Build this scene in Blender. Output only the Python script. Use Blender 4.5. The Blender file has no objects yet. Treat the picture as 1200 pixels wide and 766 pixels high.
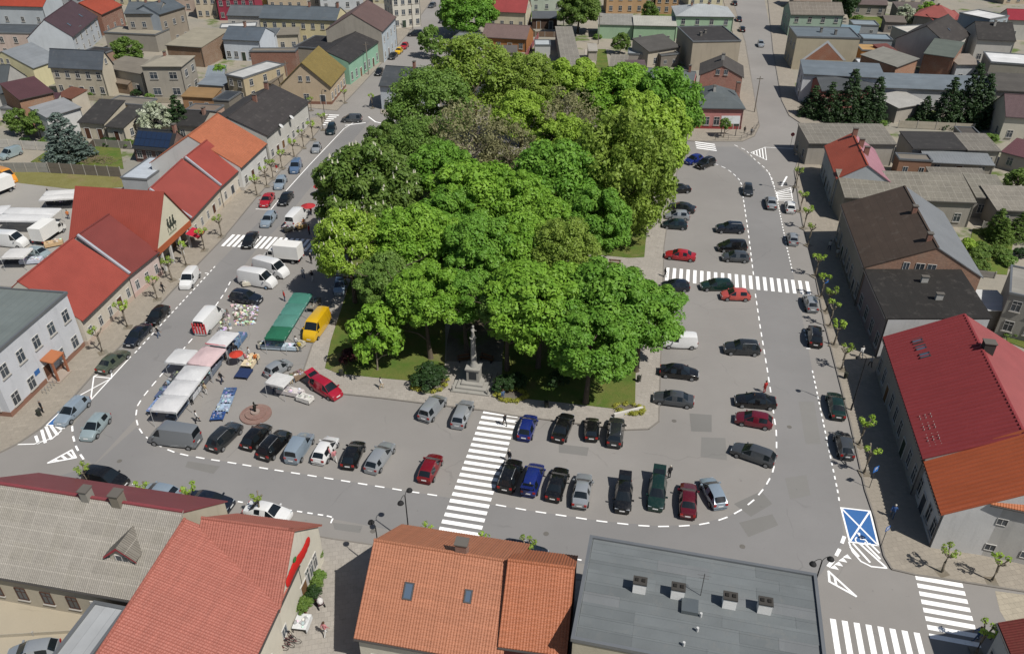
import bpy, bmesh, math, random
import numpy as np
from mathutils import Vector, Matrix
random.seed(7); RNG = np.random.default_rng(7)
SC = bpy.context.scene
COL = SC.collection
# ------------------------------------------------------------------ camera
CAM_H = 57.54; PITCH = math.radians(33.334); FPX = 932.0; CX, CY = 600.0, 383.0
cam = bpy.data.cameras.new('camera'); camo = bpy.data.objects.new('camera', cam); COL.objects.link(camo)
cam.sensor_width = 36; cam.lens = 36*FPX/1200; cam.clip_end = 3000; cam.clip_start = 0.5
camo.location = (0, 0, CAM_H); camo.rotation_euler = (math.pi/2-PITCH, 0, 0)
SC.camera = camo
# ------------------------------------------------------------------ sky and sun
SUN_AZ = math.radians(-40.5); SUN_EL = math.radians(53.5)
w = bpy.data.worlds.new('World'); SC.world = w; w.use_nodes = True
nt = w.node_tree; nt.nodes.clear()
sky = nt.nodes.new('ShaderNodeTexSky'); sky.sky_type = 'NISHITA'; sky.sun_disc = False
sky.sun_elevation = SUN_EL; sky.sun_rotation = math.atan2(math.cos(SUN_AZ), math.sin(SUN_AZ))
bg = nt.nodes.new('ShaderNodeBackground'); bg.inputs['Strength'].default_value = 0.06
wo = nt.nodes.new('ShaderNodeOutputWorld'); nt.links.new(sky.outputs[0], bg.inputs[0]); nt.links.new(bg.outputs[0], wo.inputs[0])
sl = bpy.data.lights.new('sun', 'SUN'); sl.energy = 4.6; sl.angle = math.radians(0.5); sl.color = (1, .965, .91)
so = bpy.data.objects.new('sun', sl); COL.objects.link(so); so.location = (60, -40, 120)
sd = Vector((math.cos(SUN_AZ)*math.cos(SUN_EL), math.sin(SUN_AZ)*math.cos(SUN_EL), math.sin(SUN_EL)))
so.rotation_euler = sd.to_track_quat('Z', 'Y').to_euler()
vs = SC.view_settings; vs.view_transform = 'Standard'; vs.look = 'None'; vs.exposure = 0.3; vs.gamma = 1; vs.use_curve_mapping = False
# ------------------------------------------------------------------ survey helper: a sighted point at height z -> place on the ground plan
_c, _s = math.cos(PITCH), math.sin(PITCH)
def P(px, py, z=0.0):
    u = (px-CX)/FPX; v = (py-CY)/FPX
    d = (u, _c-v*_s, -_s-v*_c); t = (z-CAM_H)/d[2]
    return Vector((d[0]*t, d[1]*t))
def srgb(c):
    if isinstance(c, str):
        c = c.lstrip('#'); c = [int(c[i:i+2], 16)/255 for i in (0, 2, 4)]
    return tuple((x/12.92 if x <= .04045 else ((x+.055)/1.055)**2.4) for x in c)
# ------------------------------------------------------------------ materials
MATS = {}
class NT:
    def __init__(s, m): s.m = m; s.t = m.node_tree; s.t.nodes.clear()
    def n(s, ty, ins=None, **kw):
        nd = s.t.nodes.new(ty)
        for k, v in kw.items(): setattr(nd, k, v)
        for k, v in (ins or {}).items():
            if hasattr(v, 'node'): s.t.links.new(v, nd.inputs[k])
            else: nd.inputs[k].default_value = v
        return nd
    def math(s, op, a, b=0.0, c=None):
        i = {0: a, 1: b}
        if c is not None: i[2] = c
        return s.n('ShaderNodeMath', i, operation=op).outputs[0]
    def mix(s, f, a, b, blend='MIX'):
        nd = s.n('ShaderNodeMix', data_type='RGBA', blend_type=blend)
        for k, v in ((0, f), (6, a), (7, b)):
            if hasattr(v, 'node'): s.t.links.new(v, nd.inputs[k])
            else: nd.inputs[k].default_value = v
        return nd.outputs[2]
    def noise(s, vec, scale, detail=3, rough=.55):
        return s.n('ShaderNodeTexNoise', {'Vector': vec, 'Scale': scale, 'Detail': detail, 'Roughness': rough}).outputs[0]
    def ramp(s, f, a, b):
        return s.n('ShaderNodeMapRange', {0: f, 1: a, 2: b}, clamp=True).outputs[0]
def C4(c): c = srgb(c) if isinstance(c, str) else c; return (c[0], c[1], c[2], 1)
def scale4(c, f): return (min(c[0]*f, 1), min(c[1]*f, 1), min(c[2]*f, 1), 1)
def mat(kind, col, k=None, **kw):
    """kind of surface + photographed colour; k brings the sunlit colour down to a base colour"""
    if k is None: k = {'plaster': .66, 'tile': .60, 'seam': .58, 'felt': .70, 'eternit': .72, 'brick': .66, 'plain': .76}.get(kind, .86)
    k *= .81 if kind != 'leaf' else .89
    key = (kind, str(col), k, tuple(sorted(kw.items())))
    if key in MATS: return MATS[key]
    m = bpy.data.materials.new(kind+'_'+str(col).strip('#')); m.use_nodes = True
    N = NT(m); c = scale4(C4(col), k)
    if kind in ('plaster', 'brick'): lu = .3*c[0]+.6*c[1]+.1*c[2]; c = tuple(x*.84+lu*.16 for x in c[:3])+(1,)
    tc = N.n('ShaderNodeTexCoord'); oi = N.n('ShaderNodeObjectInfo')
    obj = tc.outputs['Object']; uv = tc.outputs['UV']
    rnd = oi.outputs['Random']
    off = N.n('ShaderNodeVectorMath', {0: obj, 1: N.n('ShaderNodeCombineXYZ', {0: N.math('MULTIPLY', rnd, 91.), 1: N.math('MULTIPLY', rnd, 57.)}).outputs[0]}).outputs[0]
    rough = kw.get('rough', .85); metal = kw.get('metal', 0.); bump = None; spec = .3; bd = .02; coat = 0.
    sep = N.n('ShaderNodeSeparateXYZ', {0: uv}); U, V = sep.outputs[0], sep.outputs[1]
    big = N.noise(off, .35, 4); fine = N.noise(off, 5., 4, .65); vfine = N.noise(off, 22., 2)
    def var(base, amt, f=big):
        return N.mix(N.ramp(f, .3, .7), scale4(base, 1-amt), scale4(base, 1+amt))
    def saw(x, per): return N.math('FRACT', N.math('DIVIDE', x, per))
    def cell(du, dv):
        cu = N.math('FLOOR', N.math('DIVIDE', U, du)); cv = N.math('FLOOR', N.math('DIVIDE', V, dv))
        return N.n('ShaderNodeTexWhiteNoise', {0: N.n('ShaderNodeCombineXYZ', {0: cu, 1: cv}).outputs[0]}, noise_dimensions='2D').outputs[0]
    if kind == 'plain':
        cc = var(c, kw.get('v', .08)); bump = fine; bd = .01
    elif kind == 'plaster':
        cc = var(c, .07); stain = N.ramp(N.noise(N.n('ShaderNodeMapping', {0: off, 3: (1.4, 1.4, .22)}).outputs[0], 1.0, 5, .65), .52, .78)
        cc = N.mix(N.math('MULTIPLY', stain, kw.get('stain', .35)), cc, scale4(c, .55)); cc = N.mix(N.math('MULTIPLY', N.ramp(vfine, .45, .8), .12), cc, scale4(c, .6))
        bump = fine; bd = .015
    elif kind == 'brick':
        bt = N.n('ShaderNodeTexBrick', {'Vector': uv, 'Color1': scale4(c, 1.15), 'Color2': scale4(c, .72), 'Mortar': scale4(C4('#b0a498'), .6), 'Scale': 1., 'Mortar Size': .012, 'Brick Width': .27, 'Row Height': .085})
        cc = N.mix(.75, var(c, .18), bt.outputs[0]); cc = N.mix(N.math('MULTIPLY', N.ramp(big, .5, .75), .45), cc, scale4(C4('#9c8f80'), .7)); bump = bt.outputs[1]; bd = -.01
    elif kind == 'tile':
        row = saw(V, .34); rib = N.math('SINE', N.math('MULTIPLY', U, 2*math.pi/.22))
        h = N.math('ADD', N.math('MULTIPLY', row, -1.), N.math('MULTIPLY', rib, .35)); bump = h; bd = .04
        cc = var(c, .10); cc = N.mix(N.math('MULTIPLY', cell(.22, .34), kw.get('tv', .3)), cc, scale4(c, .74)); cc = N.mix(N.math('MULTIPLY', N.ramp(fine, .5, .8), kw.get('moss', .2)), cc, scale4(C4('#6f6a4c'), .7))
        rough = kw.get('rough', .6)
    elif kind == 'seam':
        s = saw(U, kw.get('per', .5)); rib = N.math('LESS_THAN', N.math('ABSOLUTE', N.math('SUBTRACT', s, .5)), .08)
        bump = rib; bd = .04; cc = var(c, .09); cc = N.mix(N.math('MULTIPLY', N.ramp(fine, .5, .8), kw.get('moss', .25)), cc, scale4(C4('#6b6259'), .7))
        rough = kw.get('rough', .5)
    elif kind == 'felt':
        s = saw(V, 1.0); seam = N.math('LESS_THAN', s, .035); patch = cell(7.3, 1.0)
        cc = var(c, .12); cc = N.mix(N.math('MULTIPLY', patch, .35), cc, scale4(c, .72)); cc = N.mix(N.math('MULTIPLY', seam, .55), cc, scale4(c, .45))
        stain = N.ramp(N.noise(off, .9, 6, .7), .55, .72); cc = N.mix(N.math('MULTIPLY', stain, .16), cc, scale4(C4('#a39c92'), .55)); bump = fine; bd = .02
    elif kind == 'eternit':
        wv = N.math('SINE', N.math('MULTIPLY', U, 2*math.pi/.177)); bump = fine if kw.get('flat') else wv; bd = .03
        cc = var(c, .12); cc = N.mix(N.math('MULTIPLY', cell(1.1, 1.55), .35), cc, scale4(c, .7))
        jo = N.math('MAXIMUM', N.math('LESS_THAN', saw(V, 1.55), .03), N.math('LESS_THAN', saw(U, 1.1), .03)); cc = N.mix(N.math('MULTIPLY', jo, .35), cc, scale4(C4('#d8d2c6'), .85))
        li = N.ramp(N.noise(N.n('ShaderNodeMapping', {0: uv, 3: (3.2, .5, 1)}).outputs[0], 2.2, 6, .75), .45, .75); cc = N.mix(N.math('MULTIPLY', li, .55), cc, scale4(C4('#57544c'), .7))
    elif kind == 'asphalt':
        g = tc.outputs['Object']
        a1 = N.ramp(N.noise(g, .045, 5, .6), .35, .68); a2 = N.ramp(N.noise(g, .5, 5, .65), .3, .75)
        cc = N.mix(a1, scale4(c, .86), scale4(c, 1.09)); cc = N.mix(N.math('MULTIPLY', a2, .28), cc, scale4(c, .84))
        cc = N.mix(N.math('MULTIPLY', N.ramp(N.noise(g, 9., 3, .7), .35, .8), .25), cc, scale4(c, 1.25))
        spots = N.ramp(N.noise(g, 1.7, 3, .6), .68, .74); cc = N.mix(N.math('MULTIPLY', spots, .35), cc, scale4(c, .5))
        vo = N.n('ShaderNodeTexVoronoi', {'Vector': N.n('ShaderNodeVectorMath', {0: g, 1: N.n('ShaderNodeTexNoise', {'Vector': g, 'Scale': .6}).outputs[1]}).outputs[0], 'Scale': .075}, feature='DISTANCE_TO_EDGE').outputs[0]
        cr = N.math('LESS_THAN', vo, .004); cr = N.math('MULTIPLY', cr, N.ramp(N.noise(g, .2, 2), .5, .6)); cc = N.mix(N.math('MULTIPLY', cr, .22), cc, scale4(c, .45))
        bump = N.noise(g, 30., 2); bd = .01; rough = .9
    elif kind == 'paver':
        g = tc.outputs['Object']
        bt = N.n('ShaderNodeTexBrick', {'Vector': N.n('ShaderNodeMapping', {0: g, 2: (0, 0, -.196)}).outputs[0], 'Color1': scale4(c, 1.08), 'Color2': scale4(c, .88), 'Mortar': scale4(c, .68), 'Scale': 1., 'Mortar Size': .012, 'Brick Width': .5, 'Row Height': .5})
        cc = N.mix(N.ramp(N.noise(g, .3, 5, .6), .3, .7), bt.outputs[0], scale4(c, .88)); cc = N.mix(N.math('MULTIPLY', N.ramp(N.noise(g, 1.3, 5, .7), .55, .75), .4), cc, scale4(C4('#6d675c'), .7)); bump = bt.outputs[1]; bd = -.01
    elif kind == 'grass':
        g = tc.outputs['Object']
        cc = N.mix(N.ramp(N.noise(g, .4, 5, .6), .35, .7), c, scale4(C4('#8f8a4a'), .55)); cc = N.mix(N.math('MULTIPLY', N.ramp(N.noise(g, 6., 4, .7), .3, .7), .5), cc, scale4(c, .6)); cc = N.mix(N.math('MULTIPLY', N.ramp(N.noise(g, .17, 4, .6), .58, .7), .6), cc, scale4(C4('#8d7a5c'), .7))
        bump = N.noise(g, 14., 4, .7); bd = .12; rough = 1
    elif kind == 'earth':
        g = tc.outputs['Object']
        cc = N.mix(N.ramp(N.noise(g, .06, 6, .6), .4, .62), c, scale4(C4('#8d8a80'), .75)); cc = N.mix(N.ramp(N.noise(g, .11, 5, .6), .56, .64), cc, scale4(C4('#66793a'), .6)); cc = N.mix(N.math('MULTIPLY', N.ramp(N.noise(g, 2., 4, .7), .4, .8), .35), cc, scale4(c, .6)); bump = N.noise(g, 8., 4); bd = .05; rough = 1
    elif kind == 'leaf':
        at = N.n('ShaderNodeAttribute', attribute_name='var').outputs[2]
        c2 = C4(kw['c2']); c2 = scale4(c2, k); c3 = scale4(C4(kw['c3']), k)
        cc = N.mix(at, c, c2); cc = N.mix(N.math('MULTIPLY', N.ramp(N.noise(obj, .5, 3), .4, .7), .55), cc, c3)
        d = N.n('ShaderNodeBsdfPrincipled', {'Base Color': cc, 'Roughness': .55, 'Specular IOR Level': .25})
        tr = N.n('ShaderNodeBsdfTranslucent', {0: N.mix(.5, cc, scale4(c2, 1.3))}); ms = N.n('ShaderNodeMixShader', {0: kw.get('tr', .34), 1: d.outputs[0], 2: tr.outputs[0]})
        N.n('ShaderNodeOutputMaterial', {0: ms.outputs[0]}); MATS[key] = m; return m
    elif kind == 'bark':
        cc = var(c, .25, fine); bump = N.noise(N.n('ShaderNodeMapping', {0: off, 3: (6, 6, 1.2)}).outputs[0], 3., 4); bd = .06
    elif kind == 'carpaint':
        cc = N.mix(N.math('MULTIPLY', N.ramp(fine, .45, .8), .12), c, scale4(C4('#8d8678'), .6)); rough = kw.get('rough', .2); metal = kw.get('metal', .25); coat = .6; spec = .5
    elif kind == 'glass':
        cc = c; rough = .08; spec = .6
    elif kind == 'pane':
        cc = N.mix(rnd, scale4(c, .6), scale4(c, 1.7)); rough = .12; spec = .6
    elif kind == 'metal':
        cc = var(c, .1); rough = kw.get('rough', .45); metal = kw.get('metal', .6)
    elif kind == 'paint':
        g = tc.outputs['Object']
        ge = N.n('ShaderNodeNewGeometry').outputs['Position']
        wear = N.ramp(N.noise(ge, 4.5, 5, .75), .52, .72); cc = N.mix(N.math('MULTIPLY', wear, kw.get('wear', .35)), c, scale4(C4('#8f8a84'), .8)); cc = N.mix(N.math('MULTIPLY', N.ramp(N.noise(ge, .5, 3), .4, .7), .15), cc, scale4(c, .75))
    elif kind == 'cloth':
        cc = var(c, .08); bump = N.noise(off, 2.5, 3); bd = .08; rough = .9
    elif kind == 'random':   # goods of mixed colours: one colour for each piece of the mesh
        at = N.n('ShaderNodeAttribute', attribute_name='var').outputs[2]
        hs = N.n('ShaderNodeCombineColor', {0: at, 1: N.math('MULTIPLY', N.math('FRACT', N.math('MULTIPLY', at, 13.7)), .6), 2: N.math('POWER', N.math('FRACT', N.math('MULTIPLY', at, 37.3)), 1.6)}, mode='HSV')
        cc = N.mix(kw.get('mixf', .35), hs.outputs[0], c)
    else: cc = c
    p = N.n('ShaderNodeBsdfPrincipled', {'Base Color': cc, 'Roughness': rough, 'Metallic': metal, 'Specular IOR Level': spec, 'Coat Weight': coat, 'Coat Roughness': .05})
    if bump is not None:
        b = N.n('ShaderNodeBump', {'Height': bump, 'Distance': abs(bd), 'Strength': .8}, invert=bd < 0); N.t.links.new(b.outputs[0], p.inputs['Normal'])
    if kind == 'cloth' and kw.get('tr'):
        tr = N.n('ShaderNodeBsdfTranslucent', {0: cc}); ms = N.n('ShaderNodeMixShader', {0: kw['tr'], 1: p.outputs[0], 2: tr.outputs[0]}); N.n('ShaderNodeOutputMaterial', {0: ms.outputs[0]})
    else: N.n('ShaderNodeOutputMaterial', {0: p.outputs[0]})
    MATS[key] = m; return m
# ------------------------------------------------------------------ mesh helpers
class MB:
    def __init__(s): s.v = []; s.f = []; s.a = []; s.cur = 0.0
    def poly(s, pts): i = len(s.v); s.v += [tuple(p) for p in pts]; s.f.append(tuple(range(i, i+len(pts)))); s.a.append(s.cur); return s
    def box(s, x0, x1, y0, y1, z0, z1, M=None):
        p = [(x0, y0, z0), (x1, y0, z0), (x1, y1, z0), (x0, y1, z0), (x0, y0, z1), (x1, y0, z1), (x1, y1, z1), (x0, y1, z1)]
        if M is not None: p = [tuple(M @ Vector(q)) for q in p]
        i = len(s.v); s.v += p
        for q in ((0, 3, 2, 1), (4, 5, 6, 7), (0, 1, 5, 4), (1, 2, 6, 5), (2, 3, 7, 6), (3, 0, 4, 7)): s.f.append(tuple(i+k for k in q)); s.a.append(s.cur)
        return s
    def slab(s, pts, t):            # polygon (top side, counter-clockwise seen from above) thickened downwards
        n = len(pts); i = len(s.v); s.v += [tuple(p) for p in pts]+[(p[0], p[1], p[2]-t) for p in pts]
        s.f.append(tuple(range(i, i+n))); s.f.append(tuple(range(i+2*n-1, i+n-1, -1)))
        for k in range(n): a = i+k; b = i+(k+1) % n; s.f.append((a, a+n, b+n, b))
        s.a += [s.cur]*(n+2); return s
    def tube(s, pts, rad, n=6, cap=True):
        rings = []; pts = [Vector(p) for p in pts]
        for k, p in enumerate(pts):
            d = (pts[min(k+1, len(pts)-1)]-pts[max(k-1, 0)]).normalized(); q = d.to_track_quat('Z', 'Y'); r = rad[k] if hasattr(rad, '__len__') else rad
            i = len(s.v); s.v += [tuple(p+q @ Vector((r*math.cos(a), r*math.sin(a), 0))) for a in [2*math.pi*j/n for j in range(n)]]; rings.append(i)
        for a, b in zip(rings, rings[1:]):
            for j in range(n): s.f.append((a+j, a+(j+1) % n, b+(j+1) % n, b+j)); s.a.append(s.cur)
        if cap: s.f.append(tuple(rings[0]+j for j in range(n-1, -1, -1))); s.f.append(tuple(rings[-1]+j for j in range(n))); s.a += [s.cur]*2
        return s
    def disc(s, c, r, z, n=24, t=.1, rz=None):
        return s.slab([(c[0]+r*math.cos(2*math.pi*j/n), c[1]+(rz or r)*math.sin(2*math.pi*j/n), z) for j in range(n)], t)
    def blob(s, c, r, n=6, sq=(1, 1, 1)):
        i = len(s.v); rows = max(3, n//2+1)
        s.v.append((c[0], c[1], c[2]+r*sq[2]))
        for a in range(1, rows):
            th = math.pi*a/rows
            for b in range(n): ph = 2*math.pi*(b+.5*(a % 2))/n; s.v.append((c[0]+r*sq[0]*math.sin(th)*math.cos(ph), c[1]+r*sq[1]*math.sin(th)*math.sin(ph), c[2]+r*sq[2]*math.cos(th)))
        s.v.append((c[0], c[1], c[2]-r*sq[2])); L = len(s.v)-1
        for b in range(n): s.f.append((i, i+1+b, i+1+(b+1) % n)); s.f.append((L, L-n+(b+1) % n, L-n+b)); s.a += [s.cur]*2
        for a in range(rows-2):
            for b in range(n): x = i+1+a*n; s.f.append((x+b, x+n+b, x+n+(b+1) % n, x+(b+1) % n)); s.a.append(s.cur)
        return s
    def mesh(s, name, uvs=True, smooth=False, attr=False):
        me = bpy.data.meshes.new(name); me.from_pydata(s.v, [], s.f); me.update()
        if uvs:
            ul = me.uv_layers.new(name='uv'); V = me.vertices
            data = np.zeros(len(me.loops)*2, 'f')
            for p in me.polygons:
                nrm = p.normal
                u = Vector((-nrm.y, nrm.x, 0)); u = u.normalized() if u.length > .05 else Vector((1, 0, 0)); v = nrm.cross(u)
                for li in p.loop_indices:
                    co = V[me.loops[li].vertex_index].co; data[2*li] = co.dot(u); data[2*li+1] = co.dot(v)
            ul.data.foreach_set('uv', data)
        if attr:
            at = me.attributes.new('var', 'FLOAT', 'FACE'); at.data.foreach_set('value', np.array(s.a, 'f'))
        if smooth: me.polygons.foreach_set('use_smooth', [True]*len(me.polygons)); me.set_sharp_from_angle(angle=math.radians(smooth if smooth is not True else 40))
        return me
def put(name, me, m=None, parent=None, loc=None, rz=0):
    if isinstance(me, MB): me = me.mesh(name)
    o = bpy.data.objects.new(name, me); COL.objects.link(o)
    if m is not None:
        ms = m if isinstance(m, (list, tuple)) else [m]
        while len(me.materials) < len(ms): me.materials.append(None)
        for i, q in enumerate(ms):
            o.material_slots[i].link = 'OBJECT'; o.material_slots[i].material = q
    if parent is not None: o.parent = parent
    if loc is not None: o.location = loc
    if rz: o.rotation_euler.z = rz
    return o
def tag(o, label, cat, group=None):
    o['label'] = label; o['category'] = cat
    if group: o['group'] = group
    return o
def thing(name, label, cat, loc, rz=0, group=None):
    o = bpy.data.objects.new(name, None); COL.objects.link(o); o.location = (loc[0], loc[1], loc[2] if len(loc) > 2 else 0); o.rotation_euler.z = rz
    o.empty_display_size = .2
    return tag(o, label, cat, group)
def struct(o): o['kind'] = 'structure'; return o
def stuff(o): o['kind'] = 'stuff'; return o
def copy_tree(o, parent=None):
    c = o.copy(); COL.objects.link(c); c.parent = parent
    for ch in o.children: copy_tree(ch, c)
    return c
# ------------------------------------------------------------------ ground, road, pavements, markings
def pxpoly(pts, z): return [(*P(x, y), z) for x, y in pts]
def ccw(p): return p if sum(a[0]*b[1]-b[0]*a[1] for a, b in zip(p, p[1:]+p[:1])) > 0 else p[::-1]
struct(put('ground', MB().poly([(-1500, -200, -.03), (1500, -200, -.03), (1500, 2500, -.03), (-1500, 2500, -.03)]), mat('earth', '#a59c8c')))
ASPH = mat('asphalt', '#94908b')
road_pts = [(-90, 655), (-90, 500), (15, 489), (100, 406), (185, 320), (285, 227), (345, 162), (300, 150), (310, 137), (386, 123), (410, 100), (447, 63), (470, 38), (505, -12), (552, -12), (530, 40), (512, 128), (700, 146), (818, 152), (876, 150), (888, 135), (874, 50), (852, -14), (893, -14), (908, 60), (930, 130), (955, 148), (955, 200), (1000, 280), (1045, 400), (1100, 645), (1400, 690), (1400, 800), (1300, 1000), (900, 1000), (930, 740), (600, 700), (200, 660)]
road = struct(put('road', MB().poly(ccw(pxpoly(road_pts, 0.0))), ASPH))
PAVE = mat('paver', '#a39a8c'); PAVE2 = mat('paver', '#aca59b')
KERB = mat('plain', '#8d877f')
def pavement(name, pts, z=.11, m=PAVE):
    p = ccw(pxpoly(pts, z)); return struct(put(name, MB().slab(p, z+.05), m))
def kerb(parent, pts, z=.125, wdt=.16):
    for i, (a, b) in enumerate(zip(pts, pts[1:])):
        a3, b3 = P(*a), P(*b); d = b3-a3; L = d.length
        if L < .05: continue
        o = put('kerb_stone', MB().box(0, L-.02, -wdt/2, wdt/2, -.05, z), KERB, parent, (a3.x, a3.y, 0), math.atan2(d.y, d.x))
kW = [(385, 135), (372, 155), (350, 180), (332, 197), (302, 230), (261, 280), (203, 340), (165, 382), (120, 427), (83, 469), (48, 502), (21, 520), (-60, 560)]
pw = pavement('pavement_west', kW+[(-60, 470), (0, 478), (90, 395), (180, 308), (280, 215), (358, 140)]); kerb(pw, kW)
kE = [(931, 200), (936, 235), (941, 264), (953, 310), (966, 378), (983, 444), (996, 494), (1014, 575), (1025, 607), (1036, 652), (1045, 667), (1075, 674), (1129, 682), (1200, 693), (1330, 714)]
pe = pavement('pavement_east', kE+[(1330, 640), (1130, 630), (1080, 500), (1030, 384), (990, 270), (965, 200), (955, 186), (936, 186)]); kerb(pe, kE)
kS = [(-60, 600), (60, 578), (200, 598), (390, 632), (505, 649), (565, 658), (690, 682), (925, 718), (950, 735), (962, 800)]
ps = pavement('pavement_south', kS+[(930, 900), (-60, 900)], m=PAVE2); kerb(ps, kS)
kN = [(446, 133), (470, 141), (520, 143), (700, 158), (815, 166), (870, 166), (884, 160), (890, 148), (884, 113), (873, 50), (856, -8)]
pn = pavement('pavement_north', kN+[(845, -8), (862, 50), (868, 130), (800, 140), (700, 140), (520, 120), (446, 126)]); kerb(pn, kN)
kNW = [(530, -8), (472, 55), (445, 90), (420, 120)]
kNW2 = [(395, 130), (418, 106), (455, 66), (478, 40), (512, -8)]
pnw = pavement('pavement_northwest', kNW2+[(495, -8), (465, 38), (447, 58), (408, 98), (384, 118), (335, 118), (335, 124)]); kerb(pnw, kNW2)
kNE = [(899, -8), (906, 60), (916, 118), (925, 136), (946, 150)]
pne = pavement('pavement_northeast', kNE+[(965, 148), (935, 120), (925, 60), (912, -8)]); kerb(pne, kNE)
kP = [(375, 459), (450, 467), (490, 472), (566, 481), (600, 487), (633, 491), (733, 504), (760, 503), (772, 494), (775, 400), (778, 290), (786, 235), (796, 190), (790, 183), (700, 178), (520, 166), (460, 161), (448, 166), (425, 235), (398, 335), (366, 405), (352, 446), (375, 459)]
pp = pavement('park_pavement', kP[:-1], m=PAVE2); kerb(pp, kP)
# lawns (slightly raised) of the park and the back yards
LAWN = mat('grass', '#62802f', .7)
def lawn(pts, z=.16, m=LAWN): return struct(put('lawn', MB().slab(ccw(pxpoly(pts, z)), .2), m))
lawn([(381, 432), (395, 438), (438, 443), (483, 447), (512, 447), (521, 432), (522, 400), (520, 318), (412, 325), (388, 400)])
lawn([(596, 466), (655, 472), (723, 480), (744, 484), (745, 434), (746, 330), (700, 322), (640, 330), (590, 380), (588, 450)])
lawn([(738, 303), (755, 302), (759, 257), (775, 195), (690, 186), (560, 180), (600, 290)])
lawn([(523, 424), (588, 424), (600, 330), (540, 320), (524, 400)], .17, mat('earth', '#6a5d4a', .7))
lawn([(405, 320), (520, 310), (560, 280), (520, 172), (462, 168), (440, 200)])
lawn([(-30, 199), (10, 200), (143, 208), (175, 217), (93, 223), (25, 215), (-30, 207)], .06, mat('grass', '#9a955c', .72))
lawn([(36, 190), (100, 196), (145, 198), (140, 168), (60, 174)], .08)
lawn([(1130, 318), (1180, 322), (1190, 270), (1140, 268)], .05, mat('grass', '#77923a', .7))
lawn([(1180, 400), (1230, 420), (1230, 370), (1180, 372)], .05)
lawn([(623, 84), (640, 84), (640, 60), (623, 64)], .05); lawn([(684, 84), (692, 84), (692, 60), (686, 60)], .05); lawn([(698, 84), (714, 82), (710, 58), (700, 58)], .05)
lawn([(995, 33), (1060, 36), (1060, 20), (995, 20)], .05); lawn([(750, 20), (790, 24), (790, 10), (755, 10)], .05); lawn([(615, 20), (655, 22), (655, 4), (618, 4)], .05)
struct(put('yard', MB().slab(ccw(pxpoly([(-80, 330), (20, 336), (86, 281), (92, 235), (95, 212), (20, 207), (-80, 203)], .02)), .1), mat('asphalt', '#a39f98')))
struct(put('yard', MB().slab(ccw(pxpoly([(-60, 690), (150, 700), (120, 800), (-60, 800)], .13)), .1), mat('asphalt', '#b3a893')))
struct(put('side_street', MB().slab(ccw(pxpoly([(1166, 692), (1172, 716), (1190, 745), (1240, 800), (1400, 800), (1400, 722)], .006)), .05), mat('paver', '#b5ab98')))
# asphalt repairs
PATCH = mat('asphalt', '#807e7a'); PATCH2 = mat('asphalt', '#868480')
for k, q in enumerate([[(822, 512), (850, 513), (852, 539), (821, 535)], [(866, 612), (905, 602), (912, 615), (877, 629)], [(220, 540), (258, 546), (250, 555), (217, 547)], [(390, 612), (425, 616), (422, 624), (392, 620)], [(860, 590), (892, 575), (905, 590), (880, 605)], [(808, 484), (834, 486), (834, 506), (810, 505)], [(936, 470), (954, 470), (962, 520), (944, 520)], [(655, 520), (690, 524), (688, 534), (655, 530)], [(206, 432), (222, 433), (216, 441), (200, 440)], [(920, 560), (945, 556), (950, 580), (926, 585)]]):
    put('asphalt_patch', MB().poly(ccw(pxpoly(q, .0055))), PATCH if k % 3 else PATCH2, road)
for q in [(790, 493), (437, 622), (260, 447), (640, 625), (925, 500), (985, 520), (600, 560), (300, 500), (870, 640), (140, 540)]:
    c = P(*q); put('manhole_cover', MB().disc((0, 0), .27, .012, 14, .02), mat('plain', '#77736d'), road, (c.x, c.y, 0))
# the ring road is of a younger, greyer asphalt than the car parks inside it
RING = mat('asphalt', '#8a8886')
inS = [(60, 560), (110, 545), (160, 500), (165, 506), (187, 522), (217, 533), (256, 539), (314, 549), (393, 561), (477, 575), (615, 597), (705, 610), (773, 616), (817, 614), (855, 604), (883, 586), (901, 563), (909, 538), (909, 503), (903, 458), (891, 384), (877, 270), (869, 216), (856, 201), (841, 193), (822, 188)]
outS = [(835, 172), (862, 172), (885, 188), (903, 207), (911, 240), (923, 292), (936, 350), (952, 434), (967, 505), (982, 575), (985, 600), (990, 632), (962, 672), (935, 700), (682, 660), (560, 640), (392, 608), (300, 591), (155, 567), (75, 565)]
put('carriageway', MB().poly(ccw(pxpoly(inS+outS, .0025))), RING, road)
put('carriageway', MB().poly(ccw(pxpoly([(158, 492), (160, 474), (186, 442), (226, 396), (262, 345), (300, 292), (330, 262), (362, 222), (400, 180), (435, 140), (414, 144), (364, 192), (318, 245), (252, 312), (189, 380), (153, 419), (106, 470), (85, 499), (88, 530), (110, 544)], .0028))), RING, road)
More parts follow.
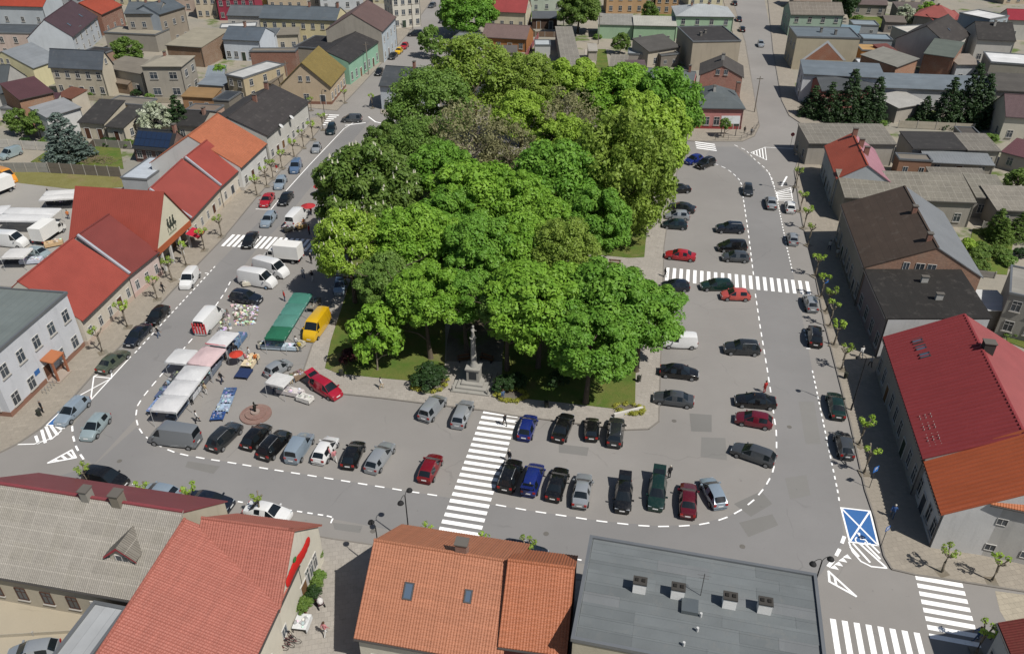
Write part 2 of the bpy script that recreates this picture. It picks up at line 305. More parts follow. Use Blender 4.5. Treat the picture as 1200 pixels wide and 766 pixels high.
# painted markings
WHITE = mat('paint', '#f6f5f2', 1.08); BLUE = mat('paint', '#3f74b4', .8, wear=.25)
MZ = .007
def strip(name, a, b, wd, m=WHITE, z=MZ):
    d = b-a; L = d.length; me_key = (round(L, 2), wd)
    if me_key not in strip.c: strip.c[me_key] = MB().poly([(-L/2, -wd/2, 0), (L/2, -wd/2, 0), (L/2, wd/2, 0), (-L/2, wd/2, 0)]).mesh(name)
    c = (a+b)/2; strip.n += 1; return put(name, strip.c[me_key], m, road, (c.x, c.y, z+.0013*(strip.n % 7)), math.atan2(d.y, d.x))
strip.c = {}; strip.n = 0
def resample(pts):
    w = [P(*p) for p in pts]; out = [w[0]]
    for a, b in zip(w, w[1:]):
        n = max(1, int((b-a).length/.15)); out += [a.lerp(b, (k+1)/n) for k in range(n)]
    return out
def dashes(pts, dash, gap, wd=.15, name='lane_dash', off=0):
    w = resample(pts); acc = off; start = None
    for a, b in zip(w, w[1:]):
        ph = acc % (dash+gap)
        if ph < dash and start is None: start = a
        if ph >= dash and start is not None:
            d = (a-start); strip(name, start, start+d.normalized()*dash, wd); start = None
        acc += (b-a).length
def line(pts, wd=.14, z=MZ):
    w = [P(*p) for p in pts]
    for a, b in zip(w, w[1:]): d = (b-a).normalized()*wd*.35; strip('painted_line', a-d, b+d, wd, z=z)
def zebra(c0, c1, n, ln, wd=.48, long=None):
    a, b = P(*c0), P(*c1); d = (b-a).normalized(); l = Vector((-d.y, d.x))
    if long: l = (P(*long[1])-P(*long[0])).normalized()
    for k in range(n):
        c = a.lerp(b, k/(n-1)); strip('zebra_stripe', c-l*ln/2, c+l*ln/2, wd)
zebra((586.5, 485), (535.5, 631.5), 21, 4.0)
zebra((782, 321), (947, 337.5), 21, 3.9)
zebra((1100.5, 681), (1119, 750), 8, 3.9)
zebra((980, 751), (1081, 768), 8, 4.4)
zebra((267.5, 281.5), (369, 288), 17, 4.0, .5, ((262, 288), (275, 275)))
zebra((388, 135), (372, 146), 6, 3.6, .5, ((366, 138), (392, 139)))
zebra((826, 168), (828, 175), 4, 4.0, .5, ((820, 170), (842, 173)))
dashes([(270, 330), (262, 345), (226, 396), (219, 404), (186, 442.6), (177.5, 452.6), (169, 463), (161.6, 474), (159, 485), (160.4, 495), (164.6, 505.5), (173.7, 514), (186.7, 522), (201, 528.6), (217, 533), (236, 536.4), (255.6, 539.4), (293.7, 545.6), (313.8, 549), (393, 561.5), (476.7, 575), (520, 581.5)], 1.0, .82)
dashes([(581, 591), (615, 597), (704.5, 610.5), (750, 615.5), (773, 616.6), (795.5, 616), (817.5, 614.6), (837, 611), (855, 604.6), (870.7, 595.8), (883, 585.8), (892.5, 575.8), (901, 563), (905.8, 552), (908.8, 538), (910, 527), (910, 515), (909.5, 503), (907.5, 491), (903, 457.6), (899, 432), (891, 384), (885, 343)], 1.05, .92)
dashes([(883, 322), (876.6, 270), (870.8, 231), (869, 216), (866.7, 211), (862, 206), (856, 201), (850, 197), (841, 193), (825, 189)], 1.05, .92)
dashes([(952, 434), (981.5, 574.5), (984, 590)], .5, .52, .15, 'bay_dash')
dashes([(945, 408), (969, 409)], .5, .6, .15, 'bay_dash'); dashes([(942, 386), (948, 408)], .5, .52, .15, 'bay_dash')
dashes([(901, 202), (909, 225), (915, 255), (922.6, 292), (929.6, 322)], .5, .55, .15, 'bay_dash')
dashes([(860.7, 170), (874, 176), (885, 187.6), (897, 197.4), (903.7, 207), (907, 217), (908.4, 222.7)], 1.0, .9)
line([(880, 179), (896.5, 172.6), (898.3, 187.6), (880, 179)]); line([(896, 172.6), (930, 174.4)])
for t in (.2, .4, .6, .8): line([(880+16.5*t, 179-6.4*t), (880+18.3*t, 179+8.6*t)], .2)
line([(910, 225), (926.5, 220), (929, 235), (912, 235), (910, 225)])
for t in (.15, .32, .5, .67, .85): line([(910+2*t, 225+10*t), (926.5+2.5*t, 220+15*t)], .25)
line([(916, 218), (922, 207)], .3)
line([(414, 144), (403, 151), (364, 192), (335, 224), (318, 245)])
line([(432, 137), (440, 143), (450, 145)], .3); line([(405, 147), (428, 144)], .3); line([(300, 245), (318, 245.5)])
dashes([(252, 312), (244, 321), (189, 380), (153, 419)], .55, .5, .15, 'bay_dash'); dashes([(232, 319), (246, 320.5)], .5, .5, .15, 'bay_dash')
line([(153, 418), (105, 470), (78, 499), (62, 513), (40, 520), (21, 520.5)]); line([(153, 418), (143, 419)])
line([(119, 436), (110, 441), (106, 470)]); line([(110, 441), (130.6, 443)]); line([(90, 465), (130.6, 443)]); line([(131, 436), (130.6, 443)])
put('blue_bay', MB().poly(ccw(pxpoly([(54.5, 498), (70, 481), (89, 464.7), (104, 470.5), (78, 498.5)], .004))), BLUE, road)
line([(54.5, 498), (89, 464.7)]); line([(54.5, 498), (78, 498.5)])
for a, b in (((54, 500), (60, 514)), ((49, 504), (53, 518)), ((60, 499), (67, 509)), ((66, 499), (73, 503)), ((42, 511), (45, 519))): line([a, b], .3)
dashes([(84.5, 499), (85.7, 512), (89, 523), (95.7, 535), (106, 547)], 1.0, .8, .2)
line([(56.4, 542), (84, 527), (89, 536), (56.4, 542)], .2); line([(72, 533.5), (78, 538)], .25); line([(64, 538), (68, 540)], .22); line([(79, 530), (86, 536)], .22)
dashes([(155, 566.5), (198, 573), (300, 591), (337.6, 597), (383, 604), (391, 606)], .55, .5, .15, 'bay_dash'); dashes([(390, 607), (386.5, 615), (382, 624)], .6, .5, .15, 'bay_dash')
dashes([(572, 636), (590, 639), (652, 650), (682, 656)], .6, .55, .15, 'bay_dash')
# disabled bay in the south-east
bay = [(985.5, 594.6), (1019.4, 598.5), (1029.3, 638.8), (995.7, 634.5)]
put('blue_bay', MB().poly(ccw(pxpoly(bay, .004))), BLUE, road)
line(bay+bay[:1], .16); line([bay[0], bay[2]], .16); line([bay[1], bay[3]], .16)
line([(994.8, 635), (999, 646), (1009, 657.4), (1021, 663.4), (1039, 665.3)], .15)
line([(1000, 637), (1019, 658)], .2); line([(1008, 637), (1038, 664)], .2); line([(1015, 638), (1031, 654)], .2); line([(1022, 639), (1030, 647)], .2); line([(997, 641), (1006, 651)], .22)
dashes([(989.5, 628), (982.6, 646.7), (974, 660), (958, 676)], 1.0, .75, .32)
for x, y in ((993, 652.5), (988, 656.5), (983, 661), (978, 665)):
    put('give_way_tooth', MB().poly(ccw(pxpoly([(x-5.5, y), (x, y-3.5), (x+5, y+2.2)], MZ))), WHITE, road)
line([(971, 669), (1003, 698), (972, 681), (971, 669)], .2); line([(980, 685), (978, 676)], .2)
# wheelchair symbol
c = P(1011, 632.5); d = (P(1029, 638)-P(996, 634)).normalized(); e = Vector((-d.y, d.x))
def wc(u, v): return c+d*u*.8+e*v*.8
def wl(pts, wd):
    w = [wc(*p) for p in pts]
    for a, b in zip(w, w[1:]): q = (b-a).normalized()*wd*.3; strip('wheelchair_symbol', a-q, b+q, wd, z=.021)
wl([(-.25, .75), (-.2, .1), (.3, .1), (.5, -.45), (.75, -.4)], .13); wl([(-.22, .45), (.2, .45)], .1)
wl([(-.3+.55*math.cos(a), -.15+.55*math.sin(a)) for a in np.linspace(2.2, 6.0, 12)], .12)
put('wheelchair_symbol', MB().disc((0, 0), .14, 0, 12, .001), WHITE, road, (wc(-.27, .95).x, wc(-.27, .95).y, .024))
# ------------------------------------------------------------------ buildings
FR = mat('plain', '#d9d6d0', v=.04); PANE = mat('pane', '#3a4148', 1.0); SILL = mat('plain', '#b9b4ab'); CHIM = mat('brick', '#a5644c'); CAPM = mat('plain', '#6d6861')
DOORM = [mat('plain', c) for c in ('#5b3a28', '#4b4f55', '#7a5a3a', '#3c4a3c')]; GUT = mat('metal', '#6d6a68'); WCACHE = {}
def tile(c, **k): return mat('tile', c, **k)
def seam(c, **k): return mat('seam', c, **k)
def felt(c, **k): return mat('felt', c, **k)
def eter(c, **k): return mat('eternit', c, **k)
def win_mesh(w, h):
    k = (round(w, 2), round(h, 2))
    if k not in WCACHE:
        f = MB(); t = .05
        f.box(-w/2-t, -w/2, -.07, .03, -t, h+t); f.box(w/2, w/2+t, -.07, .03, -t, h+t); f.box(-w/2, w/2, -.07, .03, h, h+t); f.box(-w/2, w/2, -.07, .03, -t, 0)
        f.box(-.025, .025, -.045, .02, 0, h)
        if h > 1.2: f.box(-w/2, -.025, -.045, .02, h*.66, h*.66+.045); f.box(.025, w/2, -.045, .02, h*.66, h*.66+.045)
        p = MB().box(-w/2, w/2, -.02, -.005, 0, h); s = MB().box(-w/2-.15, w/2+.15, -.16, .02, -.16, -.095)
        WCACHE[k] = (f.mesh('window'), p.mesh('pane'), s.mesh('sill'))
    return WCACHE[k]
def door_mesh(w, h):
    k = ('d', w, h)
    if k not in WCACHE:
        f = MB().box(-w/2-.1, -w/2, -.08, .03, 0, h+.1).box(w/2, w/2+.1, -.08, .03, 0, h+.1).box(-w/2, w/2, -.08, .03, h, h+.1)
        p = MB().box(-w/2, w/2, -.03, -.004, 0, h); hd = MB().box(w/2-.16, w/2-.1, -.07, -.03, h*.45, h*.45+.14)
        WCACHE[k] = (f.mesh('door_frame'), p.mesh('door'), hd.mesh('door_handle'))
    return WCACHE[k]
def side_frame(s, L, D):
    return {'f': ((0, 0), (1, 0), 0, L), 'b': ((L, D), (-1, 0), math.pi, L), 'r': ((L, 0), (0, 1), math.pi/2, D), 'l': ((0, D), (0, -1), -math.pi/2, D)}[s]
def add_window(root, s, u, z, w, h, L, D, fm=None, yo=0):
    o0, d, rz, ln = side_frame(s, L, D); x = o0[0]+d[0]*u+(-d[1])*yo; y = o0[1]+d[1]*u+d[0]*yo
    a, b, c = win_mesh(w, h); f = put('window', a, fm or FR, root, (x, y, z), rz); put('pane', b, PANE, f)
    if w > .7 and h > 1.: put('sill', c, SILL, f)
    return f
def add_door(root, s, u, w, h, L, D, m=None, yo=0):
    o0, d, rz, ln = side_frame(s, L, D); x = o0[0]+d[0]*u-d[1]*yo; y = o0[1]+d[1]*u+d[0]*yo
    a, b, c = door_mesh(w, h); p = put('door', b, m or DOORM[int(abs(x*7+L*13)) % 4], root, (x, y, .02), rz); put('door_frame', a, FR, p); put('door_handle', c, GUT, p)
def H(name, label, A, B, h, D=None, roof='gable', rh=3., wc='#d8d0c0', rm=None, wins=None, ch=(), ridge=None, C=None, g=False, ov=.3, os=.12, rp=.5, rm2=None, plinth=None, wm=None, ww=(1., 1.4), cat='house', attic='', sky=(), arc=0, courses=0, ribs=None, sheets=False, gut=True, cut=0, fm=None, side_wm=None, Lx=None, par=.22, push=0.):
    z = 0 if g else h
    a, b = P(*A, z), P(*B, z); d = b-a; L = Lx or d.length; rz = math.atan2(d.y, d.x); n = Vector((-d.y, d.x)).normalized()
    a = a-n*push; b = b-n*push
    if ridge is not None: D = 2*(P(*ridge, h+rh)-a).dot(n)*(.5/rp)
    if C is not None: D = (P(*C, h+(rh if roof == 'shed' else 0))-a).dot(n)
    D = max(D, 1.)
    root = thing(name, label, cat, (a.x, a.y, 0), rz)
    wm = wm or mat('plaster', wc); rm = rm or tile('#b0523f')
    W = MB(); zb = -.1; yr = D*rp; top = {'l': None, 'r': None}
    f0 = arc
    def rect(x0, y0, x1, y1, za, zc): W.poly([(x0, y0, zb), (x1, y1, zb), (x1, y1, zc), (x0, y0, za)])
    gl = roof == 'gable'
    if roof == 'gableY':
        W.poly([(0, f0, zb), (L, f0, zb), (L, f0, h), (L/2, f0, h+rh), (0, f0, h)]); W.poly([(L, D, zb), (0, D, zb), (0, D, h), (L/2, D, h+rh), (L, D, h)])
        rect(L, f0, L, D, h, h); rect(0, D, 0, f0, h, h)
    elif roof == 'shed':
        rect(0, 0, L, 0, h, h); rect(L, D, 0, D, h+rh, h+rh); rect(L, 0, L, D, h, h+rh); rect(0, D, 0, 0, h+rh, h)
    else:
        rect(0, 0, L, 0, h, h); rect(L, D, 0, D, h, h)
        if gl: W.poly([(L, 0, zb), (L, D, zb), (L, D, h), (L, yr, h+rh), (L, 0, h)]); W.poly([(0, D, zb), (0, 0, zb), (0, 0, h), (0, yr, h+rh), (0, D, h)] if not cut else [(0, D, zb), (0, 0, zb), (0, 0, h), (0, D, h)])
        else: rect(L, 0, L, D, h, h); rect(0, D, 0, 0, h, h)
        W.poly([(0, 0, h), (L, 0, h), (L, D, h), (0, D, h)]) if roof == 'flat' else None
    if side_wm is not None and gl:
        [put('gable_wall', MB().poly([W.v[i] for i in fc]), side_wm, root) for fc in W.f[2:4]]; put('rear_wall', MB().poly(W.v[4:8]), wm, root); W.v = W.v[:4]; W.f = W.f[:1]; W.a = W.a[:1]
    put('wall', W, wm, root)
    R = MB(); R2 = MB(); e = .16; t = .14
    if roof == 'gable':
        s1 = rh/yr; s2 = rh/(D-yr)
        R.slab([(-os, -ov, h-s1*ov+e), (L+os, -ov, h-s1*ov+e), (L+os, yr, h+rh+e), (-os+cut, yr, h+rh+e)], t)
        (R2 if rm2 else R).slab([(L+os, D+ov, h-s2*ov+e), (-os, D+ov, h-s2*ov+e), (-os+cut, yr, h+rh+e), (L+os, yr, h+rh+e)], t)
    elif roof == 'gableY':
        s1 = rh/(L/2)
        R.slab([(-ov, D+os, h-s1*ov+e), (-ov, -os, h-s1*ov+e), (L/2, -os, h+rh+e), (L/2, D+os, h+rh+e)], t)
        (R2 if rm2 else R).slab([(L+ov, -os, h-s1*ov+e), (L+ov, D+os, h-s1*ov+e), (L/2, D+os, h+rh+e), (L/2, -os, h+rh+e)], t)
    elif roof == 'hip':
        i = min(D, L)/2*.999; s1 = rh/i; q = h-s1*ov+e; zt = h+rh+e
        if L >= D: r0, r1 = (i, D/2, zt), (L-i, D/2, zt)
        else: r0, r1 = (L/2, i, zt), (L/2, D-i, zt)
        c = [(-ov, -ov, q), (L+ov, -ov, q), (L+ov, D+ov, q), (-ov, D+ov, q)]
        if L >= D: fs = [[c[0], c[1], r1, r0], [c[1], c[2], r1], [c[2], c[3], r0, r1], [c[3], c[0], r0]]
        else: fs = [[c[0], c[1], r0], [c[1], c[2], r1, r0], [c[2], c[3], r1], [c[3], c[0], r0, r1]]
        for f in fs: R.slab(f, t)
    elif roof == 'shed':
        s1 = rh/D; R.slab([(-os, -ov, h-s1*ov+e), (L+os, -ov, h-s1*ov+e), (L+os, D+ov, h+rh+s1*ov+e), (-os, D+ov, h+rh+s1*ov+e)], t)
    else:
        R.slab([(-.12, -.12, h+e), (L+.12, -.12, h+e), (L+.12, D+.12, h+e), (-.12, D+.12, h+e)], t)
    ro = put('roof', R, rm, root)
    if rm2: put('roof_slope', R2, rm2, ro)
    if roof == 'flat' and par:
        PM = mat('metal', '#8f9294', rough=.5)
        for (x0, x1, y0, y1) in ((-.13, L+.13, -.13, .12), (-.13, L+.13, D-.12, D+.13), (-.13, .12, .12, D-.12), (L-.12, L+.13, .12, D-.12)): put('parapet', MB().box(x0, x1, y0, y1, h+e-.1, h+e+par), PM, ro)
    if roof == 'gable' and not (sheets or courses): put('ridge_cap', MB().box(-os+cut, L+os, yr-.13, yr+.13, h+rh+e-.08, h+rh+e+.05), rm, ro)
    if roof == 'gable' and courses:
        s1 = rh/yr; sl = math.hypot(yr+ov, rh+s1*ov); nn = int(sl/.36); Lr = L+2*os
        s2 = rh/(D-yr)
        for side, (yy, zz, ang, rr) in enumerate(((-ov, h-s1*ov+e, math.atan(s1), 0), (D+ov, h-s2*ov+e, math.atan(s2), math.pi))):
            sl = math.hypot(yr+ov, rh+s1*ov) if side == 0 else math.hypot(D-yr+ov, rh+s2*ov); nn = max(1, int(sl/.36))
            xs = np.arange(0, Lr+.001, .0575); m_ = MB(); wv = [.022*math.sin(2*math.pi*x/.23) for x in xs]
            m_.v = [(x, 0, q+.055) for x, q in zip(xs, wv)]+[(x, .4, q+.024) for x, q in zip(xs, wv)]+[(x, 0, -.01) for x in xs]; k_ = len(xs)
            m_.f = [(i, i+1, k_+i+1, k_+i) for i in range(k_-1)]+[(2*k_+i, 2*k_+i+1, i+1, i) for i in range(k_-1)]; m_.a = [0]*len(m_.f)
            me = m_.mesh('tile_course', smooth=35)
            for k in range(nn):
                v = k*sl/nn; dy, dz = v*math.cos(ang), v*math.sin(ang); sg = 1 if side == 0 else -1
                o = put('tile_course', me, rm, ro, (-os if side == 0 else L+os, yy+sg*dy, zz+dz)); o.rotation_euler = (ang, 0, rr)
        xs = np.arange(-os, L+os, .4)
        cm = MB().tube([(0, 0, 0), (.42, 0, 0)], .13, 8).mesh('ridge_tile', smooth=40)
        for x in xs: put('ridge_tile', cm, rm, ro, (min(x, L+os-.42), yr, h+rh+e+.02))
    if roof == 'gable' and sheets:
        s1 = rh/yr; sl = math.hypot(yr+ov, rh+s1*ov); ang = math.atan(s1); nr = int(round(sl/1.5)); nc = int(round((L+2*os)/1.1)); wS = (L+2*os)/nc; hS = sl/nr
        xs = np.linspace(0, wS+.05, 29); m_ = MB(); k_ = len(xs); wv = [.024*math.sin(2*math.pi*x/.177) for x in xs]
        m_.v = [(x, 0, q+.05) for x, q in zip(xs, wv)]+[(x, hS+.1, q+.03) for x, q in zip(xs, wv)]+[(x, 0, -.005) for x in xs]
        m_.f = [(i, i+1, k_+i+1, k_+i) for i in range(k_-1)]+[(2*k_+i, 2*k_+i+1, i+1, i) for i in range(k_-1)]; m_.a = [0]*len(m_.f); me = m_.mesh('roof_sheet', smooth=50)
        tones = [eter(c, flat=1, k=.75) for c in ('#aca69c', '#a9a399', '#afa99f', '#aba59a')]
        for i in range(nc):
            for j in range(nr):
                o = put('roof_sheet', me, random.choice(tones), ro, (-os+i*wS, -ov+j*hS*math.cos(ang), h-s1*ov+e+j*hS*math.sin(ang)+.012*(i % 2)+random.uniform(0, .012))); o.rotation_euler = (ang, 0, random.uniform(-.004, .004))
        put('ridge_cap', MB().box(-os, L+os, yr-.13, yr+.13, h+rh+e-.05, h+rh+e+.12), rm2 or rm, ro)
    if ribs and roof == 'gable':
        s1 = rh/yr; ang = math.atan(s1); sl = math.hypot(yr+ov, rh+s1*ov); me = MB().poly([(-.13, 0, 0), (-.13, sl, 0), (-.07, sl, .15), (-.07, 0, .15)]).poly([(-.07, 0, .15), (-.07, sl, .15), (.07, sl, .15), (.07, 0, .15)]).poly([(.07, 0, .15), (.07, sl, .15), (.13, sl, 0), (.13, 0, 0)]).poly([(-.13, 0, 0), (-.07, 0, .15), (.07, 0, .15), (.13, 0, 0)]).mesh('roof_rib')
        for x in np.arange(-os+.1, L+os, ribs): o = put('roof_rib', me, rm, ro, (x, -ov, h-s1*ov+e)); o.rotation_euler = (ang, 0, 0)
    if gut and roof in ('gable', 'hip', 'shed'):
        s1 = rh/(yr if roof == 'gable' else D if roof == 'shed' else min(D, L)/2); put('gutter', MB().box(-os, L+os, -ov-.13, -ov-.01, h-s1*ov-.02, h-s1*ov+.08), GUT, ro)
        put('downpipe', MB().tube([(L-.15, -ov-.05, h-s1*ov), (L-.15, -.09, h-s1*ov-.35), (L-.15, -.09, .1)], .05, 6), GUT, root)
    for q in ch:
        x, y = q[0]*L, q[1]*D
        if roof == 'gable': zr = h+(rh*y/yr if y < yr else rh*(D-y)/(D-yr))
        elif roof == 'gableY': zr = h+rh*(1-abs(x-L/2)/(L/2))
        elif roof == 'shed': zr = h+rh*y/D
        elif roof == 'hip': zr = h+rh*.6
        else: zr = h
        cw, cl, chh = (q[2:5] if len(q) >= 5 else (.5, .8, 1.3)); cm = mat('plaster', q[5]) if len(q) > 5 else CHIM
        k = put('chimney', MB().box(-cw/2, cw/2, -cl/2, cl/2, -.6, chh), cm, ro, (x, y, zr+e)); put('chimney_cap', MB().box(-cw/2-.08, cw/2+.08, -cl/2-.08, cl/2+.08, chh+.0, chh+.1), CAPM, ro, (x, y, zr+e))
    for (u, v, sw, sh) in sky:     # roof windows on the front slope
        s1 = rh/yr; ang = math.atan(s1); y = v*yr; k = put('skylight', MB().box(-sw/2, sw/2, -sh/2, -sh/2+.1, -.05, .14).box(-sw/2, sw/2, sh/2-.1, sh/2, -.05, .14).box(-sw/2, -sw/2+.1, -sh/2+.1, sh/2-.1, -.05, .14).box(sw/2-.1, sw/2, -sh/2+.1, sh/2-.1, -.05, .14), GUT, root, (u*L, y, h+s1*y+e)); k.rotation_euler = (ang, 0, 0)
        put('pane', MB().box(-sw/2+.1, sw/2-.1, -sh/2+.1, sh/2-.1, 0, .1), mat('glass', '#5a6a7c'), k)
    if plinth:
        for (x0, x1, y0, y1) in ((-.04, L+.04, -.04, -.002), (-.04, -.002, 0, D), (L+.002, L+.04, 0, D)): put('plinth', MB().box(x0, x1, y0, y1, -.05, .75), mat('plain', plinth), root)
    for s, sp in (wins or {}).items():
        cols, st = sp[0], sp[1]; dr = sp[2] if len(sp) > 2 else None; o0, d_, r_, ln = side_frame(s, L, D); zs = sp[3] if len(sp) > 3 else .95
        stp = (h-.1)/st; yo = arc if s == 'f' else 0
        w_, h_ = ww; w_ = min(w_, ln/cols*.62); h_ = min(h_, stp*.62)
        for i in range(cols):
            u = ln*(i+.5)/cols
            for k in range(st):
                zz = zs+k*stp if st > 1 else min(zs, h-h_-.35)
                if zz+h_ > h-.1: zz = h-h_-.2
                if k == 0 and dr is not None and i in (dr if isinstance(dr, tuple) else (dr,)): add_door(root, s, u, min(1.1, ln/cols*.7), 2.2, L, D, yo=yo)
                else: add_window(root, s, u, zz, w_, h_, L, D, fm, yo=yo)
    for s in attic:
        ln = side_frame(s, L, D)[3]; ww_ = .8
        for q in (-.9, .9) if ln > 7 else (0,): add_window(root, s, ln*(rp if s == 'r' else 1-rp if s == 'l' else .5)+q, h+rh*.18, .75, 1.05, L, D, fm)
    root['_L'] = L; root['_D'] = D
    return root
def ccw2(p): return p if sum(a[0]*b[1]-b[0]*a[1] for a, b in zip(p, p[1:]+p[:1])) > 0 else p[::-1]
# --- west side of the square
b1 = H('office_building', 'white two storey office building with flat grey roof and brown plinth at the road corner', (15, 489), (100, 406), 7.7, 13, 'flat', wc='#e6e8ec', rm=felt('#7d8684'), wins={'f': (5, 2, 2), 'l': (4, 2)}, g=True, plinth='#96705e', ww=(1.1, 1.5), ch=((.55, .6, .5, .5, .5, '#b9b9b5'), (.2, .45, .4, .4, .5, '#b9b9b5')), cat='building')
H('row_house', 'cream one storey house with bright red sheet roof next to the white office building', (94, 375), (150, 321), 3.9, roof='gable', rh=5., ridge=(86, 279), wc='#eadfca', rm=seam('#b8594c', per=.35, moss=.08), wins={'f': (5, 1, 3)}, plinth='#cdb9a8', os=.02, ww=(.7, 1.3))
H('row_house', 'pale pink one storey house with dark red roof beside the gabled market hall', (150, 321), (184, 294), 3.9, roof='gable', rh=5., ridge=(113, 262), wc='#ead2c8', rm=seam('#964c46', per=.35, moss=.1), wins={'f': (3, 1)}, plinth='#cdb0a4', os=.02, ww=(.7, 1.3))
hall = H('market_hall', 'gabled hall with tall red roof and cream gable on white posts over an arcade', (183, 292), (222, 257), 4.3, C=(95, 275), roof='gableY', rh=6.6, wc='#d6cbb4', rm=seam('#b45749', per=.3, moss=.05), ov=.2, os=.25, arc=2.6, wins={'f': (3, 1, (0, 2))}, cat='hall', gut=False)
H('row_house', 'cream one storey house with red roof between the gabled hall and its brighter neighbour', (222, 256), (257, 218), 3.9, roof='gable', rh=4.5, ridge=(213, 188), wc='#eadfc8', rm=seam('#b65b50', per=.35, moss=.08), wins={'f': (5, 1, 3)}, plinth='#d0c2ae', os=.02, ww=(.7, 1.3))
H('row_house', 'cream house with plain red roof below the orange tiled house', (257, 218), (281, 196), 3.9, roof='gable', rh=4.6, ridge=(240, 167), wc='#efe4d2', rm=seam('#b9594d', per=.35, moss=.08), wins={'f': (3, 1, 1)}, plinth='#d0c2ae', os=.02, ww=(.7, 1.3))
H('row_house', 'white house with steep weathered orange tile roof and a bare near gable', (281, 196), (311, 168), 4.5, roof='gable', rh=5.2, ridge=(263, 128), wc='#ecebe6', rm=tile('#d4805c', moss=.3, tv=.5), wins={'f': (4, 1, 1)}, plinth='#c9c3ba', os=.05, attic='r')
dish_house = H('row_house', 'long white house with black felt roof and two satellite dishes on its eave', (312, 159), (360, 119), 5.5, roof='gable', rh=3.1, ridge=(321, 99), wc='#dfdcd2', rm=felt('#474342'), wins={'f': (8, 1, (1, 2)), 'r': (3, 1)}, plinth='#b7b0a5', ch=((.5, .45), (.85, .5)))
H('corner_house', 'beige corner house with mossy yellow roof and a shop window', (329, 99), (386, 100), 4.5, C=(408, 80), roof='gableY', rh=4.9, wc='#d9c09c', rm=tile('#9f8a4e', moss=.85, tv=.6), wins={'f': (3, 1, 2), 'r': (5, 1)}, plinth='#8c6656', attic='f', ww=(1.2, 1.5), ov=.45, os=.4)
H('row_house', 'mint green terrace house with black roof along the rising street', (408, 73), (447, 45), 5.5, 11, 'gable', 2.2, wc='#9bd0ae', rm=felt('#3d3b3b'), wins={'f': (8, 1, (2, 5))}, ww=(1., 1.8), os=.05)
H('town_house', 'tall pale blue house with brown roof and a bare beige gable', (447, 37), (463, 20), 8., roof='gable', rh=4.2, ridge=(436, -4), wc='#cfdbe2', rm=tile('#7d6560'), wins={'f': (4, 2, 1)}, side_wm=mat('plaster', '#b9b0a0', stain=.6), os=.1)
H('town_house', 'large cream three storey house at the top of the rising street', (462, 34), (494, 31), 9., 10, 'hip', 2.5, wc='#e9e3d2', rm=felt('#6b6a6c'), wins={'f': (4, 3, 1), 'l': (3, 3), 'r': (3, 3)}, g=True, cat='house')
# --- north side
H('town_house', 'pale grey house with dark roof on the corner behind the park trees', (445, 100), (512, 105), 5.5, 9.5, 'gable', 2.9, wc='#dde5ec', rm=felt('#4f5458'), wins={'f': (5, 1, 2)}, os=.2, ch=((.5, .5),))
H('town_house', 'grey roofed terrace house hidden behind the tallest park trees', (514, 106), (600, 113), 5., 9.5, 'gable', 2.8, wc='#d8cdb8', rm=felt('#55575a'), wins={'f': (7, 1, 3)}, os=.05)
H('town_house', 'black roofed terrace house north of the park beside the long grey barn', (601, 113), (690, 119), 4.8, 9.5, 'gable', 2.8, wc='#d6cbb6', rm=felt('#403f40'), wins={'f': (7, 1, 3)}, os=.05)
H('town_house', 'orange red tiled terrace house peeping over the park trees', (691, 118), (741, 122), 4.6, 9.5, 'gable', 2.9, wc='#dccbb0', rm=tile('#c05a3c'), wins={'f': (4, 1, 1)}, os=.05)
H('house_wing', 'grey roofed pink wing beside the pink corner house', (742, 98), (811, 104), 4.5, 9., 'gable', 2.4, wc='#d68f88', rm=felt('#6f7679'), wins={'f': (5, 1)}, os=.05, ch=((.9, .5),))
H('corner_house', 'pink one storey corner house with grey hipped roof and white window surrounds', (812, 126), (872, 127), 4.6, 12, 'hip', 2.7, wc='#d88d86', rm=felt('#646b6d'), wins={'f': (5, 1, 4), 'r': (4, 1)}, plinth='#a14a48', ch=((.45, .35, .5, .7, 1.6, '#c9c6c0'), (.97, .6, .7, .7, 1.5)), ww=(1.1, 1.7))
H('brick_house', 'red brick gabled house with grey brown roof behind the pink corner house', (821, 88), (870, 91), 6., 10., 'gableY', 2.2, wm=mat('brick', '#cf8a74'), rm=felt('#57524e'), attic='f', ch=((.5, .55, .7, .9, 1.2, '#b9b6b0'),), ov=.4)
H('flat_block', 'beige block with flat black roof beside the northern road', (812, 50), (868, 49), 7., 16, 'flat', wc='#c0b29a', rm=felt('#423f3e'), ch=((.3, .4, .5, 1.2, .8, '#8d8880'), (.45, .55, .5, .9, .8, '#8d8880')), wins={'r': (4, 2)}, cat='building')
H('green_house', 'pale green house with light grey roof facing the northern road', (793, 19), (860, 20), 6.2, 13, 'hip', 2., wc='#b4d8b0', rm=seam('#cfd3d2', moss=.1), wins={'f': (4, 2), 'r': (3, 2)}, ch=((.3, .5), (.6, .5)))
H('green_annex', 'long windowless green annex with cream roof', (743, 30), (793, 31), 4.2, 8, 'shed', .8, wc='#acd4a6', rm=seam('#d9d6c8', moss=.2), wins={'f': (3, 1)}, ww=(.6, .6))
H('green_annex', 'green shed with weathered grey roof at the end of the annex', (701, 29), (742, 30), 3.9, 10, 'shed', .8, wc='#b0d4aa', rm=eter('#a9a79f'), gut=False)
H('orange_house', 'wide orange plastered house far behind the green annex', (710, 16), (765, 16), 6.5, 9, 'gable', 3, wc='#d8ab74', rm=tile('#8c6a58'), wins={'f': (5, 2)}, g=True)
H('orange_house', 'small orange house with dark windows beside the wide orange one', (767, 17), (794, 17), 5.5, 8, 'gable', 2.5, wc='#cda06a', rm=tile('#70605a'), wins={'f': (3, 2)}, g=True)
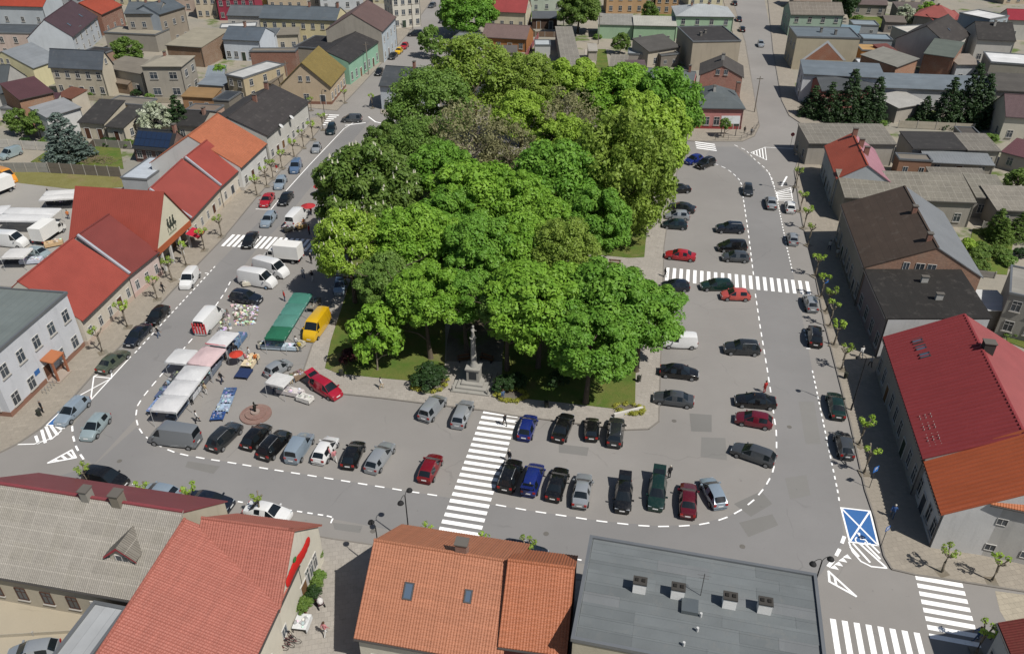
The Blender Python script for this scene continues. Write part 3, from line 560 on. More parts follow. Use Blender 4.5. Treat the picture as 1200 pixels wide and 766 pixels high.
H('shed', 'small beige workshop with a crooked dark roof in the northern yards', (758, 80), (794, 74), 4.2, 7, 'shed', 1.6, wc='#cbbfa8', rm=felt('#5d5a56'), wins={'f': (2, 1, 1)}, g=True, cat='shed')
H('shed', 'low pink shed with mauve felt roof in the northern yards', (736, 82), (758, 82), 3., 5, 'shed', .8, wc='#c98a80', rm=felt('#6b5b5d'), cat='shed')
H('shed', 'low outbuilding with pale flat roof behind the pink shed', (736, 64), (762, 65), 2.8, 5.5, 'flat', wc='#b7ada0', rm=felt('#a4aaac'), cat='shed')
H('shed', 'rust brown lean-to beside the bush in the northern yards', (714, 78), (734, 79), 2.6, 6, 'shed', 1.2, wc='#a58a72', rm=eter('#9a9488'), cat='shed')
H('barn', 'long grey barn with corrugated roof running back from the terrace', (660, 81), (682, 81), 3.4, C=(670, 32), roof='shed', rh=.6, wc='#b3ab9e', rm=eter('#9f998e'), os=.15, cat='barn', gut=False)
H('garage', 'dark timber garage with grey roof under the big northern tree', (624, 22), (653, 22), 3., 7.5, 'shed', .4, wc='#5e4636', rm=felt('#62666a'), wins={'f': (2, 1, (0, 1))}, cat='garage')
H('carport', 'small white carport on the grass north of the terrace', (627, 54), (645, 54), 2.6, 5.5, 'flat', wc='#dcdcd8', rm=felt('#c9d0d2'), cat='carport')
H('shed', 'white flat roofed shed with one window near the round tree', (529, 47), (561, 49), 3.4, 8, 'flat', wc='#e0e0da', rm=felt('#858a8c'), wins={'f': (2, 1)}, cat='shed')
H('timber_house', 'orange timber house with mauve roof and a porch', (565, 43), (617, 46), 3.6, 9, 'gable', 2.4, wc='#c47c36', rm=tile('#8f7872'), wins={'f': (4, 1, 2)})
H('town_house', 'cream house with red roof beside the northern tree', (572, 13), (616, 15), 5., 9, 'gable', 3.2, wc='#e6dab8', rm=tile('#b24d4c'), wins={'f': (4, 1), 'r': (2, 1)}, attic='r')
# --- south side
s1 = H('long_house', 'long beige house with weathered grey corrugated near roof slope and red far slope', (-60, 660.5), (186, 703), 4., roof='gable', rh=4.3, ridge=(210, 600), wc='#d3c6ab', rm=eter('#a09a90'), rm2=seam('#a55257', per=.35), wins={'f': (8, 1, 5)}, sheets=True, ov=.35, ch=((.55, .5, .7, .8, .9, '#a9a498'), (.7, .5, .8, .9, 1., '#9b917e')), os=.1, fm=mat('plain', '#5a4034'), ww=(.9, 1.4))
s2a = H('shop_house', 'cream shop house with red tile roof and a red sign on its gable', (222, 695.5), (326, 711), 4.5, roof='gable', rh=4., ridge=(341, 622), wc='#f0e8d2', rm=tile('#c57a69', tv=.25, moss=.06, k=.64), courses=1, os=.25, attic='', gut=False)
s2b = H('shop_wing', 'wing of the shop with broad red tile roof running toward the alley end', (262, 850), (326, 711), 4.5, Lx=(P(262, 850, 4.5)-P(326, 711, 4.5)).length+4.2, rp=.9, roof='gable', rh=4., ridge=(221, 603), wc='#efe6d0', rm=tile('#c27666', tv=.25, moss=.06, k=.64), courses=1, os=.0, ov=.12, wins={'f': (5, 1)}, ww=(.8, 1.), gut=True, cat='house')
s3a = H('tiled_house', 'cream house with bright orange tile roof and two roof windows beside the alley', (419, 743), (586, 773), 4.5, roof='gable', rh=4.2, ridge=(439, 634), wc='#e9e1cb', rm=tile('#d08a68', tv=.35, moss=.05, k=.62), courses=1, os=.2, wins={'f': (4, 1, 2)}, sky=((.30, .52, .78, 1.3), (.72, .57, .6, 1.0)), ch=((.62, .53, .9, .75, 1.2),))
s3b = H('tiled_house', 'narrow red walled house with orange tile roof beside the flat block', (585, 752), (664, 763), 5.4, roof='gable', rh=3.8, ridge=(680, 668), wc='#8e4440', rm=tile('#cd7e58', tv=.35, moss=.05, k=.62), courses=1, os=.05, wins={'f': (3, 1)})
def rect_frame(q, h): return [P(*p, h) for p in q]
s4 = H('flat_block', 'large block with flat grey felt roof and a row of four chimneys', (671, 750), (969.0, 808.1), 8., C=(695, 632), roof='flat', wc='#d8cdb0', rm=felt('#7a7f80', k=.76), wins={'f': (7, 2), 'r': (4, 2)}, cat='building', ch=())
H('corner_house', 'pale grey house with dark red roof at the southern crossing', (1175, 731), (1204, 800), 5., 12, 'gable', 3.2, wc='#cfd3d4', rm=tile('#8a4038'), wins={'f': (3, 1)})
H('annex', 'low outbuilding with pale grey flat roof in the southern yard', (112, 708), (58, 778), 3., 2.8, 'flat', wc='#c9c2b4', rm=felt('#b9bcbe'), cat='shed')
# --- east side
H('grey_shed', 'grey rendered shed with long corrugated roof at the north east corner', (948, 168), (1050, 169), 4.3, C=(949, 146), roof='shed', rh=.9, wc='#bdb4a6', rm=eter('#958f84'), wins={'l': (2, 1)}, cat='shed', os=.1)
H('town_house', 'grey house with orange red street slope and faded pink rear slope', (968, 171), (982, 209), 5.5, roof='gable', rh=2.6, ridge=(1001, 160), wc='#cdd3d6', rm=tile('#c25f48'), rm2=seam('#c9919c', moss=.15), wins={'f': (6, 1, 2), 'r': (2, 1)}, ch=((.1, .5), (.4, .55), (.6, .6)))
H('long_barn', 'long grey barn with lichen covered corrugated roof behind the brown roofed house', (990, 231), (1143, 237), 4.4, C=(1000, 201), roof='shed', rh=1.6, wc='#b5ad9e', rm=eter('#989285'), os=.1, wins={'f': (5, 1)}, cat='barn')
H('shed', 'open grey shed at the far end of the long barn', (1144, 231), (1184, 233), 3.6, 7, 'shed', 1., wc='#a39d92', rm=eter('#959083'), wins={'f': (2, 1, 1)}, cat='shed')
r17 = H('town_house', 'grey house with brown street slope and a brick gable with white windows', (988, 240), (1015, 313), 6.2, roof='gable', rh=3.6, ridge=(1097, 287), rp=.56, wc='#b7aea4', rm=felt('#57493f'), rm2=seam('#94979a', per=.6, moss=.1), side_wm=mat('brick', '#bd8867'), wins={'f': (8, 1, (2, 6))}, ww=(1.1, 2.1), ch=((.45, .52, .6, .6, 1.), (.88, .52, .6, .6, 1.)), os=.1, plinth='#8b8278')
r18 = H('town_house', 'dark plastered house with low black felt roof between brown and red roofs', (1015, 316), (1041, 374), 5.8, C=(1140, 343), roof='shed', rh=1.1, wc='#a8979a', rm=felt('#35322f'), wins={'f': (4, 1)}, ww=(1.2, 1.8), ch=((.3, .55, .4, .8, .8, '#c9c6be'), (.65, .6, .4, .8, .8, '#c9c6be')), os=.05)
r19 = H('town_house', 'long house with ribbed crimson sheet roof and three roof windows', (1038, 396), (1085, 537), 5., roof='gable', rh=4.1, ridge=(1122, 353), wc='#b9b4ac', rm=seam('#8f3c3e', per=.55, moss=.05, k=.9), rm2=seam('#b7605f', per=.55, moss=.05), ribs=.55, wins={'f': (9, 1, (2, 6))}, sky=((.12, .35, .9, 1.1), (.19, .36, .9, 1.1), (.26, .37, .9, 1.1)), ch=((.32, .54, .9, 1.1, 1.1, '#4b4642'),), os=.05, ww=(1., 1.9))
H('corner_house', 'white corner house with ribbed brick orange roof and blank white end wall', (1085.5, 538), (1107, 602), 4.5, 14.5, 'gable', 4.7, wc='#e6e5e2', rm=seam('#b5603f', per=.5, moss=.05, k=.85), ribs=.5, wins={'f': (4, 1, 1)}, os=.1, ww=(1., 1.8))
H('house_wing', 'white rear wing with bright orange tile roof behind the corner house', (1162, 587), (1250, 605), 6.6, 8, 'gable', 2.4, cut=3.8, push=.05, wc='#dcd9d2', rm=tile('#d67e4c'), wins={'f': (2, 2)}, ww=(.8, .7), os=.1)
H('outbuilding', 'grey two storey house with flat roof behind the crimson roof', (1183, 345), (1260, 362), 6., 8, 'flat', wc='#b9b4a8', rm=felt('#a39f96'), wins={'f': (3, 2)})
H('carport', 'lean-to with bright white slab roof behind the crimson roofed house', (1156, 364), (1188, 365), 3., C=(1149, 341), roof='flat', wc='#8f897e', rm=felt('#e6e6e4'), par=0, cat='carport')
H('shed', 'garden shed with grey corrugated roof beside the thuja hedge', (1168, 246), (1250, 249), 3.3, 7, 'shed', 1., wc='#aba396', rm=eter('#a39c8f'), wins={'f': (3, 1, 1)}, cat='shed')
H('house', 'small house with black flat roof between conifers and the pink roof', (1070, 174), (1133, 175), 3.6, 7, 'shed', .6, wc='#bdb5a8', rm=felt('#403e3d'), wins={'f': (3, 1)})
H('house', 'small house with grey corrugated roof next to the black roofed one', (1134, 176), (1172, 177), 3.6, 7, 'shed', .6, wc='#b7b0a2', rm=eter('#928c82'), wins={'f': (2, 1)})
H('house', 'low mauve roofed house at the eastern yard end', (1174, 178), (1250, 198), 3., 6, 'shed', 1., wc='#cfc7b8', rm=tile('#7c5256'), wins={'f': (3, 1)})
H('shed', 'pale zinc roofed lean-to in front of the black roofed house', (1086, 190), (1165, 194), 2.6, 4, 'shed', .5, wc='#b3aa9b', rm=seam('#9ea2a4'), wins={'f': (3, 1, 1)}, cat='shed')
# --- north east block
H('green_house', 'two storey faded green house with brown grey roof by the northern road', (927, 17), (989, 18), 6., 10, 'gable', 2.4, wc='#aec8b0', rm=eter('#90877c'), wins={'f': (4, 2), 'l': (3, 2)})
r2 = H('town_house', 'tall beige house with flat grey roof and a lost gable outlined on its wall', (934, 44), (1008, 46), 8., 11, 'flat', wc='#cdbf9f', rm=felt('#747f86'), wins={'l': (3, 2)}, ch=((.45, .5, .5, .9, 1.1, '#8f8c86'), (.65, .3, .5, .9, 1.1, '#8f8c86')))
H('town_house', 'white house with a tall white side wall and blue grey roof beside the dark firs', (942, 87), (1037, 92), 6.2, 8.5, 'shed', .8, wc='#e9ebee', rm=felt('#78828a'), wins={'l': (2, 2)})
H('house', 'long low house with grey blue roof behind the firs', (1037.5, 103), (1170, 108), 4.6, 8.5, 'shed', .8, wc='#d9dadb', rm=felt('#7d878e'), wins={'f': (7, 1)})
H('house', 'small reddish house with slate grey roof half hidden by dark firs', (963, 106), (1025, 104), 4.2, 7, 'gable', 1.8, wc='#b87264', rm=felt('#53575a'), wins={'f': (4, 1)}, ch=((.7, .5),))
H('shed', 'orange flat topped shed among the north eastern yards', (1010, 60), (1047, 61), 4., 6.5, 'flat', wc='#cf8a36', rm=felt('#c7a06a'), cat='shed')
H('brick_house', 'stepped brick house with tilted grey roof beside the orange shed', (1050, 79), (1076, 69), 5.5, 9, 'shed', 1., wm=mat('brick', '#ba784a'), rm=felt('#8f8d84'))
H('brick_house', 'dark brick house with mossy slate roof and tiny skylights', (1083, 63), (1118, 68), 6., 10, 'shed', 1.5, wm=mat('brick', '#a5633f'), rm=felt('#6c746c'))
H('house', 'house with steep black roof and blank white gable in the north eastern block', (1112, 55), (1136, 40), 6., 13, 'gable', 4., wc='#dfd9cf', rm=felt('#45403d'), sky=((.5, .5, .7, 1.),))
H('house', 'white house with broad black roof and one chimney in the north eastern block', (1146, 46), (1190, 48), 6., roof='gable', rh=3., ridge=(1146, 26), wc='#dad6cd', rm=felt('#3f3c3a'), wins={'f': (3, 1)}, ch=((.5, .4, .5, .6, 1.2, '#c9c4ba'),))
H('hall', 'long low hall with pale cream flat roof', (1064, 40), (1110, 38), 4., 8, 'flat', wc='#c9c2b2', rm=felt('#dad5ca'), cat='hall')
H('hall', 'grey hall with gleaming white flat roof', (1161, 74), (1270, 82), 6.5, 9.5, 'flat', wc='#b3ac9a', rm=felt('#f2f2f0'), cat='hall')
H('shed', 'small white shed with rust streaked sheet roof', (1122, 76), (1150, 76), 4.6, 6.5, 'shed', .7, wc='#d0d5d8', rm=seam('#b5a899', moss=.7), wins={'f': (2, 1)}, cat='shed')
H('shed', 'lean-to with peeling pale roof between two groups of firs', (1052, 127), (1087, 121), 3.2, 7, 'shed', .6, wc='#c2b8a9', rm=seam('#d2cfc7', moss=.6), cat='shed')
H('house', 'house with dark weathered roof and white hatch at the eastern edge', (1168, 106), (1270, 111), 5.2, 8, 'shed', 1.5, wc='#b9b2a4', rm=felt('#5e5a55'), wins={'f': (4, 1)})
H('house', 'cream house with mauve tile roof beside the tall firs', (1179, 136), (1270, 142), 5.2, 9, 'gable', 3., wc='#e7dfca', rm=tile('#70585a'), wins={'f': (4, 1), 'l': (2, 1)})
H('house', 'house with faded red hipped roof and chimney in the far north east', (1072, 18), (1116, 23), 4.6, 9, 'hip', 2.6, wc='#a8a294', rm=tile('#b8645c'), wins={'f': (3, 1)}, ch=((.5, .5),))
H('house', 'little house with dull red roof beside the faded red one', (1096, 27), (1128, 22), 3.4, 7, 'gable', 1.6, wc='#b0a99b', rm=tile('#a55450'))
H('house', 'pale house with crimson roof at the far eastern edge', (1182, 23), (1250, 26), 5.5, 8, 'gable', 2., wc='#dfdcd0', rm=tile('#b53546'), wins={'f': (3, 1)})
H('town_house', 'tall blue grey house with white roof at the far eastern street', (1160, 24), (1182, 20), 9., 9, 'flat', wc='#aebcc4', rm=felt('#ecebe8'), wins={'f': (3, 3)})
H('house', 'grey roofed cottage behind the far green garden', (1000, 5), (1040, 6), 3.4, 7, 'gable', 2., wc='#b3aa9c', rm=tile('#7c6c68'), wins={'f': (3, 1)})
# --- north west block
H('house', 'pale blue house with orange red roof at the far north western edge', (-25, 6), (50, 8), 5.5, 10, 'gable', 3., wc='#c9d2d8', rm=tile('#c4523a'), wins={'f': (4, 1)})
H('apartment_house', 'pinkish two storey house with flat dark roof', (-25, 39), (74, 41), 6.2, 9, 'flat', wc='#e0c8b8', rm=felt('#585e63'), wins={'f': (6, 2, 3), 'r': (2, 2)})
H('house', 'white house with plum mansard roof and small dormers', (84, 43), (113, 19), 6., 11, 'gable', 4.4, wc='#d5dce2', rm=tile('#604a50'), wins={'f': (5, 2)}, sky=((.25, .35, .9, 1.2), (.7, .35, .9, 1.2)))
H('brick_house', 'brick house with orange red roof next to the plum mansard', (118, 17), (142, 6), 6., 11, 'gable', 3., wm=mat('brick', '#a9674a'), rm=tile('#bd5840'), wins={'f': (3, 1)}, ch=((.9, .5),))
H('concrete_hall', 'raw grey concrete hall with low flat roof', (122, 39), (182, 42), 4.4, 7, 'flat', wc='#b0a899', rm=felt('#a8a08e'), cat='hall')
H('town_house', 'tall bare grey house with slate roof above the concrete hall', (146, 16), (186, 16), 9., 9, 'gable', 2., wc='#b9ae9c', rm=felt('#646b70'), wins={'f': (3, 2)}, ch=((.5, .5), (.9, .5)))
H('stone_house', 'rough stone house with slate roof and pale blue side wall', (186, 17), (216, 8), 9., 9, 'gable', 2., wc='#a89a86', rm=felt('#5c656c'), wins={'f': (3, 2)}, side_wm=mat('plaster', '#c9d3da'))
H('villa', 'beige villa with blue grey roof and central dormer gable', (58, 77), (119, 80), 6.8, roof='gable', rh=3.2, ridge=(66, 58), wc='#dccfb4', rm=felt('#5b626a'), wins={'f': (5, 2, 2)}, attic='r', os=.3)
H('garage_block', 'beige garage block with brown gates beside the villa', (119.5, 79), (166, 87), 5., 7, 'shed', .8, wc='#d9ccb6', rm=felt('#8d8578'), wins={'f': (3, 1, (0, 1, 2))}, cat='garage')
H('cube_house', 'grey beige cubic house with low concrete coloured roof', (166, 78), (212, 78), 7.4, C=(232, 66), roof='hip', rh=1.2, wc='#bdb4a3', rm=felt('#aba392'), wins={'f': (2, 2), 'r': (2, 2)}, ww=(1.7, 1.5), ch=((.45, .5),))
H('workshop', 'brown brick workshop with sand coloured roof behind the cubic house', (200, 76), (241, 79), 5., 14, 'shed', 1.2, wm=mat('brick', '#a07650'), rm=felt('#aba38f'), g=True)
H('house', 'white and blue house with grey roof and red awning', (261, 46), (304, 48), 5.4, 9, 'gable', 2.2, wc='#e2ebf4', rm=felt('#5f6973'), wins={'f': (5, 1, 2)}, ch=((.45, .5),))
H('house', 'yellow gabled house at the western edge', (-22, 74), (38, 80), 5., 9, 'gableY', 3.2, wc='#f0e5ae', rm=felt('#8d9296'), wins={'f': (3, 1)}, attic='f')
H('house', 'white house with charcoal standing seam roof at the western edge', (-45, 111), (6, 109), 5.4, roof='gable', rh=4.2, ridge=(28, 76), wc='#dedad0', rm=seam('#5e6466', per=.5, moss=.1), wins={'f': (3, 1)})
H('brick_house', 'orange brick house with exposed wall and maroon lean-to roof line', (22, 117), (62, 108), 6.2, 8, 'shed', 1.6, wm=mat('brick', '#bb7a48'), rm=tile('#6b474b'))
H('lean_to', 'white lean-to with maroon sheet roof against the orange brick house', (28, 125), (61, 126), 3.6, 4, 'shed', 1.6, wc='#d2ccbe', rm=seam('#64464c', moss=.05), wins={'f': (2, 1)}, cat='shed')
H('shed', 'white walled shed with zinc roof behind the big blue spruce', (54, 138), (94, 126), 5., 5, 'shed', 1., wc='#e2e2de', rm=felt('#9a9c9e'), cat='shed')
H('garage', 'cream garage with black felt roof and grey gate beside the spruce', (92, 143), (122, 145), 3.4, 8, 'shed', 2., wc='#ddd1b6', rm=felt('#403e3d'), wins={'f': (2, 1, (0, 1))}, cat='garage')
H('garage', 'cream garage with black felt roof and brown gate next to the first garage', (124, 148), (145, 150), 3.1, 8, 'shed', 1.6, wc='#e0d5bc', rm=felt('#454341'), wins={'f': (1, 1, 0), 'r': (2, 1)}, cat='garage')
sol = H('cottage', 'brick cottage whose black roof is covered with solar panels', (156, 172), (201, 176), 3., roof='gable', rh=2.6, ridge=(165, 151), wm=mat('brick', '#7d4b40'), rm=felt('#2f3236'), wins={'f': (4, 1)}, ch=((.97, .5),))
H('house', 'beige two storey house with pale flat roof beside the black roofs', (265, 89), (285, 93), 5.6, 13, 'flat', wc='#cdba92', rm=felt('#d3d3cf'), wins={'f': (2, 2), 'r': (3, 2)})
H('garage_row', 'row of low yellow garages behind the villa yard', (125, 121), (169, 125), 2.7, 4.5, 'flat', wc='#ddbd7c', rm=felt('#8d867a'), wins={'f': (4, 1, (0, 1, 2, 3))}, cat='garage')
H('outbuilding', 'low black roofed outbuilding behind the white blossom tree', (158, 143), (236, 148), 3.4, 8, 'gable', 1.6, wc='#cfc4b0', rm=felt('#3a3837'), wins={'f': (5, 1)}, ch=((.95, .4),))
H('long_house', 'long cream yellow house with grey roof and many windows', (304, 21), (394, 24), 6.8, 9, 'gable', 2.4, wc='#ebdca6', rm=felt('#626b72'), wins={'f': (8, 2)}, ch=((.6, .5), (.97, .5)))
H('house', 'amber house behind the long cream yellow one', (300, 7), (352, 8), 7., 8, 'gable', 2.5, wc='#e2b464', rm=felt('#5b5f64'), wins={'f': (5, 2)}, g=True)
H('house', 'house with mauve roof behind the bare beige gable', (352, 8), (404, 8), 6.5, 9, 'gable', 3.5, wc='#d5cdbf', rm=tile('#8a7370'), wins={'f': (4, 2)}, g=True)
H('brick_wall_house', 'tall bare brick fire wall of a narrow outbuilding', (298, 90), (350, 90), 6., 3, 'flat', wm=mat('brick', '#a8694e'), rm=felt('#8d8578'), g=True, cat='building')
H('shed', 'whitish shed with grey roof above the brick fire wall', (298, 62), (325, 62), 4.5, 6, 'shed', .5, wc='#e2e9ef', rm=felt('#6e7478'), wins={'f': (2, 1)}, g=True, cat='shed')
H('shed', 'sand coloured shed beside the whitish one', (326, 60), (352, 59), 4.2, 6, 'shed', .5, wc='#d0c4aa', rm=felt('#8f887b'), wins={'f': (2, 1)}, g=True, cat='shed')
H('hall', 'low hall with large black flat roof behind the mint green house', (345, 56), (402, 60), 4.8, 12, 'flat', wc='#b5a893', rm=felt('#343335'), cat='hall')
H('town_house', 'cream town house in the far north west', (232, 22), (257, 22), 7.5, 8, 'gable', 2.5, wc='#e5d3b2', rm=felt('#5f6468'), wins={'f': (3, 2)}, g=True)
H('town_house', 'raspberry red town house in the far north west', (258, 24), (302, 24), 7., 8, 'gable', 2.5, wc='#b4314f', rm=felt('#5f6468'), wins={'f': (5, 2)}, g=True)
H('house', 'grey roofed house in front of the raspberry red one', (266, 18), (304, 19), 4., 8, 'gable', 2., wc='#d9d5cc', rm=felt('#6a6f73'), wins={'f': (3, 1)})
H('shed', 'flat white shed beside the white and blue house', (258, 34), (300, 32), 3., 5, 'flat', wc='#d9d9d4', rm=felt('#e2e3e0'), cat='shed')
H('canopy_hall', 'low hall with pale blue white flat roof behind the gabled market hall', (142, 209), (172, 211), 3., C=(150, 184), roof='flat', wc='#bfc3c6', rm=felt('#ccd4dc'), cat='hall', par=.1)
# small sheds and outbuildings that fill the yards
W_, E_, N_ = 'in the western yards', 'in the eastern yards', 'in the northern yards'
for (A_, B_, h_, d_, wc_, rm_, rf, lb_) in (
 ((232, 99), (262, 101), 3., 6, '#b9b0a2', felt('#8b949c'), 'shed', 'shed with zinc blue felt roof beside the beige flat house'), ((213, 113), (250, 115), 3., 4, '#b98a5c', felt('#a08058'), 'shed', 'shed with tan roof below the brown brick workshop'), ((250, 118), (268, 119), 3.2, 6, '#8d8578', felt('#3f454c'), 'flat', 'little block with dark flat roof beside the tan roofed shed'),
 ((218, 130), (252, 132), 3., 4, '#cfa890', felt('#8a7a6c'), 'flat', 'salmon walled low garage above the black roofed outbuilding'), ((241, 90), (262, 89), 3.4, 6, '#c3bbae', seam('#a6b0b8'), 'shed', 'narrow outbuilding with light zinc roof beside the cubic house'), ((300, 96), (318, 98), 3., 5, '#a5947c', felt('#7d7468'), 'shed', 'brown shed at the foot of the brick fire wall'),
 ((96, 62), (122, 64), 3.2, 5, '#b7937a', felt('#3f3c3b'), 'flat', 'dark topped shed between the concrete hall and the villa'), ((130, 96), (150, 99), 2.4, 2, '#a08468', felt('#8a7c6c'), 'shed', 'porch roof over the villa garage gates'), ((0, 128), (24, 130), 3.2, 5, '#e0dad0', felt('#8d8d8c'), 'flat', 'white block behind the clipped trees'),
 ((66, 112), (84, 116), 3., 4, '#d3c7b2', tile('#8a5a48'), 'shed', 'brown roofed shed beside the villa wall'), ((1000, 30), (1030, 31), 3., 6, '#a9b0b4', felt('#9aa6ad'), 'flat', 'pale blue flat topped shed behind the tall beige house'), ((1012, 47), (1046, 48), 3.4, 6, '#a5acb0', felt('#8fa0ab'), 'flat', 'blue grey flat topped shed above the orange one'), ((984, 38), (1006, 40), 3., 6, '#a2a8aa', felt('#7f97a3'), 'shed', 'teal grey lean-to behind the tall beige house'),
 ((1052, 11), (1086, 12), 4., 7, '#a59a8e', felt('#6f6560'), 'shed', 'umber roofed shed in the far north eastern gardens'), ((1038, 26), (1062, 27), 3., 5, '#9c9288', felt('#7a7068'), 'shed', 'little brown hut beside the far garden lawn'), ((1006, 76), (1030, 77), 2.8, 5, '#dfe3e6', felt('#e4e8ea'), 'flat', 'white topped glasshouse shed below the orange shed'), ((988, 82), (1006, 83), 3., 4, '#c5ccd0', felt('#b4bec4'), 'flat', 'small grey topped shed beside the white topped one'),
 ((1036, 62), (1052, 61), 4., 5, '#a5473c', felt('#7c4a44'), 'shed', 'dark red narrow outbuilding beside the orange shed'), ((1054, 188), (1092, 190), 3., 3, '#a87a5c', felt('#8c8478'), 'flat', 'brick brown yard block between pink roof and zinc lean-to'), ((1094, 212), (1160, 214), 2.6, 4, '#a69a8a', eter('#8d877c'), 'shed', 'ramshackle lean-to behind the long lichen covered barn'), ((1128, 160), (1150, 161), 3., 5, '#a49a8c', felt('#5d5853'), 'flat', 'dark topped hut beside the eastern yard wall'),
 ((1058, 168), (1072, 169), 2.6, 4, '#dcdcd8', felt('#e6e6e2'), 'flat', 'small white topped kiosk beside the black roofed house'), ((690, 60), (700, 60), 2.6, 4, '#c9beae', felt('#b7b1a6'), 'shed', 'tiny garden hut between the grass strips'), ((775, 66), (796, 64), 3., 5, '#8d8478', felt('#4f4d4b'), 'flat', 'low dark annex behind the crooked workshop'), ((586, 62), (606, 62), 2.8, 4, '#b5aa9a', felt('#6b6561'), 'shed', 'grey hut below the orange timber house'),
 ((1205, 130), (1250, 132), 4., 6, '#cfc6b6', tile('#8f6a5c'), 'shed', 'tan walled annex at the eastern edge'), ((1160, 30), (1176, 31), 3., 5, '#c9c2b4', felt('#4c4845'), 'shed', 'black topped annex beside the tall blue grey house'), ((-20, 100), (14, 100), 3., 6, '#cfc6b4', felt('#7b7873'), 'shed', 'grey topped annex at the yellow gabled house')):
    H('shed', lb_, A_, B_, h_, d_, rf, .7, wc=wc_, rm=rm_, wins={'f': (2, 1)} if B_[0]-A_[0] > 20 else None, ww=(.8, .9), cat='shed', gut=False)
# far row beyond, so that the town goes on to the top of the view and past it
fr = ['#b4533f', '#8a5a4c', '#6b7074', '#a8483c', '#77655e', '#595d60']; fw = ['#e2d8c0', '#d6c2a2', '#c9ced0', '#e6dcb4', '#d2b8a4', '#bcc6b4']
fn = ['red tiled', 'rust brown', 'slate grey', 'brick red', 'umber', 'dark grey']; fwn = ['ivory', 'tan', 'silvery', 'straw yellow', 'salmon', 'sage']
k = 0
for yy, xs in ((-9, range(-60, 1260, 62)), (-26, range(-90, 1300, 66))):
    for x in xs:
        if 470 < x < 560 or 835 < x < 905 or 1090 < x < 1150: continue
        i, j = k % 6, (k//6+k) % 6; k += 1; row = 'first' if yy == -9 else 'second'
        H('far_house', f'far {fwn[j]} walled house with {fn[i]} roof in the {row} row beyond the yards', (x, yy+random.uniform(-2, 2)), (x+random.uniform(38, 52), yy+random.uniform(-2, 2)), random.choice((4., 5.5, 6.)), 9, 'gable', 3., wc=fw[j], rm=tile(fr[i]), wins={'f': (4, 2)}, gut=False)
# silver fire wall caps between the red roofs
for nm, rt, hh, rr_ in (('pale pink one storey', None, 3.9, 5.), ('cream house with plain red roof', None, 3.9, 4.6), ('cream one storey house with red roof between', None, 3.9, 4.5)):
    rt = [o for o in COL.objects if o.get('label', '').startswith(nm)][0]; D_ = rt['_D']; ang = math.atan(rr_/(D_/2)); o = put('fire_wall_cap', MB().box(-.22, .12, 0, math.hypot(D_/2+.3, rr_), .0, .28), mat('metal', '#b9bcc2', metal=.2), rt, (0, -.3, hh+.05)); o.rotation_euler = (ang, 0, 0)
# --- extra pieces of single houses
L = hall['_L']; rhh = 6.6
gm = mat('plaster', '#f0e8c8', stain=.1)
put('gable_wall', MB().poly([(0, 0, 3.3), (L, 0, 3.3), (L, 0, 4.3), (L/2, 0, 4.3+rhh), (0, 0, 4.3)]).poly([(0, .2, 3.3), (0, .2, 4.3), (L/2, .2, 4.3+rhh), (L, .2, 4.3), (L, .2, 3.3)]).poly([(0, 0, 3.3), (0, .2, 3.3), (L, .2, 3.3), (L, 0, 3.3)]), gm, hall)
bo = mat('plain', '#b5623c'); put('fascia_board', MB().box(-.1, L+.1, -.06, -.005, 3.2, 4.15), bo, hall)
for u in (.12, .36, .64, .88): put('post', MB().box(L*u-.17, L*u+.17, .02, .34, 0, 3.3), FR, hall)
em = MB()   # emblem: figures of three riders over a line of lettering
random.seed(3)
for q in (-.75, 0, .75):
    em.blob((L/2+q, -.03, 6.2), .34, 8, (.9, .1, 1.5)); em.blob((L/2+q+.08, -.03, 6.85), .2, 8, (1, .15, 1.1)); em.blob((L/2+q+.3, -.03, 5.7), .36, 8, (1.2, .1, .7)); em.box(L/2+q-.35, L/2+q-.25, -.04, -.006, 5.0, 5.7); em.box(L/2+q+.3, L/2+q+.4, -.04, -.006, 5.0, 5.7)
put('emblem', em.mesh('emblem'), mat('plain', '#3f453c'), hall)
lt = MB()
for q in range(9): lt.box(L/2-1.1+q*.25, L/2-.95+q*.25, -.03, -.006, 4.55, 4.55+(.32 if q % 3 else .24))
put('lettering', lt, mat('plain', '#8a917c'), hall)
put('awning', MB().poly([(L*.78, -.1, 2.9), (L*1.02, -.1, 2.9), (L*1.02, -1.9, 2.3), (L*.78, -1.9, 2.3)]).poly([(L*.78, -1.9, 2.3), (L*1.02, -1.9, 2.3), (L*1.02, -1.9, 2.05), (L*.78, -1.9, 2.05)]), mat('cloth', '#c0203c', .75), hall)
for u in (.25, .5):
    dd = put('satellite_dish', MB().tube([(0, 0, 0), (0, -.5, .3)], .03, 5).tube([(0, -.5, .3), (.02, -.6, .4)], [.55, .38], 14), mat('plain', '#dcdcda'), dish_house, (dish_house['_L']*u, -.35, 5.3))
# sign on the shop gable: red rounded letters' ground with a green leaf
g = s2a; L, D = g['_L'], g['_D']
sg = MB()
for i in range(9):
    t = i/8; sg.blob((L+.08, D*.26+t*D*.46, 5.1+.55*math.sin(t*6)*.3), .62-.12*abs(t-.3), 10, (.12, 1, 1))
so_ = put('sign', sg.mesh('sign', smooth=60), mat('plain', '#d3251f', .8), g); put('sign_leaf', MB().blob((L+.14, D*.42, 5.95), .3, 8, (.25, 1, .8)).mesh('sign_leaf'), mat('plain', '#3b7a3c'), so_)
for u in (.60, .70, .80): add_window(g, 'r', D*u, 1.1, D*.075, 1.7, L, D)
add_door(g, 'r', D*.5, 1.2, 2.2, L, D)
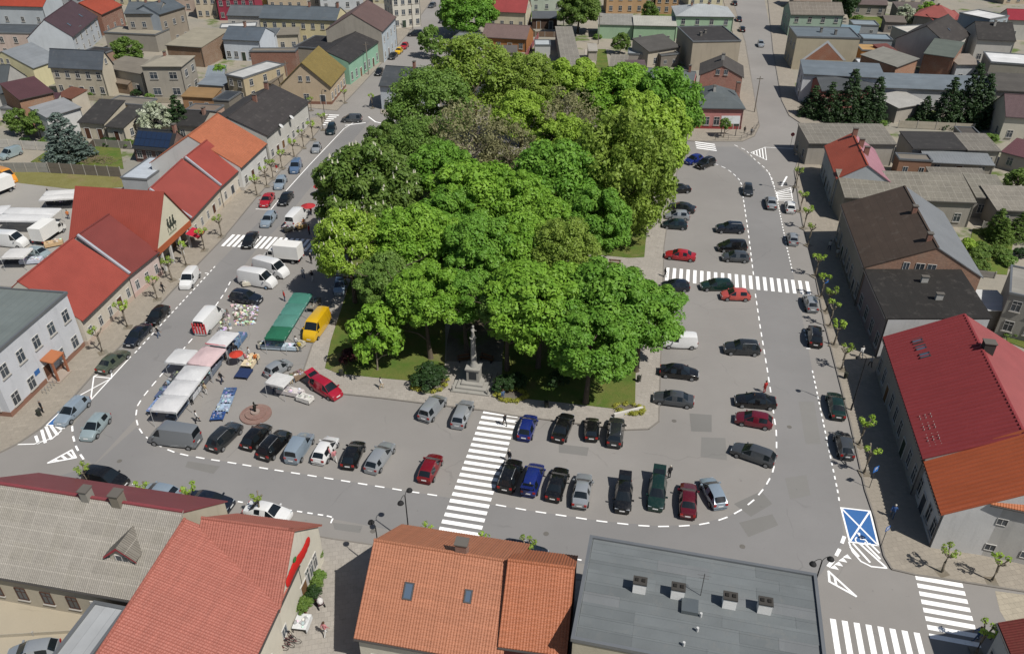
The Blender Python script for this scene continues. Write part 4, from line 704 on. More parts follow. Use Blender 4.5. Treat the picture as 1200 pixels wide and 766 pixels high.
# dormer on the long house
g = s1; L, D = g['_L'], g['_D']; x = L*.80; y0 = D*.17; zr = 4.+4.3*y0/(D/2)+.1
dm = put('dormer', MB().poly([(x-1.1, y0, zr-.1), (x+1.1, y0, zr-.1), (x+1.1, y0, zr+.8), (x, y0, zr+1.75), (x-1.1, y0, zr+.8)]).poly([(x+1.1, y0, zr-.1), (x+1.1, y0+1.6, zr+.8), (x+1.1, y0, zr+.8)]).poly([(x-1.1, y0, zr-.1), (x-1.1, y0, zr+.8), (x-1.1, y0+1.6, zr+.8)]), mat('plaster', '#ddd3bd'), g)
for s in (-1, 1): put('dormer_roof', MB().slab(ccw2([(x, y0-.25, zr+1.9), (x+s*1.45, y0-.25, zr+.65), (x+s*1.45, y0+1.8, zr+.65), (x, y0+3.2, zr+1.9)]), .08), eter('#8f897f'), dm); put('barge_board', MB().poly([(x, y0-.27, zr+1.93), (x+s*1.5, y0-.27, zr+.62), (x+s*1.5, y0-.27, zr+.40), (x, y0-.27, zr+1.66)]), mat('plain', '#a8434a'), dm)
wd = add_window(g, 'f', x, zr+.05, 1.1, .75, L, D); wd.location = (x, y0, zr+.0)
# felt strips, chimneys and hatch of the flat block
g = s4; L, D = g['_L'], g['_D']; tones = [felt(c, k=.76) for c in ('#7d8283', '#767b7c', '#828586', '#7a7f80')]
yy = .2; i = 0
while yy < D-.3:
    x = .2; wS = min(1.02, D-.15-yy); q = 0
    while x < L-.3:
        ln = min(random.choice((2.7, 3.9, 5.2, 7.4)), L-.15-x); put('felt_strip', MB().slab([(x, yy, 8.185+.012*((i+q) % 3)), (x+ln, yy, 8.185+.012*((i+q) % 3)), (x+ln, yy+wS+.06, 8.18+.012*((i+q) % 3)), (x, yy+wS+.06, 8.18+.012*((i+q) % 3))], .012), random.choice(tones), g); x += ln+.004; q += 1
    yy += 1.02; i += 1
inv = g.rotation_euler.z
def toloc(root, px, py, z):
    p = P(px, py, z)-Vector(root.location[:2]); a = -root.rotation_euler.z
    return Vector((p.x*math.cos(a)-p.y*math.sin(a), p.x*math.sin(a)+p.y*math.cos(a)))
for px, py in ((749, 690), (793.5, 697), (854, 708), (895, 714)):
    p = toloc(g, px, py, 8.3); k = put('chimney', MB().box(-.48, .48, -.34, .34, 0, 1.0), mat('plaster', '#f2f0ea', k=.9), g, (p.x, p.y, 8.2)); put('chimney_cap', MB().box(-.52, .52, -.38, .38, 1.0, 1.12), mat('plain', '#4a4743'), k)
    for s in (-.25, .25): put('flue', MB().box(s-.12, s+.12, -.14, .14, 1.12, 1.2), mat('plain', '#26231f'), k)
p = toloc(g, 808, 712, 8.2); put('roof_hatch', MB().box(-.6, .6, -.6, .6, 0, .35), mat('metal', '#7d8486'), g, (p.x, p.y, 8.2))
p = toloc(g, 821, 697, 8.2); put('antenna', MB().tube([(0, 0, 0), (0, 0, 2.4)], .03, 5).tube([(-.5, 0, 2.2), (.5, 0, 2.2)], .02, 4).tube([(-.35, 0, 1.9), (.35, 0, 1.9)], .02, 4), GUT, g, (p.x, p.y, 8.2))
for px, py in ((821, 722), (817, 739), (801, 756)):
    p = toloc(g, px, py, 8.2); put('roof_vent', MB().tube([(0, 0, 0), (0, 0, .4)], .1, 8), mat('plain', '#d5d5d2'), g, (p.x, p.y, 8.2))
# solar panels
g = sol; L, D = g['_L'], g['_D']; ang = math.atan(2.6/(D/2)); pm = MB().box(0, .98, 0, 1.5, .05, .09).mesh('solar_panel'); SP = mat('glass', '#26344c')
nx = int((L-.4)/1.05); ny = int((math.hypot(D/2, 2.6)-.2)/1.56)
for i in range(nx):
    for j in range(max(ny, 1)): o = put('solar_panel', pm, SP, g, (.2+i*1.05, .1+j*1.56*math.cos(ang), 3.+.16+(.1+j*1.56*math.cos(ang))*math.tan(ang))); o.rotation_euler = (ang, 0, 0)
# gable windows and lost-gable outline
g = r17; L, D = g['_L'], g['_D']
for u, w_ in ((.34, .7), (.46, 1.), (.56, 1.)): add_window(g, 'r', D*u, 6.4, w_, 1.0, L, D)
g = r2; L, D = g['_L'], g['_D']
put('gable_trace', MB().poly([(L*.18, -.012, 2.6), (L*.82, -.012, 2.6), (L*.5, -.012, 6.9)]), mat('brick', '#b5693f'), g)
for s in (-1, 1): put('gable_band', MB().poly([(L*.5, -.03, 7.5), (L*.5+s*L*.36, -.03, 2.6), (L*.5+s*L*.31, -.03, 2.6), (L*.5, -.03, 6.8)]), mat('plain', '#c9ccce'), g)
L, D = r18['_L'], r18['_D']; put('end_wall', MB().poly([(L+.02, 0, 0), (L+.02, D, 0), (L+.02, D, 6.85), (L+.02, 0, 5.75)]), mat('plaster', '#e6e4e2'), r18)
# snow guards on the crimson roof
g = r19; L, D = g['_L'], g['_D']
sgm = MB().box(-.05, .05, -.02, .02, 0, .16).mesh('snow_guard')
for j in range(3):
    for i in range(12): y = .5+j*.45; o = put('snow_guard', sgm, FR, g, (L*.72+i*.42, y, 5.+4.1*y/(D/2)+.16))
# ------------------------------------------------------------------ vegetation
BARK = mat('bark', '#6b5f50', .7); BARK2 = mat('bark', '#8a8070', .8)
def leaf_mesh(name, centers, radii, nper, size, flat=.75, droop=0., flower=None, seed=1, up=.5):
    r = np.random.default_rng(seed); C = np.repeat(centers, nper, axis=0); R = np.repeat(radii, nper)
    n = len(C); d = r.normal(size=(n, 3)); d[:, 2] += .35; d /= np.linalg.norm(d, axis=1)[:, None]
    rad = R*(.55+.5*r.random(n)**.6); pos = C+d*rad[:, None]*np.array([1, 1, flat]); pos[:, 2] -= droop*r.random(n)**2*R
    nrm = d+r.normal(size=(n, 3))*.45; nrm[:, 2] += up; nrm /= np.linalg.norm(nrm, axis=1)[:, None]
    a = np.cross(nrm, r.normal(size=(n, 3))); a /= np.linalg.norm(a, axis=1)[:, None]; b = np.cross(nrm, a)
    s = size*(.65+.7*r.random(n)); a *= s[:, None]; b *= (s*.62)[:, None]
    V = np.empty((n, 4, 3)); V[:, 0] = pos-a; V[:, 1] = pos-b*.9+a*.1; V[:, 2] = pos+a; V[:, 3] = pos+b*.9+a*.1
    V[:, 2, 2] -= s*.25
    me = bpy.data.meshes.new(name); me.vertices.add(4*n); me.vertices.foreach_set('co', V.ravel().astype('f'))
    me.loops.add(4*n); me.loops.foreach_set('vertex_index', np.arange(4*n, dtype='i')); me.polygons.add(n); me.polygons.foreach_set('loop_start', np.arange(0, 4*n, 4, dtype='i'))
    me.update(calc_edges=True)
    at = me.attributes.new('var', 'FLOAT', 'FACE'); cl = np.repeat(r.random(len(centers)), nper); at.data.foreach_set('value', np.clip(.5*cl+.5*r.random(n), 0, 1).astype('f'))
    me.materials.append(None)
    return me
def crown_layout(rx, rz, n, seed, lump=.30, low=-.55, gap=.0):
    """clump centres spread through a crown of radius rx and half height rz around its centre"""
    r = np.random.default_rng(seed); out = []; rad = []
    lobes = r.normal(size=(7, 3)); lobes /= np.linalg.norm(lobes, axis=1)[:, None]
    while len(out) < n:
        d = r.normal(size=3); d /= np.linalg.norm(d)
        if d[2] < low: continue
        bump_ = .84+.24*np.max(lobes@d)**3
        t = (.45+.55*r.random()**.45)*bump_; p = d*t*np.array([rx, rx, rz]); q = rx*lump*(.55+.6*r.random())*(.75 if t > .95 else 1.)
        if any(np.linalg.norm((p-o)) < (q+q2)*.42 for o, q2 in zip(out, rad)): 
            if r.random() < .8: continue
        out.append(p); rad.append(q)
    return np.array(out), np.array(rad)
def trunk_mesh(hb, hc, rx, r0, seed, limbs=9, twigs=0, targets=None):
    r = random.Random(seed); m = MB(); lean = r.uniform(-.3, .3); top = hb+(hc-hb)*.75
    m.tube([(0, 0, -.1), (.03, 0, .25), (lean*.3, lean*.2, hb*.5), (lean*.6, lean*.3, hb), (lean, lean*.5, top)], [r0*1.5, r0*1.05, r0*.9, r0*.75, r0*.3], 9)
    for k in range(limbs):
        a = 2*math.pi*k/limbs+r.uniform(-.4, .4); z0 = hb*.75+(top-hb*.75)*r.random(); l = rx*r.uniform(.55, .95)
        e = (math.cos(a)*l, math.sin(a)*l, z0+l*r.uniform(.35, .9)); mid = (e[0]*.45, e[1]*.45, z0+(e[2]-z0)*.6)
        m.tube([(lean*.6, lean*.3, z0), mid, e], [r0*.42, r0*.25, r0*.07], 5)
        for q in range(2 if not twigs else twigs):
            t = r.uniform(.4, 1.); b = [mid[i]+(e[i]-mid[i])*t for i in range(3)]; dd = [r.uniform(-1, 1)*l*.4, r.uniform(-1, 1)*l*.4, r.uniform(.1, 1)*l*.45]
            m.tube([b, [b[i]+dd[i] for i in range(3)]], [r0*.1, r0*.02], 3, False)
    return m.mesh('trunk', smooth=60)
LEAFM = {
 'bright': mat('leaf', '#76a234', .86, c2='#98be48', c3='#5c8e2a'),
 'green': mat('leaf', '#6a9a36', .84, c2='#88b246', c3='#55862e'),
 'lime': mat('leaf', '#8fb03c', .86, c2='#abc652', c3='#779c34'),
 'olive': mat('leaf', '#84a03e', .80, c2='#9fb452', c3='#6f8c36'),
 'deep': mat('leaf', '#6e9140', .78, c2='#8aa852', c3='#5c7f36'),
 'bare': mat('leaf', '#8d8c62', .80, c2='#a3a074', c3='#7c7c54'),
 'dark': mat('leaf', '#3d5a30', .6, c2='#4c6c38', c3='#30482a'),
 'spruce': mat('leaf', '#5f7165', .6, c2='#82938a', c3='#4c5d52', tr=.1),
 'fir': mat('leaf', '#38502e', .6, c2='#4a6638', c3='#2c4226', tr=.1),
 'white': mat('leaf', '#9aa880', .75, c2='#e2e6d2', c3='#bfc8a4'),
 'yellow': mat('leaf', '#a4a844', .7, c2='#d8d25a', c3='#8f9844'),
 'hedge': mat('leaf', '#66853c', .76, c2='#869f4c', c3='#54732f'),
}
CR = {}
def crown(kind, seed):
    k = (kind, seed)
    if k in CR: return CR[k]
    if kind == 'maple': c, r = crown_layout(5.5, 4.6, 105, seed, .25); me = leaf_mesh('crown', c, r, 270, .225, seed=seed)
    elif kind == 'chestnut': c, r = crown_layout(5.5, 5., 110, seed, .24); me = leaf_mesh('crown', c, r, 240, .225, seed=seed, flat=.85)
    elif kind == 'weeping': c, r = crown_layout(5.5, 6., 125, seed, .22, low=-.75); me = leaf_mesh('crown', c, r, 210, .20, seed=seed, droop=1.4, up=.1)
    elif kind == 'fine': c, r = crown_layout(5.5, 5., 120, seed, .24); me = leaf_mesh('crown', c, r, 200, .175, seed=seed)
    elif kind == 'bare': c, r = crown_layout(5.5, 5., 75, seed, .24); me = leaf_mesh('crown', c, r, 55, .19, seed=seed)
    elif kind == 'small': c, r = crown_layout(2.6, 3., 46, seed, .30); me = leaf_mesh('crown', c, r, 80, .23, seed=seed)
    elif kind == 'bush': c, r = crown_layout(1.6, 1.4, 34, seed, .34, low=-.2); me = leaf_mesh('crown', c, r, 80, .15, seed=seed)
    CR[k] = me; return me
TRUNKS = {}
def tree(name, label, px, py, rpx, kind, col, h_c=10.5, seed=1, sz=1., group=None, hb=3.2, base=None):
    """px,py: sighted middle of the crown at height h_c; rpx crown radius as sighted"""
    p = P(px, py, h_c); dist = math.hypot(math.hypot(p.x, p.y), CAM_H-h_c); R = rpx*dist/math.hypot(FPX, (py-CY))*1.06
    t = thing(name, label, 'tree', (p.x, p.y, .1), 0, group)
    me = crown(kind, seed); rx0 = {'small': 2.6, 'bush': 1.6}.get(kind, 5.5)
    s = R/rx0; c = put('crown', me, LEAFM[col], t, (0, 0, h_c-.1), seed*1.7+px); c.scale = (s, s, s*sz)
    tk = (kind == 'bare', kind == 'small', seed % 3, round(h_c/2))
    if tk not in TRUNKS: TRUNKS[tk] = trunk_mesh(h_c*.32, h_c+1.5, R*.85, .12 if kind == 'small' else .34, seed, 10 if kind != 'bare' else 26, 14 if kind == 'bare' else 0)
    put('trunk', TRUNKS[tk], BARK2 if kind in ('bare', 'small') else BARK, t)
    return t
PT = [ # crown middle, radius, kind, colour, height, seed, stretch, label
 (502, 128, 46, 'fine', 'deep', 11, 11, 1.1, 'deep green fine leaved park tree at the north western corner of the park'),
 (556, 96, 50, 'fine', 'olive', 13, 12, 1.0, 'tall olive green park tree rising highest over the park'),
 (612, 103, 38, 'fine', 'olive', 12, 13, 1.1, 'olive green tree next to the highest park tree'),
 (548, 165, 44, 'bare', 'bare', 11, 14, 1.1, 'brownish half bare tree with twigs showing in the middle of the park'),
 (596, 172, 30, 'bare', 'bare', 10, 15, 1.2, 'thin half bare tree beside the lime coloured crown'),
 (488, 178, 38, 'fine', 'deep', 9, 16, 1., 'dark dense tree under the half bare crown beside the western road'),
 (610, 138, 30, 'maple', 'lime', 11, 17, 1.2, 'narrow lime yellow tree between the half bare trees'),
 (664, 142, 36, 'bare', 'bare', 11, 18, 1.1, 'half bare brownish tree with reddish twigs behind the bright round maple'),
 (672, 104, 36, 'maple', 'lime', 11, 19, 1., 'lime green tree on the northern edge of the park below the long barn'),
 (728, 112, 40, 'maple', 'bright', 11, 21, 1., 'fresh green tree on the northern edge below the orange red terrace roof'),
 (778, 128, 38, 'chestnut', 'green', 10, 22, 1.2, 'green chestnut nearest to the pink corner house'),
 (757, 168, 50, 'maple', 'lime', 10, 23, 1.2, 'broad lime green tree by the north eastern road bend'),
 (727, 208, 58, 'weeping', 'olive', 10, 24, 1.15, 'large drooping olive lime tree on the eastern park edge'),
 (652, 212, 50, 'maple', 'green', 10.5, 25, 1., 'rounded vivid green maple in the centre of the park'),
 (560, 228, 50, 'maple', 'bright', 10, 26, 1., 'bright maple west of the rounded vivid green maple'),
 (432, 222, 54, 'chestnut', 'hedge', 10, 27, 1.05, 'horse chestnut with pale flower candles by the western road'),
 (408, 288, 36, 'chestnut', 'lime', 9, 28, 1.25, 'yellow green chestnut overhanging the market side pavement'),
 (487, 283, 46, 'maple', 'bright', 9.5, 29, 1., 'bright green maple between the chestnuts and the park middle'),
 (500, 352, 42, 'maple', 'bright', 8.5, 31, 1., 'bright maple leaning over the western lawn'),
 (566, 292, 44, 'maple', 'green', 10, 32, 1.1, 'green maple above the monument path'),
 (612, 290, 44, 'maple', 'bright', 10, 33, 1., 'bright maple beside the brownish green one in the park'),
 (656, 300, 40, 'fine', 'olive', 10.5, 34, 1.2, 'brownish green tree among the bright maples'),
 (698, 262, 36, 'maple', 'green', 9, 35, 1.2, 'green maple beside the drooping tree'),
 (632, 358, 60, 'maple', 'bright', 9, 36, .95, 'large bright maple spreading over the monument forecourt'),
 (708, 358, 56, 'maple', 'green', 9, 37, 1., 'large green maple on the south eastern lawn'),
 (752, 370, 48, 'maple', 'green', 8, 38, .9, 'green maple reaching out over the parked white van'),
 (690, 410, 48, 'maple', 'green', 7.5, 39, .95, 'low spreading maple at the south eastern corner of the park'),
 (594, 362, 30, 'maple', 'deep', 9, 41, 1.1, 'shaded maple right behind the monument column'),
 (528, 250, 36, 'maple', 'green', 9, 42, 1.1, 'green maple filling the gap west of the park centre'),
 (604, 240, 38, 'maple', 'bright', 9.5, 43, 1.1, 'bright maple between the two rounded ones in the park centre'),
 (520, 200, 36, 'maple', 'green', 9, 44, 1., 'green maple below the brownish half bare crown'),
 (455, 330, 34, 'maple', 'deep', 7.5, 45, 1.1, 'shaded maple behind the western lawn'),
 (545, 345, 34, 'maple', 'green', 8.5, 46, 1.1, 'green maple beside the one leaning over the western lawn'),
 (452, 175, 26, 'maple', 'hedge', 8, 47, 1.2, 'dense green tree where the western road meets the rising street'),
 (660, 165, 30, 'maple', 'lime', 9.5, 48, 1.1, 'lime tree tucked behind the rounded vivid green maple'),
 (645, 262, 34, 'maple', 'bright', 9, 49, 1., 'bright maple below the rounded vivid green one'),
]
for i, (x, y, r, kd, col, hc, sd_, sz, lb) in enumerate(PT):
    base_seed = {'maple': 101+sd_ % 4, 'chestnut': 111+sd_ % 2, 'weeping': 121, 'fine': 131+sd_ % 3, 'bare': 141+sd_ % 2}[kd]
    t = tree('park_tree', lb, x, y, r, kd, col, hc, base_seed, sz, 'big trees of the park'); t.rotation_euler.z = sd_*2.1
    if 'candles' in lb or 'yellow green chestnut' in lb:     # flower candles of the chestnuts
        cr_ = t.children[0]; ct, rd = crown_layout(5.5, 5., 110, base_seed, .24); rr = random.Random(5); mb = MB()
        for q, w_ in zip(ct, rd):
            for _ in range(2):
                dd = Vector((rr.gauss(0, 1), rr.gauss(0, 1), rr.gauss(.5, 1))).normalized()*w_*1.02; b = Vector(q)+dd*Vector((1, 1, .85)).z
                mb.tube([b, b+Vector((0, 0, .38))], [.11, .03], 5)
        o = stuff(put('flower_candles', mb, mat('plain', '#e4e0c8'), cr_))
tree('young_tree', 'young bright green tree on a thin trunk on the western lawn', 438, 396, 28, 'small', 'bright', 4.8, 151, 1.25)
tree('street_tree', 'dense green tree beside the far end of the rising street', 548, 14, 30, 'maple', 'green', 7, 102, 1.)
tree('garden_tree', 'big round green tree in the northern gardens', 678, 10, 24, 'maple', 'hedge', 7, 103, 1.)
tree('round_tree', 'round dark green tree by the white flat roofed shed', 504, 50, 13, 'small', 'deep', 4, 152, 1.2)
tree('garden_tree', 'leafy bush tree beside the bare concrete hall', 148, 60, 15, 'small', 'hedge', 4.5, 153, .9)
tree('blossom_tree', 'white blossoming fruit tree by the black outbuilding', 182, 141, 15, 'small', 'white', 4, 151, 1.)
tree('garden_tree', 'clipped green tree by the white yard wall', 20, 143, 11, 'small', 'hedge', 2.6, 152, 1.); tree('garden_tree', 'second clipped green tree by the white yard wall, beside the spruce', 42, 146, 13, 'small', 'hedge', 2.9, 153, 1.)
tree('garden_tree', 'dark tree in the north eastern gardens beside the cottage', 990, 6, 14, 'small', 'dark', 4.5, 152, 1.2); tree('garden_tree', 'light green tree in the far north eastern garden', 1086, 16, 9, 'small', 'bright', 3.5, 151, 1.); tree('garden_tree', 'blossoming pale tree in the far north eastern garden', 1062, 18, 9, 'small', 'white', 3.5, 153, 1.)
tree('garden_tree', 'dark green bush at the eastern edge beside the garden shed', 1192, 214, 12, 'small', 'hedge', 2.8, 152, 1.); tree('garden_tree', 'bush in the northern yard beside the rust brown lean-to', 727, 52, 10, 'small', 'hedge', 2.6, 151, 1.); tree('garden_tree', 'garden tree beside the beige flat house', 258, 86, 7, 'small', 'bright', 3, 152, 1.2); tree('garden_tree', 'small garden tree among the orange houses', 762, 12, 9, 'small', 'hedge', 3, 153, 1.)
tree('garden_tree', 'little green tree before the pink corner house beside the signboard', 850, 146, 6, 'small', 'deep', 2.8, 151, 1.)
# conifers
SPR = {}
def conifer(label, px, py, h, r, col='fir', name='fir_tree', group=None, seed=1):
    k = (col == 'spruce', seed % 2)
    if k not in SPR:
        rg = np.random.default_rng(40+seed); cs = []; rs = []
        for lv in np.linspace(.05, .98, 17):
            rr = (1-lv)**.85*1.0+.05; n = max(3, int(15*rr))
            for q in range(n):
                a = 2*math.pi*(q+rg.random())/n; t = rr*(.5+.5*rg.random()); cs.append((math.cos(a)*t, math.sin(a)*t, lv*3.2-.12*t)); rs.append(.13+.1*rr)
        SPR[k] = leaf_mesh('foliage', np.array(cs), np.array(rs), 42, .062, flat=.45, droop=.5, seed=seed, up=.5)
    p = P(px, py); t = thing(name, label, 'tree', (p.x, p.y, 0), seed, group); c = put('foliage', SPR[k], LEAFM[col], t, (0, 0, .35)); c.scale = (r*1.22, r*1.22, h/3.3)
    put('trunk', MB().tube([(0, 0, -.1), (0, 0, h*.92)], [.22, .03], 7), BARK, t)
conifer('big blue grey spruce on the lawn behind the market yard', 82, 186, 9, 3.9, 'spruce', 'spruce_tree', seed=1)
conifer('tall dark fir beside the solar panel cottage', 214, 160, 8.5, 2.9, 'fir', seed=2)
for (x, y, h, r, lb) in ((950, 136, 6.5, 2.6, 'dark fir closest to the north eastern pavement corner'), (968, 140, 8, 2.6, 'dark fir in front of the small reddish house'), (990, 141, 11, 3., 'tallest dark fir of the group beside the reddish house'), (1008, 142, 7.5, 2.6, 'dark fir leaning on the tallest of the reddish house group'), (1020, 142, 9.5, 2.8, 'dark fir at the eastern end of the reddish house group')): conifer(lb, x, y, h, r, seed=int(x) % 3+1, group='firs by the north eastern corner')
for (x, y, h, r, lb) in ((1080, 143, 5.5, 1.9, 'small fir beside the peeling lean-to'), (1105, 146, 10, 3., 'tall fir in front of the long grey blue roof'), (1128, 146, 13, 3.2, 'tallest fir of the eastern yard'), (1143, 147, 11, 3., 'tall fir next to the tallest one of the eastern yard'), (1158, 146, 5, 2.2, 'low fir beside the cream house with mauve roof')): conifer(lb, x, y, h, r, seed=int(x) % 3+1, group='firs of the eastern yard')
for (x, y, h, r, lb) in ((1165, 277, 4.6, 1.7, 'thuja at the open end of the eastern garden hedge'), (1172, 284, 3.8, 1.6, 'thuja next to the first of the eastern hedge'), (1190, 280, 4.4, 1.8, 'thuja nearest the garden shed in the eastern hedge')): conifer(lb, x, y, h, r, 'hedge', 'thuja', seed=2)
# shrubs of the park
p = P(503, 452); t = thing('clipped_shrub', 'dark round clipped shrub ringed by yellow flowers beside the monument forecourt', 'shrub', (p.x, p.y, .15))
me = crown('bush', 161); c = put('foliage', me, LEAFM['dark'], t, (0, 0, 1.1)); c.scale = (1.25, 1.15, 1.0); put('stem', MB().tube([(0, 0, 0), (0, 0, 1)], [.1, .04], 5), BARK, t)
def flowerbed(label, px, py, rx, ry):
    p = P(px, py); t = thing('flower_bed', label, 'flower bed', (p.x, p.y, .12), -.196); rg = np.random.default_rng(int(px)); n = 34
    a = rg.random(n)*2*math.pi; q = .75+.3*rg.random(n); cs = np.stack([np.cos(a)*q*rx, np.sin(a)*q*ry, .15+.1*rg.random(n)], 1); put('flowers', leaf_mesh('flowers', cs, np.full(n, .32), 40, .1, seed=3), LEAFM['yellow'], t); put('soil', MB().disc((0, 0), rx, .05, 20, .08, ry), mat('earth', '#5e5244', .7), t)
flowerbed('ring of yellow flowers around the dark clipped shrub', 503, 450, 2.2, 1.9); flowerbed('yellow flower bed at the edge of the monument forecourt', 599, 465, 1.8, 1.2); flowerbed('corner flower bed with low white edging at the south eastern lawn', 738, 481, 1.7, .9)
for (x, y, lb) in ((590, 458, 'dark bush beside the yellow bed of the monument forecourt'), (605, 455, 'dark bush right of the monument on the eastern lawn'), (412, 425, 'maroon leaved low bush on the western lawn'), (655, 452, 'low bush under the south eastern maples')):
    p = P(x, y); t = thing('bush', lb, 'bush', (p.x, p.y, .15)); c = put('foliage', crown('bush', 162), mat('leaf', '#5c2f30', .4, c2='#7d4444', c3='#4a2626') if 'maroon' in lb else LEAFM['dark'], t, (0, 0, .7)); c.scale = (.8, .8, .75); put('stem', MB().tube([(0, 0, 0), (0, 0, .7)], [.06, .03], 5), BARK, t)
for i, (x, y) in enumerate(((1135, 292), (1150, 296), (1170, 300), (1145, 304))):
    p = P(x, y); t = thing('bush', ['yellow green bush at the edge of the eastern garden lawn', 'trimmed bush in the eastern garden', 'leafy bush below the eastern thujas', 'bush by the brick gable of the brown roofed house'][i], 'bush', (p.x, p.y, 0)); c = put('foliage', crown('bush', 163), LEAFM['hedge' if i else 'lime'], t, (0, 0, .6)); c.scale = (.9, .9, .7); put('stem', MB().tube([(0, 0, 0), (0, 0, .6)], [.06, .03], 5), BARK, t)
# pollarded street trees
POL = []
for v in range(4):
    r = random.Random(60+v); m = MB(); h = 2.1+.25*v/3; m.tube([(0, 0, -.1), (.03*v, .02, .2), (.05, -.03, h*.6), (0, 0, h)], [.16, .12, .1, .11], 7); tips = []
    for k in range(5):
        a = 2*math.pi*k/5+r.uniform(-.4, .4); l = r.uniform(.55, .95); e = (math.cos(a)*l*.75, math.sin(a)*l*.75, h+l*.85); md = (e[0]*.6, e[1]*.6, h+l*.3); m.tube([(0, 0, h-.05), md, e], [.085, .06, .075], 5); tips.append(e); m.blob(e, .11, 6)
    tm = m.mesh('trunk', smooth=50); n_ = (5, 4, 5, 3)[v]; lm = leaf_mesh('foliage', np.array(tips[:n_])+np.array([0, 0, .12]), np.full(n_, .29), 40, .11, seed=v, flat=.9); POL.append((tm, lm))
def pollard(px, py, label, group, z=0, k=0, s=1., fol=1.):
    p = P(px, py, z); t = thing('pollard_tree', label, 'tree', (p.x, p.y, .1), k*1.3+px, group); t.scale = (s, s, s); tm, lm = POL[k % 4]; put('trunk', tm, BARK2, t); f = put('foliage', lm, LEAFM['lime' if k % 3 else 'olive'], t); 
    grate = put('tree_pit', MB().slab([(-.5, -.5, .012), (.5, -.5, .012), (.5, .5, .012), (-.5, .5, .012)], .02), mat('earth', '#7a6c58', .8), t)
lbE = 'knobbly pollarded tree with leaf tufts along the eastern kerb'; lbW = 'knobbly pollarded tree with sparse leaves along the western kerb'; lbS = 'pollarded tree showing over the roofs of the southern houses'
for i, (x, y) in enumerate(((932.6, 219.6), (937.6, 248), (942, 268), (947, 288), (955, 324), (961, 349), (968, 366), (971, 383), (977, 405), (985.5, 433.5), (1007, 522), (1013, 555))): pollard(x, y, lbE, 'pollards along the eastern kerb', k=i, s=1.12)
for i, (x, y, lb) in enumerate(((1103, 671, 'pollarded tree on the pavement below the blank white end wall'), (1161, 681.5, 'pollarded tree beside the side street paving, next to its long shadow'), (1144, 765, 'pollarded tree at the shaded end of the southern zebra'))): pollard(x, y, lb, None, k=i)
for i, (x, y) in enumerate(((379, 152.6), (367, 164), (356, 174), (345, 184.5), (331, 198), (320, 210), (313, 219), (301.5, 229.5), (260, 278), (240, 294), (218, 312), (202, 329), (184.5, 352), (150, 384), (121, 414))): pollard(x, y, lbW, 'pollards along the western kerb', k=i+1, s=1.12)
for i, (x, y) in enumerate(((365, 130), (404.5, 121), (436.5, 127))): pollard(x, y, 'slim pollard at the mouth of the rising street', 'pollards at the rising street', k=i, s=.95)
for i, (x, y) in enumerate(((95, 548), (165, 568), (220, 573), (301, 582), (498, 620), (563, 630), (618, 637))): pollard(x, y, lbS, 'pollards along the southern kerb', z=2.8, k=i, s=.95)

rb = random.Random(21)
for lbv, grp, pts in (('low garden bush among the western yards', 'garden bushes of the western yards', [(68, 190), (98, 176), (128, 170), (150, 172), (110, 112), (160, 112), (240, 104), (176, 116), (30, 168), (55, 170), (262, 112), (120, 30), (235, 40), (8, 100)]), ('low garden bush among the eastern yards', 'garden bushes of the eastern yards', [(1050, 34), (1005, 24), (1020, 34), (1088, 34), (1034, 148), (1066, 146), (1175, 150), (1160, 166), (1090, 148), (1148, 316), (1180, 310), (1195, 300), (1184, 390)]), ('low garden bush among the northern yards', 'garden bushes of the northern yards', [(716, 84), (700, 46), (622, 40), (640, 12), (760, 22), (740, 88), (650, 88), (520, 60), (535, 66)])):
    for i, (x, y) in enumerate(pts):
        p = P(x, y); t = thing('bush', lbv, 'bush', (p.x, p.y, 0), rb.random()*6, grp); c = put('foliage', crown('bush', 161+i % 3), LEAFM[('hedge', 'deep', 'dark')[i % 3]], t, (0, 0, .55)); q = rb.uniform(.6, 1.); c.scale = (q, q, q*.75); put('stem', MB().tube([(0, 0, 0), (0, 0, .5)], [.06, .03], 5), BARK, t)
